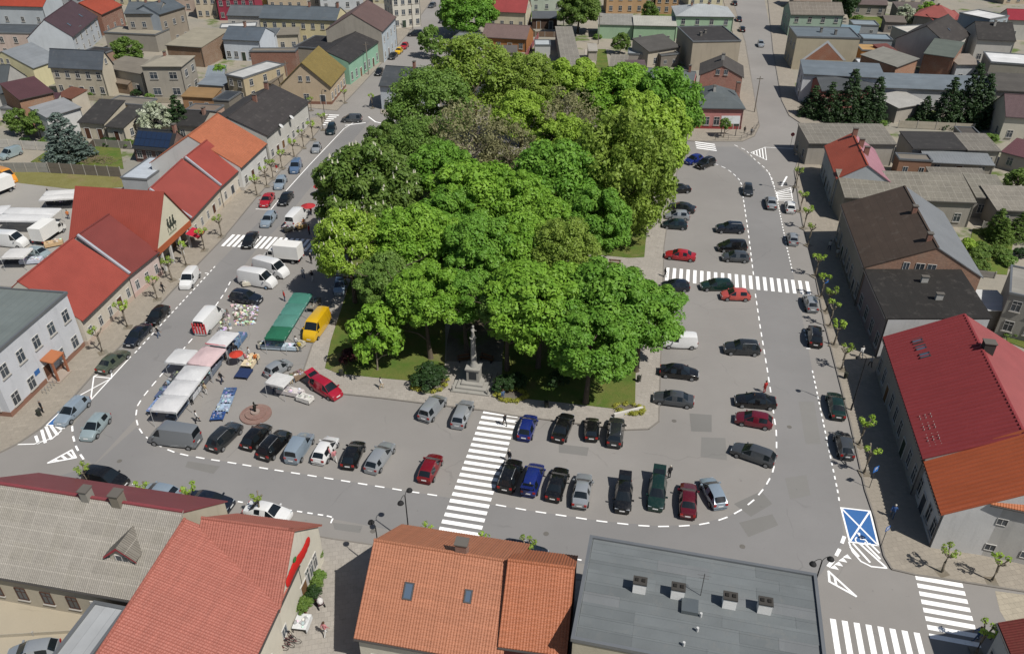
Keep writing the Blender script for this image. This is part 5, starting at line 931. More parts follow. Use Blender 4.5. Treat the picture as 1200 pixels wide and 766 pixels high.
# ------------------------------------------------------------------ vehicles
# profile of the top line from rear to front: (x, z, kind of the piece that follows)
CK = {
 'hatch': dict(W=.87, belt=.88, prof=[(-2.0, .50, 'b'), (-1.97, .86, 'b'), (-1.93, .96, 'r'), (-1.42, 1.38, 't'), (-1.1, 1.45, 't'), (.05, 1.47, 't'), (.28, 1.42, 'w'), (1.10, .94, 'b'), (1.6, .82, 'b'), (1.9, .68, 'b'), (2.0, .46, 'b')], pil=(-.42,)),
 'sedan': dict(W=.88, belt=.87, prof=[(-2.28, .50, 'b'), (-2.25, .88, 'b'), (-2.15, .98, 'b'), (-1.65, 1.0, 'r'), (-1.02, 1.36, 't'), (-.7, 1.42, 't'), (.15, 1.43, 't'), (.42, 1.38, 'w'), (1.2, .94, 'b'), (1.85, .82, 'b'), (2.2, .68, 'b'), (2.3, .44, 'b')], pil=(-.3,)),
 'wagon': dict(W=.88, belt=.88, prof=[(-2.3, .50, 'b'), (-2.28, .88, 'b'), (-2.24, .97, 'r'), (-1.78, 1.38, 't'), (-1.45, 1.46, 't'), (.1, 1.48, 't'), (.36, 1.42, 'w'), (1.18, .94, 'b'), (1.8, .82, 'b'), (2.18, .68, 'b'), (2.28, .44, 'b')], pil=(-1.1, -.25)),
 'suv': dict(W=.92, belt=.98, prof=[(-2.2, .55, 'b'), (-2.18, .98, 'b'), (-2.12, 1.08, 'r'), (-1.8, 1.55, 't'), (-1.5, 1.64, 't'), (.1, 1.66, 't'), (.35, 1.6, 'w'), (1.02, 1.1, 'b'), (1.7, 1.0, 'b'), (2.1, .82, 'b'), (2.22, .5, 'b')], pil=(-1.0, -.25)),
 'mpv': dict(W=.9, belt=.94, prof=[(-2.2, .52, 'b'), (-2.18, .96, 'b'), (-2.15, 1.05, 'r'), (-1.92, 1.58, 't'), (-1.6, 1.66, 't'), (.3, 1.68, 't'), (.6, 1.58, 'w'), (1.42, 1.02, 'b'), (1.85, .88, 'b'), (2.12, .72, 'b'), (2.2, .45, 'b')], pil=(-1.05, -.2)),
 'caddy': dict(W=.9, belt=1.05, prof=[(-2.2, .52, 'b'), (-2.2, 1.0, 'b'), (-2.18, 1.1, 'r'), (-2.05, 1.72, 't'), (-1.7, 1.80, 't'), (.2, 1.82, 't'), (.45, 1.72, 'w'), (1.2, 1.1, 'b'), (1.75, .95, 'b'), (2.12, .76, 'b'), (2.2, .45, 'b')], pil=(-.35,), noside=-.35),
 'van': dict(W=1.0, belt=1.35, prof=[(-2.75, .5, 'b'), (-2.75, 1.25, 'b'), (-2.74, 1.4, 'r'), (-2.66, 2.2, 't'), (-2.3, 2.32, 't'), (1.0, 2.34, 't'), (1.3, 2.22, 'w'), (2.0, 1.38, 'b'), (2.45, 1.1, 'b'), (2.7, .8, 'b'), (2.75, .45, 'b')], pil=(.45,), noside=.45),
 'small': dict(W=.82, belt=.87, prof=[(-1.75, .50, 'b'), (-1.73, .86, 'b'), (-1.69, .95, 'r'), (-1.4, 1.40, 't'), (-1.1, 1.48, 't'), (.05, 1.49, 't'), (.28, 1.43, 'w'), (.95, .99, 'b'), (1.4, .86, 'b'), (1.68, .70, 'b'), (1.75, .46, 'b')], pil=(-.35,)),
}
TYRE = mat('plain', '#232323', .8, v=.1); RIM = mat('metal', '#a9abad'); LAMP = mat('glass', '#a9b0b6'); TAIL = mat('glass', '#a3201c'); PLATE = mat('plain', '#e8e8e6', .85, v=.02); GLASS = mat('glass', '#1c2226'); BLK = mat('plain', '#2a2a2b')
_t = MB().tube([(0, -.1, 0), (0, -.09, 0), (0, .09, 0), (0, .1, 0)], [.27, .31, .31, .27], 16); TYREM = _t.mesh('wheel', smooth=40)
_r = MB().tube([(0, -.108, 0), (0, .108, 0)], .2, 12); RIMM = _r.mesh('rim', smooth=40)
def smo(x): return x*x*(3-2*x)
CARM = {}
def car_parts(kind):
    if kind in CARM: return CARM[kind]
    c = CK[kind]; W, belt, prof = c['W'], c['belt'], c['prof']; Lh = prof[-1][0]; H_ = max(p[1] for p in prof)
    st = [(x, z, k) for x, z, k in prof]
    for px in c['pil']:
        for q in (px-.05, px+.05):
            for i in range(len(st)-1):
                if st[i][0] < q < st[i+1][0] and st[i][2] == 't': t = (q-st[i][0])/(st[i+1][0]-st[i][0]); st.insert(i+1, (q, st[i][1]+(st[i+1][1]-st[i][1])*t, 'p' if q < px else 't')); break
    bm = bmesh.new(); rings = []
    xr = [p[0] for p in prof if p[2] == 'r'][0]; xw = [prof[i+1][0] for i, p in enumerate(prof) if p[2] == 'w'][0]
    for x, z, k in st:
        w = W*(1-.20*abs(x/Lh)**4); zb = min(belt+.02*(x < 0), z-.03)
        f = max(0., (z-zb-.03)/(H_-belt)); wt = w*(.91-.27*f) if kind not in ('van', 'caddy') else w*(.94-.14*f)
        half = [(w*.88, .17), (w*.985, .30), (w, .56), (w*.965, zb), (wt, z), (wt*.55, z+.03*(1+f))]
        ring = [bm.verts.new((x, -a, b)) for a, b in half]+[bm.verts.new((x, 0, z+.045*(1+f*.5)))]+[bm.verts.new((x, a, b)) for a, b in reversed(half)]; rings.append(ring)
    groups = {'windshield': [], 'rear_window': [], 'L': {}, 'R': {}}; seg = 0; n = len(rings[0])
    for i in range(len(rings)-1):
        k = st[i][2]
        if k == 'p': seg += 1
        for j in range(n-1):
            f = bm.faces.new((rings[i][j], rings[i+1][j], rings[i+1][j+1], rings[i][j+1])); 
            s = j if j < n//2 else n-2-j
            if k == 'w' and s >= 4: groups['windshield'].append(f)
            elif k == 'r' and s >= 4: groups['rear_window'].append(f)
            elif k in 'tw' and s == 3:
                if c.get('noside') is not None and st[i][0] < c['noside']: continue
                groups['L' if j >= n//2 else 'R'].setdefault(seg, []).append(f)
        f = bm.faces.new((rings[i][0], rings[i][-1], rings[i+1][-1], rings[i+1][0]))
    bm.faces.new(rings[0]); bm.faces.new(rings[-1][::-1]); bmesh.ops.recalc_face_normals(bm, faces=bm.faces)
    out = {}; gl = [('windshield', groups['windshield']), ('rear_window', groups['rear_window'])]+[('side_window', v) for sd_ in 'LR' for v in groups[sd_].values()]
    inner = []
    for nm, fs in gl:
        if not fs: continue
        bmesh.ops.inset_region(bm, faces=fs, thickness=.045 if nm != 'side_window' else .035, depth=-.008, use_even_offset=True); inner.append((nm, fs))
    parts = []
    for nm, fs in inner:
        m = MB()
        for f in fs: m.poly([tuple(v.co) for v in f.verts])
        parts.append((nm, m.mesh(nm)))
    bmesh.ops.delete(bm, geom=[f for _, fs in inner for f in fs], context='FACES')
    me = bpy.data.meshes.new('body'); bm.to_mesh(me); bm.free(); me.polygons.foreach_set('use_smooth', [True]*len(me.polygons)); me.set_sharp_from_angle(angle=math.radians(32))
    fx, rx = Lh-.80, -Lh+.72; zf = prof[-2][1]
    hl = MB().box(Lh-.22, Lh-.06, -.17, .17, -.06, .05).mesh('headlight'); tl = MB().box(-.03, .05, -.13, .13, -.12, .12).mesh('tail_light'); pl = MB().box(-.015, .015, -.26, .26, -.06, .06).mesh('number_plate'); mr = MB().box(-.06, .08, -.11, .11, -.07, .07).mesh('mirror'); bp = MB().box(-.05, .05, -W*.8, W*.8, -.08, .08).mesh('bumper')
    rb = max(belt-.12, .75)
    CARM[kind] = (me, parts, dict(fx=fx, rx=rx, W=W, Lh=Lh, zf=zf, rb=rb, xw=xw, belt=belt, H=H_, xt=[p[0] for p in prof if p[2] == 't']), (hl, tl, pl, mr, bp)); return CARM[kind]
PAINT = {'black': '#1c1d1f', 'navy': '#1f2836', 'grey': '#55595d', 'silver': '#a9aeb2', 'bluesilver': '#a3b3c0', 'white': '#ececea', 'red': '#b01f2b', 'darkred': '#6e1a28', 'crimson': '#8f1524', 'green': '#1d3b34', 'olive': '#5b6555', 'blue': '#24388a', 'steel': '#6b86a8', 'yellow': '#e3b51a', 'salmon': '#c8564e', 'paleblue': '#aebfc2', 'orange': '#e79a32', 'maroon': '#7c1c30', 'cherry': '#c2213c', 'midgrey': '#8d9296', 'charcoal': '#34383b', 'teal': '#20343a'}
def car(kind, colr, label, F, R, z=.6, hatch=False, name='car', cat='car', rack=False, group=None):
    a, b = P(*R, z), P(*F, z); c = (a+b)/2; d = b-a; me, parts, q, (hl, tl, pl, mr, bp) = car_parts(kind)
    t = thing(name, label, cat, (c.x, c.y, .0), math.atan2(d.y, d.x), group); pm = mat('carpaint', PAINT[colr], .8, metal=.0 if colr in ('white', 'yellow', 'red', 'salmon', 'orange') else .3)
    put('body', me, pm, t)
    for nm, m in parts: put(nm, m, GLASS, t)
    for x in (q['fx'], q['rx']):
        for s in (-1, 1): w_ = put('wheel', TYREM, TYRE, t, (x, s*(q['W']-.085), .31)); put('rim', RIMM, RIM, w_)
    for s in (-1, 1):
        put('headlight', hl, LAMP, t, (-.02, s*q['W']*.62, q['zf']-.03)); put('tail_light', tl, TAIL, t, (-q['Lh']+.01, s*q['W']*.68, q['rb'])); m_ = put('mirror', mr, pm, t, (q['xw']-.28, s*(q['W']+.08), q['belt']+.06))
    put('number_plate', pl, PLATE, t, (q['Lh']-.005, 0, .5)); put('number_plate', pl, PLATE, t, (-q['Lh']-.005, 0, .62))
    put('bumper', bp, BLK, t, (q['Lh']-.09, 0, .3)); put('bumper', bp, BLK, t, (-q['Lh']+.05, 0, .32))
    if rack or kind == 'suv':
        for s in (-1, 1): put('roof_rail', MB().tube([(q['xt'][0]+.2, s*q['W']*.62, q['H']-.02), (q['xt'][0]+.35, s*q['W']*.62, q['H']+.06), (q['xt'][-1]-.2, s*q['W']*.62, q['H']+.06), (q['xt'][-1], s*q['W']*.62, q['H']-.02)], .025, 5), RIM, t)
    if hatch:   # raised tailgate
        zz = q['H']-.08; x0 = q['xt'][0]+.15; k = put('tailgate', MB().slab([(x0-1.1, -.62, zz+.42), (x0-1.1, .62, zz+.42), (x0, .66, zz), (x0, -.66, zz)][::-1], .05), pm, t); put('tailgate_window', MB().slab([(x0-.55, -.5, zz+.26), (x0-.55, .5, zz+.26), (x0-.08, .54, zz+.08), (x0-.08, -.54, zz+.08)][::-1], .045), GLASS, k)
    return t
CARS = [
 # southern inner row beside the park
 ('mpv', 'silver', 'silver people carrier nosed in to the park pavement beside a silver estate', (514, 469), (500, 486)),
 ('wagon', 'silver', 'silver car nosed in to the park pavement right beside the zebra', (547, 473), (537, 495)),
 ('hatch', 'blue', 'blue hatchback at the park pavement right after the zebra', (622.5, 486.5), (613.5, 513)),
 ('sedan', 'black', 'black saloon between the blue hatchback and a small black car at the park pavement', (666, 485), (653.5, 515)),
 ('small', 'black', 'small black car third from the zebra at the park pavement', (694, 490), (693, 514)),
 ('suv', 'charcoal', 'charcoal car with roof rails at the park corner end of the row', (723, 492), (719.5, 520)),
 # southern outer row
 ('suv', 'black', 'black car with open door right beside the zebra in the outer row', (603, 543), (592.5, 570)),
 ('mpv', 'blue', 'royal blue car with raised tailgate in the outer row', (629.5, 545), (619, 577)),
 ('sedan', 'black', 'long black saloon between the royal blue car and a silver saloon', (658.5, 549), (647.5, 583.5)),
 ('sedan', 'silver', 'silver saloon with pale rear window in the outer row', (685, 557), (679, 591)),
 ('hatch', 'black', 'black hatchback facing the road next to the green estate with open boot', (729, 598), (732, 564)),
 ('wagon', 'green', 'dark green estate with its boot open in the outer row', (767.5, 600.5), (772.5, 553)),
 ('sedan', 'darkred', 'dark red saloon in the outer row beside the last silver hatchback', (806.5, 567), (806, 604)),
 ('hatch', 'bluesilver', 'silver hatchback parked askew at the end of the outer row', (828, 561), (844, 592)),
 ('hatch', 'crimson', 'crimson hatchback standing alone left of the long zebra', (511, 534), (497.5, 561)),
 ('wagon', 'silver', 'silver estate with rear to the dashed line, neighbour of the crimson hatchback', (454.5, 521.5), (436, 548)),
 ('hatch', 'black', 'black car between the silver estate and the white hatchback', (420.5, 518), (407.5, 545.5)),
 ('hatch', 'white', 'white hatchback with two people at its tail', (390, 513), (372.5, 540)),
 ('caddy', 'bluesilver', 'silver blue panel car next to the white hatchback', (360, 510), (342, 538)),
 ('suv', 'black', 'black off-roader next to the silver blue panel car', (334.5, 506.5), (308.5, 535)),
 ('hatch', 'black', 'black car beside the brick roundel with the little statue', (311.5, 498), (289, 523)),
 ('suv', 'charcoal', 'dark car beside the grey van at the market corner', (276.5, 498.5), (250, 524)),
 ('mpv', 'cherry', 'bright red people carrier with open tailgate by the small white canopy', (401, 466), (363, 444)),
 ('small', 'silver', 'small grey silver car behind the small white canopy', (337.5, 424), (314.5, 438.5)),
 # western kerb and lane
 ('hatch', 'paleblue', 'pale blue hatchback driving along the western lane', (98.5, 515), (124.5, 484)),
 ('wagon', 'bluesilver', 'silver blue estate on the blue bay of the western kerb', (72, 493), (97, 469)),
 ('sedan', 'olive', 'olive green saloon behind the crossed bay at the western kerb', (143.5, 413.5), (121, 432)),
 ('sedan', 'navy', 'navy car at the western kerb next to the olive saloon', (150, 404), (172.5, 381)),
 ('hatch', 'black', 'black hatchback at the western kerb opposite the striped van', (175, 379.5), (194.5, 359.5)),
 ('sedan', 'black', 'black car driving over the western zebra', (287.5, 290), (298.5, 272)),
 ('wagon', 'bluesilver', 'silver blue estate driving just beyond the western zebra', (309, 265), (320.5, 249)),
 ('sedan', 'red', 'wine red saloon at the western kerb beside a black coupe', (308, 241.5), (318, 226.5)),
 ('sedan', 'black', 'black coupe driving beside the wine red saloon', (329, 240.5), (340.5, 224.5)),
 ('wagon', 'bluesilver', 'silver estate at the western kerb behind the wine red saloon', (324.5, 222), (332.5, 206)),
 ('caddy', 'steel', 'steel blue panel car at the western kerb', (342, 205), (351.5, 187)),
 ('small', 'silver', 'small silver car at the western kerb below the white terrace', (368, 180), (373.5, 167)),
 ('mpv', 'teal', 'dark blue people carrier at the north end of the western kerb', (385.5, 159.5), (391, 144)),
 ('mpv', 'grey', 'grey people carrier turning at the mouth of the rising street', (401, 139.5), (423.5, 139.5)),
 ('hatch', 'silver', 'silver car with its nose under the park trees, northernmost of the western park row', (425, 171), (441, 176)),
 ('suv', 'navy', 'navy off-roader under the park trees of the western row', (412, 177), (431, 182)),
 ('hatch', 'black', 'black car between the navy off-roader and a pale car', (401, 183), (417, 188)),
 ('hatch', 'bluesilver', 'pale car beside the white van tail at the western park row', (386, 190), (403, 194)),
 ('suv', 'navy', 'dark blue estate among the market goods beside the striped van', (308, 352), (269, 346)),
 ('hatch', 'bluesilver', 'pale blue car in the shade under the overhanging chestnut', (397, 344), (400, 326)),
 # eastern car park, park side
 ('sedan', 'black', 'black car half under the lime tree at the park side', (784, 222), (804, 221)),
 ('sedan', 'charcoal', 'charcoal saloon behind a silver car at the park side', (787, 241), (811, 245)),
 ('hatch', 'silver', 'silver car squeezed between two dark ones at the park side', (783, 252), (804.5, 253)),
 ('hatch', 'teal', 'grey green hatchback at the park side near the drooping tree', (776.5, 262), (805, 264)),
 ('sedan', 'red', 'bright red saloon at the park side just before the eastern zebra', (779.5, 297), (815, 301)),
 ('hatch', 'navy', 'dark blue hatchback parked on the park end of the eastern zebra', (774.5, 334), (808, 335.5)),
 ('caddy', 'white', 'white panel van under the reaching maple', (781, 400), (811.5, 401)),
 ('sedan', 'black', 'black saloon with nose to the lane at the park side', (818, 438), (774.5, 433)),
 ('sedan', 'grey', 'graphite saloon closest to the south eastern park corner', (765.5, 464), (813, 470)),
 # eastern car park, lane side
 ('suv', 'navy', 'dark off-roader alone at the lane side of the northern car park', (840, 267), (870.5, 268)),
 ('mpv', 'black', 'black people carrier beside the grey hatchback near the eastern zebra', (839, 289), (876.5, 289)),
 ('hatch', 'grey', 'grey hatchback right below the black people carrier', (844, 300), (880, 302)),
 ('wagon', 'green', 'bottle green estate standing on the eastern zebra', (822, 334), (857.5, 334)),
 ('hatch', 'salmon', 'faded red hatchback just past the eastern zebra', (843.5, 345), (880, 346)),
 ('suv', 'charcoal', 'dark off-roader alone at the lane side of the southern car park', (848.5, 407), (890, 409)),
 ('sedan', 'black', 'black saloon with people around it beside the wine coloured car', (862, 467.5), (908.5, 471.5)),
 ('hatch', 'maroon', 'wine coloured hatchback next to the black saloon', (860.5, 487.5), (906, 495.5)),
 ('wagon', 'grey', 'grey estate parked askew at the lane side south of the wine coloured car', (861, 524), (905, 539)),
 ('hatch', 'charcoal', 'dark hatchback driving on the dashed line of the northern bend', (877, 228.5), (876, 216)),
 ('suv', 'black', 'black off-roader turning round the northern tip of the car park', (814.5, 196.5), (839, 187)),
 ('hatch', 'blue', 'blue car mostly hidden by the lime tree at the northern bend', (805, 190), (821, 184)),
 # eastern kerb
 ('sedan', 'silver', 'silver saloon driving past the hatched triangle on the eastern lane', (902.5, 230), (904.5, 244)),
 ('hatch', 'white', 'white car with dark roof glass right after the hatched triangle', (925, 235), (927, 249)),
 ('small', 'silver', 'small silver car alone at the eastern kerb', (928, 273), (930, 286)),
 ('hatch', 'silver', 'silver car at the eastern kerb end of the zebra', (947, 345), (953, 364)),
 ('suv', 'black', 'black car inside the dashed bay of the eastern kerb', (954, 382), (956, 405)),
 ('sedan', 'green', 'dark green car beside the tall lamp at the eastern kerb', (977, 462), (982.5, 487)),
 ('hatch', 'grey', 'blue grey hatchback at the southern end of the eastern kerb bays', (986, 507), (993, 535)),
 # southern kerb behind the roofs
 ('caddy', 'black', 'black van at the southern kerb above the grey corrugated roof', (149.5, 567), (100, 557.5)),
 ('hatch', 'bluesilver', 'silver blue car half hidden by the red ridge at the southern kerb', (170, 574), (203, 580)),
 ('sedan', 'navy', 'dark car at the southern kerb behind the shop roof', (267.5, 591), (226, 583)),
 ('sedan', 'white', 'white saloon at the southern kerb behind the shop roof', (342.5, 606), (285, 594)),
 ('suv', 'navy', 'dark blue car behind the orange ridge beyond the zebra', (645, 654), (584, 643)),
 # streets around
 ('hatch', 'black', 'black car at the mint green house kerb', (441, 89), (448, 80)),
 ('sedan', 'black', 'black saloon higher up the rising street', (456, 70), (465, 61)),
 ('small', 'yellow', 'small yellow car beside the black saloon of the rising street', (464, 63), (471, 57)),
 ('hatch', 'red', 'red car parked above the yellow one', (470, 58), (478, 50)),
 ('caddy', 'navy', 'dark blue van crossing the head of the rising street', (476, 40), (497, 40)),
 ('hatch', 'grey', 'grey car far up the street beside the cream house', (502, 9), (511, 4)),
 ('suv', 'black', 'black car under the street tree far up the rising street', (515, 27), (524, 21)),
 ('hatch', 'silver', 'silver car driving on the northern road', (893, 57.5), (890, 46)),
 ('hatch', 'black', 'black car parked by the flat black roof on the northern road', (868, 29), (871.5, 40)),
 ('sedan', 'navy', 'dark blue car parked further up the northern road', (864, 18), (867.5, 27)),
 ('hatch', 'black', 'dark car at the far top of the northern road', (859, 0), (862.5, 8)),
 ('caddy', 'paleblue', 'pale blue van in the yard before the white wall', (0, 185), (24, 176)),
 ('hatch', 'silver', 'silver car in the beige yard of the corrugated long house', (14, 768), (62, 760)),
 ('small', 'paleblue', 'old pale blue car behind a small canopy in the back market yard', (57, 299), (36, 294)),
]
for kd, cl, lb, F, R in CARS: car(kd, cl, lb, F, R, hatch='tailgate' in lb or 'boot' in lb)
VANS = [
 ('van', 'midgrey', 'long grey delivery van at the market corner of the dashed line', (178.5, 508), (231, 515)),
 ('van', 'yellow', 'yellow delivery van parked beside the green canopy', (358.5, 399), (384, 366)),
 ('caddy', 'white', 'white panel van at the western kerb by the gabled hall', (214, 337), (229.5, 315)),
 ('van', 'white', 'white market van with red striped panel at its tail', (257, 361), (233, 389)),
 ('van', 'white', 'white van with market goods at its tail next to the box truck', (322.5, 331), (281, 324)),
 ('van', 'white', 'white van wedged between the box truck and another white van', (333, 319), (302, 311)),
 ('van', 'white', 'tall white van parked beyond the western zebra', (358, 245), (337, 267)),
 ('van', 'white', 'white van half hidden under the chestnut beside pale cars', (384, 205), (399, 194)),
 ('van', 'white', 'white van alongside the low canopies of the back yard', (34, 284), (-12, 280)),
 ('van', 'orange', 'orange van at the grass edge of the back yard', (25, 214), (-14, 200)),
]
for kd, cl, lb, F, R in VANS:
    p = car(kd, cl, lb, F, R, z=.8, name='van', cat='van')
    if 'striped' in lb:
        for s in range(5): put('stripe', MB().box(-2.83, -2.775, -.95+s*.4, -.75+s*.4, .5, 2.0), mat('cloth', '#d8474a', .8), p)
def truck(label, F, R):
    a, b = P(*R, .8), P(*F, .8); c = (a+b)/2; d = b-a; t = thing('box_truck', label, 'truck', (c.x, c.y, 0), math.atan2(d.y, d.x)); Lh = 2.9; wm_ = mat('carpaint', '#ecebe6', .8, metal=0.)
    put('cargo_box', MB().box(-2.9, .95, -1.05, 1.05, .85, 2.95), mat('plain', '#e9e8e3', .85, v=.05), t); put('chassis', MB().box(-2.8, 2.6, -.45, .45, .4, .8), BLK, t)
    cab = MB(); pr = [(1.05, .45), (1.05, 2.05), (1.75, 2.1), (2.35, 1.3), (2.85, 1.1), (2.92, .45)]
    cab.poly([(x, -.95, z) for x, z in pr][::-1]); cab.poly([(x, .95, z) for x, z in pr])
    for (x0, z0), (x1, z1) in zip(pr, pr[1:]+pr[:1]): cab.poly([(x0, -.95, z0), (x1, -.95, z1), (x1, .95, z1), (x0, .95, z0)])
    m_ = cab.mesh('cab'); bm = bmesh.new(); bm.from_mesh(m_); bmesh.ops.remove_doubles(bm, verts=bm.verts, dist=.001); bmesh.ops.recalc_face_normals(bm, faces=bm.faces); bmesh.ops.bevel(bm, geom=bm.edges[:], offset=.07, segments=2, affect='EDGES'); bm.to_mesh(m_); bm.free(); put('cab', m_, wm_, t)
    put('windshield', MB().poly([(1.83, -.82, 2.06), (1.83, .82, 2.06), (2.34, .85, 1.38), (2.34, -.85, 1.38)][::-1]).mesh('windshield'), GLASS, t, (.03, 0, .03))
    for s in (-1, 1): put('side_window', MB().box(1.2, 1.85, s*.955-.006, s*.955+.006, 1.3, 1.85), GLASS, t); put('headlight', MB().box(2.84, 2.95, s*.7-.15, s*.7+.15, .7, .9), LAMP, t); put('mirror', MB().box(1.95, 2.05, s*1.1-.1, s*1.1+.1, 1.35, 1.7), BLK, t); put('tail_light', MB().box(-2.95, -2.88, s*.85-.1, s*.85+.1, .6, .8), TAIL, t)
    for x in (2.0, -1.9):
        for s in (-1, 1): w_ = put('wheel', TYREM, TYRE, t, (x, s*.85, .33)); w_.scale = (1.1, 1.2, 1.1); put('rim', RIMM, RIM, w_)
truck('white box truck parked across the western zebra', (310, 297.5), (353.5, 301.5)); truck('white box truck with blue trim at the edge of the back yard', (-24, 231), (15, 216)); truck('cream box truck in the back market yard', (74, 262), (41, 285))
# ------------------------------------------------------------------ people
def person_mesh(pose):
    V = []; E = []; Rr = []
    def v(p, r, par=None):
        V.append(p); Rr.append(r); i = len(V)-1
        if par is not None: E.append((par, i))
        return i
    st = {'stand': .0, 'walk': .22}[pose]
    pel = v((0, 0, .95), .135); ab = v((0.01, 0, 1.12), .125, pel); chs = v((0.0, 0, 1.32), .15, ab); nk0 = v((0, 0, 1.46), .075, chs); nk = v((.01, 0, 1.52), .055, nk0); hd = v((.02, 0, 1.62), .095, nk); v((.015, 0, 1.72), .075, hd); v((.115, 0, 1.605), .014, hd)
    for s in (-1, 1):
        f = st*s; hp = v((0, s*.1, .9), .095, pel); kn = v((f*.6+.03, s*.105, .5), .062, hp); an = v((f*1.1-.03, s*.11, .1), .045, kn); v((f*1.1+.13, s*.12, .04), .04, an)
        sh = v((0, s*.19, 1.40), .062, chs); el = v((-f*.5-.03, s*.25, 1.12), .045, sh); wr = v((-f*.9+.06, s*.25, .88), .032, el); pm_ = v((-f*.95+.09, s*.245, .81), .036, wr)
        for q in range(4): k = v((-f*.95+.075+.02*q, s*(.25-.003*q), .755-.004*abs(q-1.5)), .011, pm_); v((-f*.95+.09+.018*q, s*.235, .71-.006*abs(q-1.5)), .009, k)
        k = v((-f*.95+.125, s*.225, .79), .012, pm_); v((-f*.95+.14, s*.215, .755), .009, k)
    me = bpy.data.meshes.new('tmp'); me.from_pydata(V, E, []); o = bpy.data.objects.new('tmp', me); COL.objects.link(o)
    sk = o.modifiers.new('s', 'SKIN'); sk.use_smooth_shade = True
    for i, r in enumerate(Rr): me.skin_vertices[0].data[i].radius = (r, r*(1.25 if i in (0, 1, 2) else 1.))
    me.skin_vertices[0].data[0].use_root = True; o.modifiers.new('d', 'SUBSURF').levels = 1
    ev = o.evaluated_get(bpy.context.evaluated_depsgraph_get()); out = bpy.data.meshes.new_from_object(ev); bpy.data.objects.remove(o)
    out.name = 'person_body'; out.materials.clear()
    for _ in range(4): out.materials.append(None)
    for p in out.polygons:
        c = p.center; hand = abs(c.y) > .18 and c.z < .9
        p.material_index = 3 if c.z < .09 else (0 if (c.z > 1.485 or hand) else (1 if c.z > .93 else 2)); p.use_smooth = True
    return out
PM = {k: person_mesh(k) for k in ('stand', 'walk')}
hair_m = MB().blob((-.005, 0, 1.665), .108, 10, (1.08, .98, .95)).mesh('hair', smooth=True)
SKIN = mat('plain', '#c79a7c'); CLO = {'black': '#26272b', 'blue': '#3d5f96', 'red': '#b8322f', 'white': '#e6e4df', 'pink': '#d98f92', 'beige': '#cbb795', 'navy': '#283350', 'grey': '#7b7f83', 'green': '#4c6b4a', 'orange': '#cf7a3c', 'denim': '#4d6482', 'yellow': '#d5c04e'}
HAIRS = [mat('plain', c) for c in ('#2c2320', '#5a4330', '#8f8a84', '#c9c3b6')]
def person(px, py, top, leg, label, pose='stand', rz=0., k=0, z=0.):
    p = P(px, py); t = thing('person', label, 'person', (p.x, p.y, z), rz); b = put('body', PM[pose], [SKIN, mat('plain', CLO[top]), mat('plain', CLO[leg]), BLK], t); put('hair', hair_m, HAIRS[k % 4], t); s = .96+.07*((k*7) % 5)/4; t.scale = (s, s, s)
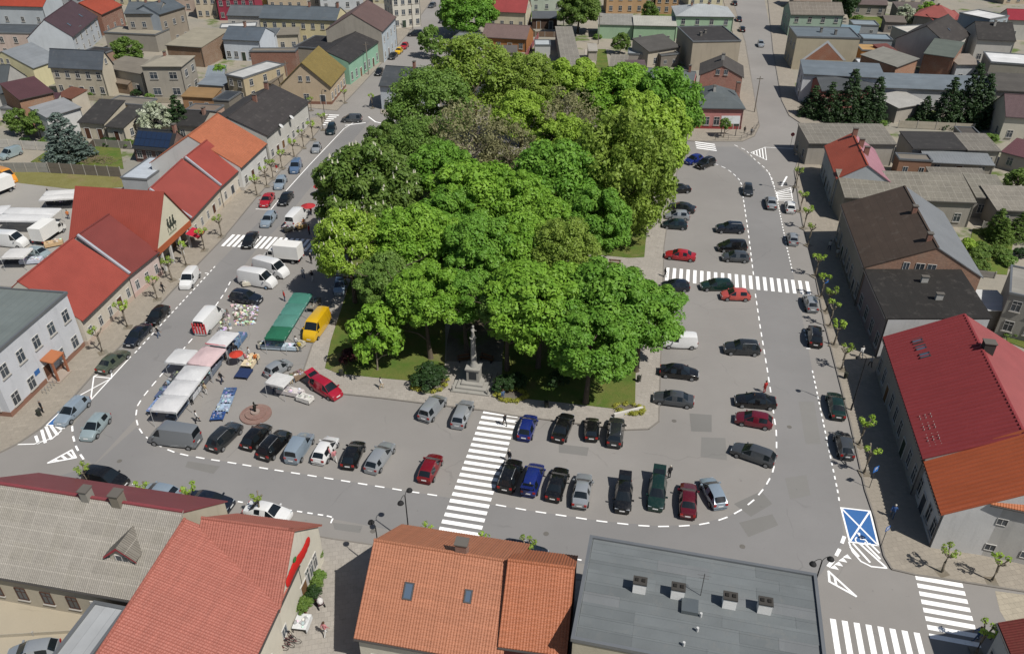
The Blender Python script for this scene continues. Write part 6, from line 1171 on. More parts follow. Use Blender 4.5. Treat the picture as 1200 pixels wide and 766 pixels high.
PEOPLE = [(447, 456, 'white', 'beige', 'person in pale clothes walking on the park pavement below the young tree', 'walk', .2), (589.5, 470, 'denim', 'grey', 'person in blue grey clothes walking before the monument forecourt', 'walk', 2.), (591.5, 499, 'black', 'black', 'person in black walking on the upper end of the long zebra', 'walk', 2.2),
 (597, 541, 'black', 'navy', 'person in dark clothes standing at the car door beside the zebra', 'stand', 1.), (393, 541, 'pink', 'white', 'person in pink and white at the tail of the white hatchback', 'walk', 2.), (387, 537, 'pink', 'denim', 'person in pink and denim beside the white hatchback', 'stand', .5), (621, 580, 'white', 'grey', 'person in white at the open tailgate of the royal blue car', 'stand', 1.5), (784, 560, 'black', 'black', 'person in black beside the green estate', 'stand', 2.),
 (881.5, 474, 'white', 'black', 'person in white shirt by the door of the black saloon', 'stand', .3), (895.5, 460, 'red', 'red', 'person in red behind the black saloon', 'stand', 2.), (779, 325, 'black', 'black', 'person in black stepping onto the eastern zebra', 'walk', 0.),
 (240.5, 450, 'red', 'black', 'person in red shopping at the long white canopy', 'stand', 2.4), (234, 459, 'beige', 'black', 'person in beige jacket by the long white canopy', 'stand', 2.), (242, 462, 'beige', 'white', 'person in cream clothes carrying bags by the long canopy', 'stand', 1.2), (260.5, 449, 'black', 'navy', 'person in black walking between the market tables', 'walk', 1.), (226, 474, 'grey', 'black', 'person in grey at the lower end of the long canopy', 'stand', 2.6), (232, 495, 'white', 'black', 'person in white beside the grey van', 'walk', .4),
 (268, 423, 'grey', 'grey', 'person in grey by the pink canopy', 'stand', 2.9), (276, 415, 'black', 'denim', 'person in black by the red round umbrella', 'stand', 2.), (289, 426, 'pink', 'black', 'person in pink at the cream covered table', 'stand', 1.), (301, 426, 'orange', 'black', 'person in orange at the cream covered table', 'walk', 2.), (293, 420, 'white', 'denim', 'person in white and denim at the cream covered table', 'stand', 4.),
 (334, 353, 'red', 'denim', 'person in red by the far end of the green canopy', 'stand', .5), (352, 412, 'yellow', 'grey', 'person in yellow at the tables before the yellow van', 'stand', 1.5), (348, 407, 'white', 'black', 'person in white and black at the tables before the yellow van', 'stand', 1.2), (321, 461, 'white', 'navy', 'person in white and navy before the small white canopy', 'walk', 1.), (342, 450, 'green', 'beige', 'person in green under the small white canopy', 'stand', 2.),
 (365, 309, 'black', 'black', 'person in black in the tree shade beside the box truck', 'stand', 1.), (366.5, 329, 'black', 'white', 'person with white trousers in the tree shade', 'walk', 1.), (356, 326, 'white', 'denim', 'person in white in the tree shade', 'walk', 2.), (357, 266, 'orange', 'black', 'person in orange at the tall white van', 'stand', 2.), (365, 252, 'red', 'grey', 'person in red beside the tall white van', 'stand', 1.), (363, 275, 'red', 'black', 'person in red and black by the goods beyond the zebra', 'stand', 3.),
 (325, 203, 'red', 'white', 'person in red on the western pavement behind a silver estate', 'walk', 1.), (51, 484, 'black', 'black', 'person in black on the western pavement below the white office building', 'stand', .8), (186.5, 395, 'black', 'denim', 'person in black walking in the western lane', 'walk', .9), (192, 343, 'black', 'black', 'person in black walking past the pink house', 'walk', .9),
 (1143, 750, 'blue', 'denim', 'person in blue on the shaded end of the southern zebra', 'walk', 3.), (1164, 748, 'denim', 'navy', 'person in denim next to the dark red roofed corner house', 'walk', 3.), (1044.5, 607, 'blue', 'denim', 'person in bright blue at the shade edge of the eastern pavement', 'walk', 1.), (872, 157, 'black', 'black', 'person in black at the railing before the pink corner house', 'stand', 1.), (880, 159, 'grey', 'black', 'person in grey at the railing corner before the pink house', 'walk', 1.),
 (1008, 420, 'white', 'grey', 'person in white shirt in the shade of the black roofed house', 'walk', 1.6), (1019, 430, 'white', 'black', 'person in white and black in the shade beside the crimson roofed house', 'walk', 1.6), (971, 294, 'white', 'navy', 'person in white and navy in the shade of the brown roofed house', 'walk', 1.5), (980, 303, 'white', 'beige', 'person in white and beige in the shade of the brown roofed house', 'stand', 1.5), (58, 231, 'black', 'navy', 'person in black at the canopy of the back yard', 'stand', 1.), (66, 236, 'red', 'white', 'person in red under the canopy of the back yard', 'stand', 2.), (81, 257, 'orange', 'navy', 'person in orange beside the cream box truck', 'stand', 2.), (382, 745, 'pink', 'white', 'person in pink and white in the alley beside the plant stand', 'walk', 1.), (740, 75, 'black', 'grey', 'person in the northern yards', 'stand', 1.)][:-1]
for i, q in enumerate(PEOPLE): person(q[0], q[1], q[2], q[3], q[4], q[5], q[6], i, .11 if 'pavement' in q[4] or 'shade of' in q[4] or 'alley' in q[4] else 0)
# ------------------------------------------------------------------ market
POSTM = mat('metal', '#c9cbcc', metal=.3)
def canopy(label, corners, h, colr, bays, group=None, tr=.25, name='market_canopy', val=.25, peak=.5, sub=None):
    """corners: four sighted canopy corners at height h in order a-b-c-d (a-d and b-c are the long sides)"""
    w = [P(*c, h) for c in corners]; a, b, c, d = w; ce = (a+b+c+d)/4; ex = ((d-a)+(c-b))/2; ey = ((b-a)+(c-d))/2; L = ex.length; D = ey.length; ang = math.atan2(ex.y, ex.x)
    t = thing(name, label, 'canopy', (ce.x, ce.y, 0), ang, group); bl = L/bays; sg = 1 if (ex.x*ey.y-ex.y*ey.x) > 0 else -1
    for i in range(bays):
        x0 = -L/2+i*bl; x1 = x0+bl; xm = (x0+x1)/2; N = 6; m = MB()
        def z(x, y):
            u = abs(x-xm)/(bl/2); v = abs(y)/(D/2); return h+peak*(1-max(u, v))**1.15+.02*math.sin(9*x+5*y)
        gx = np.linspace(x0+.01, x1-.01, N+1); gy = np.linspace(-D/2, D/2, N+1)
        for p in range(N):
            for q in range(N): m.poly([(gx[p], gy[q], z(gx[p], gy[q])), (gx[p+1], gy[q], z(gx[p+1], gy[q])), (gx[p+1], gy[q+1], z(gx[p+1], gy[q+1])), (gx[p], gy[q+1], z(gx[p], gy[q+1]))])
        for (p0, p1) in (((x0+.01, -D/2), (x1-.01, -D/2)), ((x1-.01, D/2), (x0+.01, D/2))): m.poly([(*p0, h-val), (*p1, h-val), (*p1, z(*p1)), (*p0, z(*p0))])
        if i == 0: m.poly([(x0, D/2, h-val), (x0, -D/2, h-val), (x0, -D/2, h), (x0, D/2, h)])
        if i == bays-1: m.poly([(x1, -D/2, h-val), (x1, D/2, h-val), (x1, D/2, h), (x1, -D/2, h)])
        me = m.mesh('roof_sheet'); bm = bmesh.new(); bm.from_mesh(me); bmesh.ops.remove_doubles(bm, verts=bm.verts, dist=.002); bm.to_mesh(me); bm.free(); me.polygons.foreach_set('use_smooth', [True]*len(me.polygons)); me.set_sharp_from_angle(angle=math.radians(35))
        cc = colr[i % len(colr)] if isinstance(colr, (list, tuple)) else colr; put('canopy_sheet', me, mat('cloth', cc, .82, tr=tr), t)
    for i in range(bays+1):
        for s in (-1, 1): put('post', MB().tube([(-L/2+i*bl, s*D/2*.97, 0), (-L/2+i*bl, s*D/2*.97, h)], .03, 5), POSTM, t)
    for s in (-1, 1): put('rail', MB().tube([(-L/2, s*D/2*.97, h-.02), (L/2, s*D/2*.97, h-.02)], .025, 5), POSTM, t)
    return t, L, D, ang
def pile(m, x, y, z, n, sx, sy, rr, smin=.08, smax=.25, flat=.6):
    for _ in range(n):
        m.cur = rr.random(); a = rr.uniform(0, 6.28); s = rr.uniform(smin, smax); px_, py_ = x+rr.uniform(-sx, sx), y+rr.uniform(-sy, sy); M_ = Matrix.Translation((px_, py_, z)) @ Matrix.Rotation(a, 4, 'Z')
        if rr.random() < .5: m.box(-s, s, -s*.7, s*.7, 0, s*flat*rr.uniform(.5, 1.6), M_)
        else: m.blob((px_, py_, z+s*flat*.5), s, 6, (1, .8, flat))
def table(label, px, py, w, l, rz, top='#d9d4c8', goods=26, seed=1, hgt=.75, group=None, smax=.22, cloth=True, mixf=.3):
    p = P(px, py); t = thing('market_table', label, 'table', (p.x, p.y, 0), rz, group)
    put('table_top', MB().box(-l/2, l/2, -w/2, w/2, hgt-.04, hgt), mat('cloth', top, .82), t)
    if cloth: put('table_cloth', MB().poly([(-l/2, -w/2-.01, hgt), (l/2, -w/2-.01, hgt), (l/2, -w/2-.04, .25), (-l/2, -w/2-.04, .25)]).poly([(l/2+.01, -w/2, hgt), (l/2+.01, w/2, hgt), (l/2+.04, w/2, .25), (l/2+.04, -w/2, .25)]), mat('cloth', top, .8), t)
    for x in (-l/2+.06, l/2-.06):
        for y in (-w/2+.06, w/2-.06): put('leg', MB().box(x-.025, x+.025, y-.025, y+.025, 0, hgt-.04), GUT, t)
    if goods:
        m = MB(); pile(m, 0, 0, hgt, goods, l/2-.15, w/2-.12, random.Random(seed), .06, smax); g_ = put('goods', m.mesh('goods', attr=True), mat('random', top, .8, mixf=min(.8, mixf+.2)), None, (p.x, p.y, 0), rz); tag(g_, 'small goods on the '+label, 'goods'); stuff(g_)
    return t
WA = math.radians(70)
canopy('long white market canopy of three bays beside the dashed line', [(175.7, 480), (205.7, 483), (246.5, 430), (217, 427)], 2.4, '#e8e8e8', 3)
canopy('pale pink market canopy joining the long white one', [(217, 426), (246.5, 429), (264, 408), (239, 405.5)], 2.4, '#ecd0d0', 1)
canopy('white canopy with red hem next to the striped van', [(240, 403), (265, 406), (281, 389), (255.5, 387.5)], 2.5, '#eeeded', 1, val=.1)
canopy('white side canopy branching off the pink one over dark goods', [(192.6, 424), (217, 426.5), (232, 410), (206, 408)], 2.3, '#ededec', 1, peak=.35)
canopy('green market canopy of four bays, darkest at its lower bay', [(309.4, 395.8), (333, 398), (366.4, 343.8), (344, 342.5)], 2.4, ['#2f7a5c', '#5f9a8c', '#5a978a', '#4f9180'], 4, peak=.3)
canopy('small plain white canopy beside the red people carrier', [(309.5, 448), (331.4, 454), (344, 440), (322.6, 436)], 2.1, '#e9e8e5', 1, peak=.12)
canopy('bright white canopy by the grass in the back market yard', [(48, 231), (87, 236), (92, 224), (60, 220.7)], 2.3, '#f0efec', 2, peak=.25)
canopy('broad white canopy beside the cream box truck', [(2.5, 252), (43, 266), (66, 247), (19, 240)], 2.5, '#efefee', 2, peak=.35)
canopy('small white canopy beside the old pale blue car', [(2, 300), (25, 304), (35, 292), (16, 289)], 2.2, '#efedea', 1, peak=.15)
canopy('white canopy at the very edge of the back market yard', [(-28, 250), (0, 254), (8, 243), (-18, 240)], 2.4, '#ececec', 1)
put_red = put('red_hem', MB().box(-1.35, 1.35, -.05, .05, 2.36, 2.55), mat('cloth', '#d23a4c', .8), None, (*P(252.5, 404.6, 2.4), 0), math.atan2((P(265, 406, 2.4)-P(240, 403, 2.4)).y, (P(265, 406, 2.4)-P(240, 403, 2.4)).x)); tag(put_red, 'red fabric band between the pink and white canopies', 'banner')
# tables with goods along the canopies
row = math.atan2((P(246.5, 430)-P(205.7, 483)).y, (P(246.5, 430)-P(205.7, 483)).x)
tb = [(208, 485, '#4b5566', 'dark clothes table at the lower end of the long canopy'), (217, 473, '#9aa7b8', 'grey blue clothes table under the long canopy edge'), (228, 462, '#c7c9cc', 'pale clothes table under the long canopy edge'), (239, 448, '#5c5f66', 'black clothes table by the middle of the long canopy'), (249, 436, '#6c7480', 'clothes table at the upper end of the long canopy'), (256, 424, '#5a616b', 'dark clothes table under the pink canopy'), (266, 413, '#3e4654', 'navy clothes table by the pink canopy'), (280, 402, '#5f7a99', 'denim clothes table under the white red hemmed canopy'), (186, 478, '#7a93bd', 'blue clothes table on the road side of the long canopy'), (195, 462, '#556384', 'dark blue clothes table on the road side of the long canopy'), (204, 449, '#3c4048', 'black clothes table on the road side of the long canopy')]
for i, (x, y, c_, lb) in enumerate(tb): table(lb, x, y, 1.1, 3.0, row, c_, 34, i+3, mixf=.55)
table('cream covered market table with shoppers around it', 294, 427, 1.3, 2.6, row, '#e0cfae', 20, 21)
table('navy covered low table beside the cream covered one', 286, 440, 1.6, 1.8, row, '#24365e', 0, 22, hgt=.45)
for i, (x, y, c_, lb) in enumerate([(269, 462, '#46618f', 'low table of blue clothes in the open market row, uppermost'), (266, 471, '#8fa3bd', 'low table of pale denim in the open market row'), (262, 480, '#a9bed3', 'low table of light blue clothes in the open market row'), (256, 489, '#2f5390', 'low table of dark blue clothes in the open market row, lowest')]): table(lb, x, y, 1.4, 1.6, row+.2, c_, 26, 30+i, hgt=.4, mixf=.5)
table('long white table before the green canopy', 328, 409, .9, 4.6, math.radians(-6), '#c3d2dc', 24, 40); table('small table with crates beside the long white table', 308, 407, .9, 1.1, .3, '#9a958c', 12, 41); table('table with pale goods beside the yellow van', 351, 408, .8, 1.6, 1.1, '#c4bda8', 10, 42)
table('table with white and pink linen before the small white canopy', 341, 462, 1.0, 3.2, math.radians(-18), '#d6cfcb', 26, 43); table('table with white linen ending in an orange box', 358, 470, 1.0, 1.8, math.radians(-25), '#dfdcd4', 14, 44); table('table with brown goods behind the small white canopy', 350, 443, 1.2, 1.6, .8, '#8a7460', 20, 45)
table('small pale blue low table beside the white van', 315, 336, .9, 1.7, .9, '#7fa3c8', 6, 46, hgt=.4); table('table of black bags before the box truck in the back yard', 14, 308, 1.2, 3.0, .1, '#3b3d45', 26, 47); table('table of blue and white goods before the old pale blue car', 38, 308, 1.4, 3.0, .15, '#c9cedb', 26, 48); table('table of timber goods beside the cream box truck', 64, 288, 1.3, 2.6, .5, '#c9ab84', 20, 49); table('clothes rack table under the bright white yard canopy', 70, 240, 1.2, 4., .05, '#3a3c42', 30, 50); table('table of dark goods at the tail of the tall white van', 337, 271, 1.2, 1.6, .8, '#35352f', 16, 51); table('table of fruit and flowers beyond the western zebra', 352, 268, 1.2, 1.8, .8, '#b99a64', 24, 52); table('table with beige boxes at the tail of the lower white van', 292, 334, 1.2, 1.6, .2, '#d6cfbd', 8, 53); table('table of mixed wares in the tree shade behind the yellow van', 368, 360, 1., 3., row, '#8b8378', 20, 54)
# flea market goods spread on the ground
m = MB(); rr = random.Random(9)
ga = P(272, 357); gb = P(304, 359); gc = P(299, 380); gd = P(276, 382)
for _ in range(330):
    u, v_ = rr.random(), rr.random(); p = ga.lerp(gb, u).lerp(gd.lerp(gc, u), v_); pile(m, p.x, p.y, .005, 1, .05, .05, rr, .06, .22, .9)
stuff(tag(put('flea_market_goods', m.mesh('flea_market_goods', attr=True), mat('random', '#a89a86', .85, mixf=.3)), 'many small second hand items spread on the ground beside the striped van', 'goods'))
m = MB()
for _ in range(60):
    p = P(rr.uniform(258, 268), rr.uniform(362, 392)); pile(m, p.x, p.y, .005, 1, .3, .3, rr, .08, .22, 1.)
stuff(tag(put('flea_market_goods', m.mesh('flea_market_goods', attr=True), mat('random', '#a89a86', .85, mixf=.3)), 'wares leaning along the side of the striped van', 'goods'))
# red round umbrella
p = P(276.5, 414, 1.8); t = thing('parasol', 'small round red parasol by the navy clothes table', 'parasol', (p.x, p.y, 0)); put('canopy_sheet', MB().tube([(0, 0, 1.7), (0, 0, 2.05)], [.85, .05], 14), mat('cloth', '#c8402f', .8), t); put('pole', MB().tube([(0, 0, 0), (0, 0, 2.)], .025, 6), POSTM, t)
for (x, y, lb) in ((361, 240, 'red parasol beside the tall white van under the chestnut'), (375, 217, 'red parasol under the chestnut near the pale cars')):
    p = P(x, y, 2.); t = thing('parasol', lb, 'parasol', (p.x, p.y, 0)); put('canopy_sheet', MB().tube([(0, 0, 1.8), (0, 0, 2.3)], [1.2, .05], 12), mat('cloth', '#b8343a', .8), t); put('pole', MB().tube([(0, 0, 0), (0, 0, 2.2)], .03, 6), POSTM, t)
# brick roundel with a small statue
p = P(300, 486); t = thing('statue_roundel', 'stepped round brick plinth with a small dark statue', 'statue', (p.x, p.y, 0)); BR = mat('brick', '#96685c', .8)
put('lower_step', MB().disc((0, 0), 1.75, .18, 28, .2), BR, t); put('upper_step', MB().disc((0, 0), 1.15, .34, 24, .16), BR, t); put('pedestal', MB().disc((0, 0), .5, .55, 18, .22), mat('plain', '#a8958a'), t)
put('figure', MB().tube([(0, 0, .5), (0, 0, .9), (.03, 0, 1.3), (.02, 0, 1.55), (.02, 0, 1.7), (.02, 0, 1.85)], [.16, .17, .2, .09, .12, .06], 9).tube([(.03, .15, 1.4), (.25, .25, 1.2), (.4, .1, 1.35)], [.06, .05, .04], 6).mesh('figure', smooth=60), mat('metal', '#3b3a36'), t)
# monument in the park
p = P(556, 449); t = thing('monument', 'grey stone column with a saint figure on a stepped base in the park', 'monument', (p.x, p.y, .11), -.196); ST = mat('plaster', '#b7b3a8', stain=.5)
for i, (s, z0, z1) in enumerate(((2.3, 0, .2), (1.8, .2, .42), (1.3, .42, .66))): put('step', MB().box(-s, s, -s, s, z0, z1), ST, t)
put('pedestal', MB().box(-.75, .75, -.75, .75, .66, 2.3).box(-.88, .88, -.88, .88, 2.3, 2.5), ST, t); put('plaque', MB().box(-.45, .45, -.77, -.751, 1.0, 2.0), mat('plain', '#3a3d40'), t)
put('column', MB().tube([(0, 0, 2.5), (0, 0, 2.75), (0, 0, 3.), (0, 0, 6.3), (0, 0, 6.45)], [.5, .45, .36, .27, .4], 16).mesh('column', smooth=40), ST, t); put('figure', MB().tube([(0, 0, 6.4), (0, 0, 6.9), (0, 0, 7.5), (.03, 0, 7.75), (.03, 0, 7.85), (.03, 0, 8.05), (.03, 0, 8.12)], [.24, .2, .25, .1, .14, .14, .04], 10).tube([(0, .22, 7.5), (.2, .3, 7.2), (.35, .15, 7.35)], [.08, .07, .05], 6).mesh('figure', smooth=60), ST, t)
for s in (-1, 1): put('bollard', MB().tube([(s*2.1, -2.1, .0), (s*2.1, -2.1, .9)], [.14, .1], 8), ST, t)
# ------------------------------------------------------------------ street furniture
def lamp(label, px, py, z, h, arms=1, rz=0., name='street_lamp'):
    p = P(px, py, z); t = thing(name, label, 'street lamp', (p.x, p.y, .1), rz); put('pole', MB().tube([(0, 0, 0), (0, 0, .9), (0, 0, .95), (0, 0, h)], [.11, .1, .065, .05], 8), BLK, t)
    for k in range(arms):
        s = 1 if k == 0 else -1; pts = [(0, 0, h-.1)]+[(s*(.45-.45*math.cos(a)), 0, h-.1+.45*math.sin(a)) for a in np.linspace(.2, 2.6, 6)]; put('arm', MB().tube(pts, .03, 6), BLK, t); e = pts[-1]; k_ = put('lamp_shade', MB().tube([(e[0], 0, e[2]-.25), (e[0], 0, e[2]-.1), (e[0], 0, e[2]+.05)], [.3, .24, .05], 12), BLK, t); put('lens', MB().disc((e[0], 0), .2, e[2]-.26, 12, .03), LAMP, k_)
lamp('black street lamp with a drooping shade beside the lower zebra end', 474.5, 580, 6.4, 6.2, 2, 1.2); lamp('black street lamp at the alley corner before the orange tiled house', 440, 617, 6.2, 6.0, 1, 2.2); lamp('black street lamp at the corner of the large flat grey roof', 964, 655, 6.6, 6.3, 2, .3); lamp('tall street lamp at the eastern kerb beside the dark green car', 997, 481, 0, 7.2, 1, 2.9); lamp('tall street lamp at the eastern kerb near the hatched triangle', 929, 226, 0, 7., 1, 2.9); lamp('street lamp before the shop window of the yellow roofed house', 381, 140, 0, 6, 1, .5)
def sign(label, px, py, h, face, rz, shape='rect', w_=.6, hh=.6, mark=None, z=.1):
    p = P(px, py); t = thing('road_sign', label, 'sign', (p.x, p.y, z), rz); put('pole', MB().tube([(0, 0, 0), (0, 0, h)], .035, 6), GUT, t)
    if shape == 'rect': pl = put('plate', MB().box(-w_/2, w_/2, -.05, -.03, h-hh, h), mat('plain', face), t)
    else: pl = put('plate', MB().tube([(0, -.05, h-hh/2), (0, -.03, h-hh/2)], hh/2, 16), mat('plain', face), t)
    if mark == 'bar': put('bar', MB().box(-.2, .2, -.06, -.051, h-hh/2-.05, h-hh/2+.05), FR, pl)
    if mark == 'P': put('letter', MB().box(-.15, -.07, -.06, -.051, h-.5, h-.1).box(-.07, .15, -.06, -.051, h-.18, h-.1).box(-.07, .15, -.06, -.051, h-.34, h-.26).box(.07, .15, -.06, -.051, h-.26, h-.18), FR, pl)
    if mark == 'board': put('board', MB().box(-.28, .28, -.045, -.02, h-hh-.65, h-hh-.1), mat('plain', '#e5a51c'), t)
    return t
sign('blue parking sign at the southern end of the eastern kerb bays', 1018.5, 572, 2.9, '#2f6fbe', .5, w_=.7, hh=.7, mark='P'); sign('blue parking sign beside the eastern zebra', 964, 348, 2.9, '#2f6fbe', .5, w_=.7, hh=.7, mark='P'); sign('round no entry sign over a yellow plate at the north eastern road', 926, 173, 3.0, '#c8231f', -.2, 'round', hh=.75, mark='bar')
sign('white notice sign in the shade of the northern road pavement', 934, 118, 2.8, '#e8e8e6', .2, w_=.5, hh=.7); sign('blue road sign beside the wheelchair bay', 1032, 640, 2.6, '#2f6fbe', .5, w_=.55, hh=.55, mark='P')
# billboard on the pink house pavement, railings, bins, benches
p = P(853, 160); t = thing('billboard', 'white billboard on posts before the pink corner house', 'billboard', (p.x, p.y, .1)); put('board', MB().box(-1.9, 1.9, -.06, .06, 2.6, 4.2), mat('plain', '#e3e6e6', .85, v=.03), t)
for s in (-1.5, 1.5): put('post', MB().box(s-.07, s+.07, -.05, .05, 0, 2.6), GUT, t)
def railing(label, pts):
    w_ = [P(*q) for q in pts]; t = thing('railing', label, 'railing', (w_[0].x, w_[0].y, .1)); o_ = w_[0]
    for a, b in zip(w_, w_[1:]):
        for z in (.5, 1.0): put('rail', MB().tube([(a.x-o_.x, a.y-o_.y, z), (b.x-o_.x, b.y-o_.y, z)], .03, 5), GUT, t)
    for a, b in zip(w_, w_[1:]):
        n = max(1, int((b-a).length/1.8))
        for k in range(n+1): q = a.lerp(b, k/n)-o_; put('post', MB().tube([(q.x, q.y, 0), (q.x, q.y, 1.05)], .035, 5), GUT, t)
railing('grey tubular railing round the pavement corner of the pink house', [(838, 165), (868, 165), (882, 159), (888, 148)])
for i, (x, y, lb) in enumerate(((400, 441, 'bin beside the western lawn corner'), (47, 488, 'bin on the pavement before the white office building'), (990, 444, 'dark litter bin between pollards on the eastern pavement'), (640, 478, 'bin at the south eastern lawn'), (748, 448, 'bin on the eastern park path'))):
    p = P(x, y); t = thing('litter_bin', lb, 'litter bin', (p.x, p.y, .11)); put('bin', MB().tube([(0, 0, .15), (0, 0, .85)], [.2, .25], 12), mat('plain', '#35382f'), t); put('post', MB().tube([(.27, 0, 0), (.27, 0, 1.1)], .035, 6), GUT, t)
BEN = None
for i, (x, y, rz, lb) in enumerate(((545, 424, .3, 'park bench in the shade west of the column'), (570, 424, -.5, 'park bench in the shade east of the column'), (720, 312, -.2, 'park bench on the eastern path opening'), (757, 400, 1.37, 'park bench on the eastern path under the reaching maple'))):
    p = P(x, y); t = thing('park_bench', lb, 'bench', (p.x, p.y, .12), rz)
    for k in range(3): put('seat_slat', MB().box(-.9, .9, -.2+k*.15, -.08+k*.15, .42, .46), mat('plain', '#7a5638'), t)
    for k in range(2): put('back_slat', MB().box(-.9, .9, .28, .32, .58+k*.17, .7+k*.17), mat('plain', '#7a5638'), t)
    for s in (-.7, .7): put('leg', MB().box(s-.04, s+.04, -.2, .3, 0, .42).box(s-.04, s+.04, .24, .28, .42, .9), BLK, t)
p = P(739, 484); tag(put('planter_edge', MB().box(-1.8, 1.8, -.14, .14, 0, .5), mat('plain', '#d9d5cc'), None, (p.x-.3, p.y-.2, .1), .35), 'low white edging wall at the corner flower bed', 'edging')
# plant stand and cafe things in the alley
def pot(px, py, s, lb, colr='hedge', z=.1):
    p = P(px, py); t = thing('potted_plant', lb, 'plant', (p.x, p.y, z)); put('pot', MB().tube([(0, 0, 0), (0, 0, .4*s)], [.2*s, .28*s], 10), mat('plain', '#8a5a44'), t); c = put('foliage', crown('bush', 161), LEAFM[colr], t, (0, 0, .4*s+.45*s)); c.scale = (.42*s, .42*s, .42*s)
for i, (x, y, s, lb, cl) in enumerate(((369, 661, 1.9, 'large flowering pot plant by the shop windows', 'hedge'), (375, 684, 1.5, 'green pot plant at the upper end of the plant stand', 'deep'), (371, 694, 1.5, 'bright pot plant in the middle of the plant stand', 'hedge'), (369, 703, 1.6, 'leafy pot plant at the lower end of the plant stand', 'dark'), (357, 718, 1.7, 'red flowering pot plant below the plant stand', 'hedge'), (362, 711, 1.1, 'small pot plant tucked below the plant stand', 'hedge'))): pot(x, y, s*.62, lb, cl)
al = math.atan2((P(380, 660)-P(340, 760)).y, (P(380, 660)-P(340, 760)).x)
table('pink display stand of seedlings beside the shop wall', 358, 695, 1.6, 3.2, al, '#c99a98', 46, 60, hgt=.6); table('white table with goods below the plant stand', 355, 734, 1.2, 1.5, al, '#dfe0df', 14, 61)
p = P(376, 711); t = thing('pushchair', 'dark pushchair beside the plant stand', 'pushchair', (p.x, p.y, .11), 2.2); put('seat', MB().box(-.25, .35, -.25, .25, .4, .8), mat('cloth', '#4a2a36', .8), t); put('hood', MB().blob((-.1, 0, .85), .35, 8, (1, .8, .8)), mat('cloth', '#d9d5d2', .8), t); put('handle', MB().tube([(.35, -.2, .8), (.6, -.2, 1.05), (.6, .2, 1.05), (.35, .2, .8)], .02, 5), GUT, t)
for x in (-.25, .3):
    for s in (-.28, .28): put('wheel', MB().tube([(x, s-.03, .15), (x, s+.03, .15)], .15, 10), TYRE, t)
def bicycle(label, px, py, rz, z=.11):
    p = P(px, py); t = thing('bicycle', label, 'bicycle', (p.x, p.y, z), rz)
    for x in (-.52, .52):
        ring = [(x+.33*math.cos(a), 0, .34+.33*math.sin(a)) for a in np.linspace(0, 2*math.pi, 17)]; w_ = put('wheel', MB().tube(ring, .025, 4, False), TYRE, t)
    put('frame', MB().tube([(-.52, 0, .34), (-.15, 0, .8), (.4, 0, .85), (.52, 0, .34)], .025, 5).tube([(-.15, 0, .8), (-.02, 0, .32), (.4, 0, .8)], .025, 5).tube([(-.52, 0, .34), (-.02, 0, .32)], .02, 5), mat('metal', '#6b3038', metal=.3), t); put('saddle', MB().box(-.3, -.05, -.06, .06, .9, .96), BLK, t); put('handlebar', MB().tube([(.42, -.25, 1.0), (.42, 0, .98), (.42, .25, 1.0)], .02, 5).tube([(.4, 0, .85), (.42, 0, .98)], .02, 5), BLK, t)
for i, (x, y) in enumerate(((334, 742), (338, 748), (330, 752), (335, 758), (327, 762), (342, 755))): bicycle('bicycle in the crowded rack by the shop wing wall', x, y, al+1.2+.1*i)
for o in [q for q in COL.objects if q.name.startswith('bicycle') and 'label' in q]: o['group'] = 'bicycles parked by the shop wing'
# entrance porch, rack and sign of the white office building
L_, D_ = b1['_L'], b1['_D']; put('porch_roof', MB().slab([(L_*.46, -1.5, 3.0), (L_*.62, -1.5, 3.0), (L_*.62, -.02, 3.3), (L_*.46, -.02, 3.3)], .15), mat('plain', '#b5724c'), b1)
for u in (.47, .61): put('porch_post', MB().box(L_*u-.1, L_*u+.1, -1.45, -1.25, 0, 2.85), mat('plain', '#a86c50'), b1)
put('porch_step', MB().box(L_*.45, L_*.63, -1.6, -.05, 0, .3), mat('plain', '#b5a698'), b1); put('plate', MB().box(L_*.36, L_*.42, -.05, -.02, 2.0, 2.6), mat('plain', '#3b6fae'), b1)
p = P(53, 462); t = thing('bicycle_rack', 'metal bicycle rack before the white office building', 'bicycle rack', (p.x, p.y, .11), math.atan2((P(100, 406)-P(15, 489)).y, (P(100, 406)-P(15, 489)).x))
for k in range(6): put('hoop', MB().tube([(k*.5, -.25, 0), (k*.5, -.25, .6), (k*.5, .25, .6), (k*.5, .25, 0)], .025, 5), RIM, t)
# ------------------------------------------------------------------ fences and walls
def panel_fence(label, a, b, h, colr, step=2.0, post='#b9b4aa', z=0, pm_=None, boards=0):
    A_, B_ = P(*a), P(*b); d = B_-A_; n = max(1, round(d.length/step)); s = d.length/n; t = thing('fence', label, 'fence', (A_.x, A_.y, z), math.atan2(d.y, d.x)); m_ = pm_ or mat('plaster', colr, stain=.5); me = MB().box(.07, s-.07, -.03, .03, .05, h/2-.01).mesh('panel'); me2 = MB().box(.07, s-.07, -.032, .032, h/2+.01, h).mesh('panel'); po = MB().box(-.06, .06, -.08, .08, 0, h+.1).mesh('post')
    for k in range(n+1):
        put('post', po, mat('plain', post), t, (k*s, 0, 0))
        if k < n: put('panel', me, m_, t, (k*s, 0, 0)); put('panel', me2, m_, t, (k*s, 0, 0))
panel_fence('pale concrete panel fence at the western end of the yard grass', (-20, 202), (58, 202), 1.9, '#a9a79e', 2.2)
panel_fence('weathered brown grey concrete panel fence behind the market yard', (59, 202.5), (143, 208), 2.0, '#857b6c', 2.6)
panel_fence('white yard wall with capped pillars before the clipped trees', (-20, 172), (60, 177), 1.8, '#e3ddd0', 3., '#d8d2c4')
panel_fence('grey panel fence between the garages and the spruce lawn', (112, 172), (155, 175), 1.6, '#9b968a', 2.5)
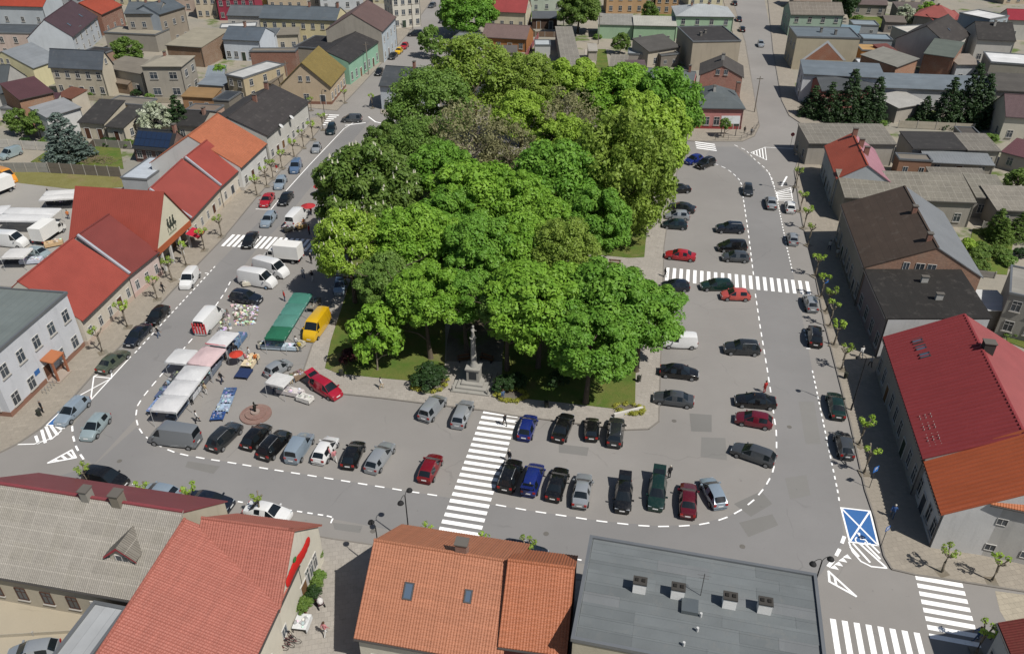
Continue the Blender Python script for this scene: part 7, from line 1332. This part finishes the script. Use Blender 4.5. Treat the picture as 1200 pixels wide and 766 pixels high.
panel_fence('dark board fence leaning beside the spruce', (100, 184), (112, 172), 1.6, '#6b5d50', 2.5)
panel_fence('long low beige yard wall below the villa and garages', (80, 117), (205, 121), 1.2, '#c6b99f', 4.)
panel_fence('grey garden fence under the thujas', (1150, 268), (1200, 272), 1.3, '#a19c92', 2.5); panel_fence('beige yard wall below the eastern firs', (1052, 150), (1140, 154), 1.6, '#cfc4ac', 4.); panel_fence('low yard wall beside the brick gable', (1140, 323), (1165, 326), 1.0, '#a9a39a', 2.5); panel_fence('red garden wall north of the terrace', (611, 77), (631, 45), 1.6, '#b0555a', 4.); panel_fence('timber fence of the northern gardens', (617, 43), (660, 44), 1.5, '#8b6f55', 2.5); panel_fence('pale wall along the yard of the corrugated long house', (-10, 748), (90, 742), .5, '#c9bda4', 3.)
for q in ((684.5, 86, 687, 58), (693, 86, 695, 58)):
    a, b = P(q[0], q[1]), P(q[2], q[3]); d = b-a; struct(put('path', MB().poly([(0, -.35, .06), (d.length, -.35, .06), (d.length, .35, .06), (0, .35, .06)]), mat('paver', '#b5aca0'), None, (a.x, a.y, 0), math.atan2(d.y, d.x)))
p = P(120, 190); t = thing('brushwood_heap', 'heap of cut brushwood behind the panel fence', 'brushwood', (p.x-1, p.y, 0)); m = MB(); rr = random.Random(4)
for _ in range(150): a = rr.uniform(0, 6.28); q = Vector((rr.gauss(0, 1.6), rr.gauss(0, .8), 0)); zz = max(.1, 1.5-q.length*.5)*rr.random(); m.tube([(q.x, q.y, zz), (q.x+math.cos(a)*1.1, q.y+math.sin(a)*.7, zz+rr.uniform(-.1, .4))], .03, 4)
put('branches', m, mat('bark', '#8a7a64', .8), t)
# utility poles along the streets
for i, (x, y, lb) in enumerate(((884, 132, 'slim utility pole at the pink corner house'), (432, 88, 'utility pole before the mint green house'), (701, 52, 'utility pole beside the green annex shed'), (660, 42, 'utility pole by the dark timber garage'), (484, 36, 'utility pole before the large cream house'), (340, 112, 'utility pole before the beige corner house'))):
    p = P(x, y); t = thing('utility_pole', lb, 'pole', (p.x, p.y, 0)); put('pole', MB().tube([(0, 0, 0), (0, 0, 8)], [.14, .09], 8), mat('plain', '#8d857a'), t); put('crossarm', MB().box(-.7, .7, -.05, .05, 7.4, 7.55), mat('plain', '#6d665c'), t)
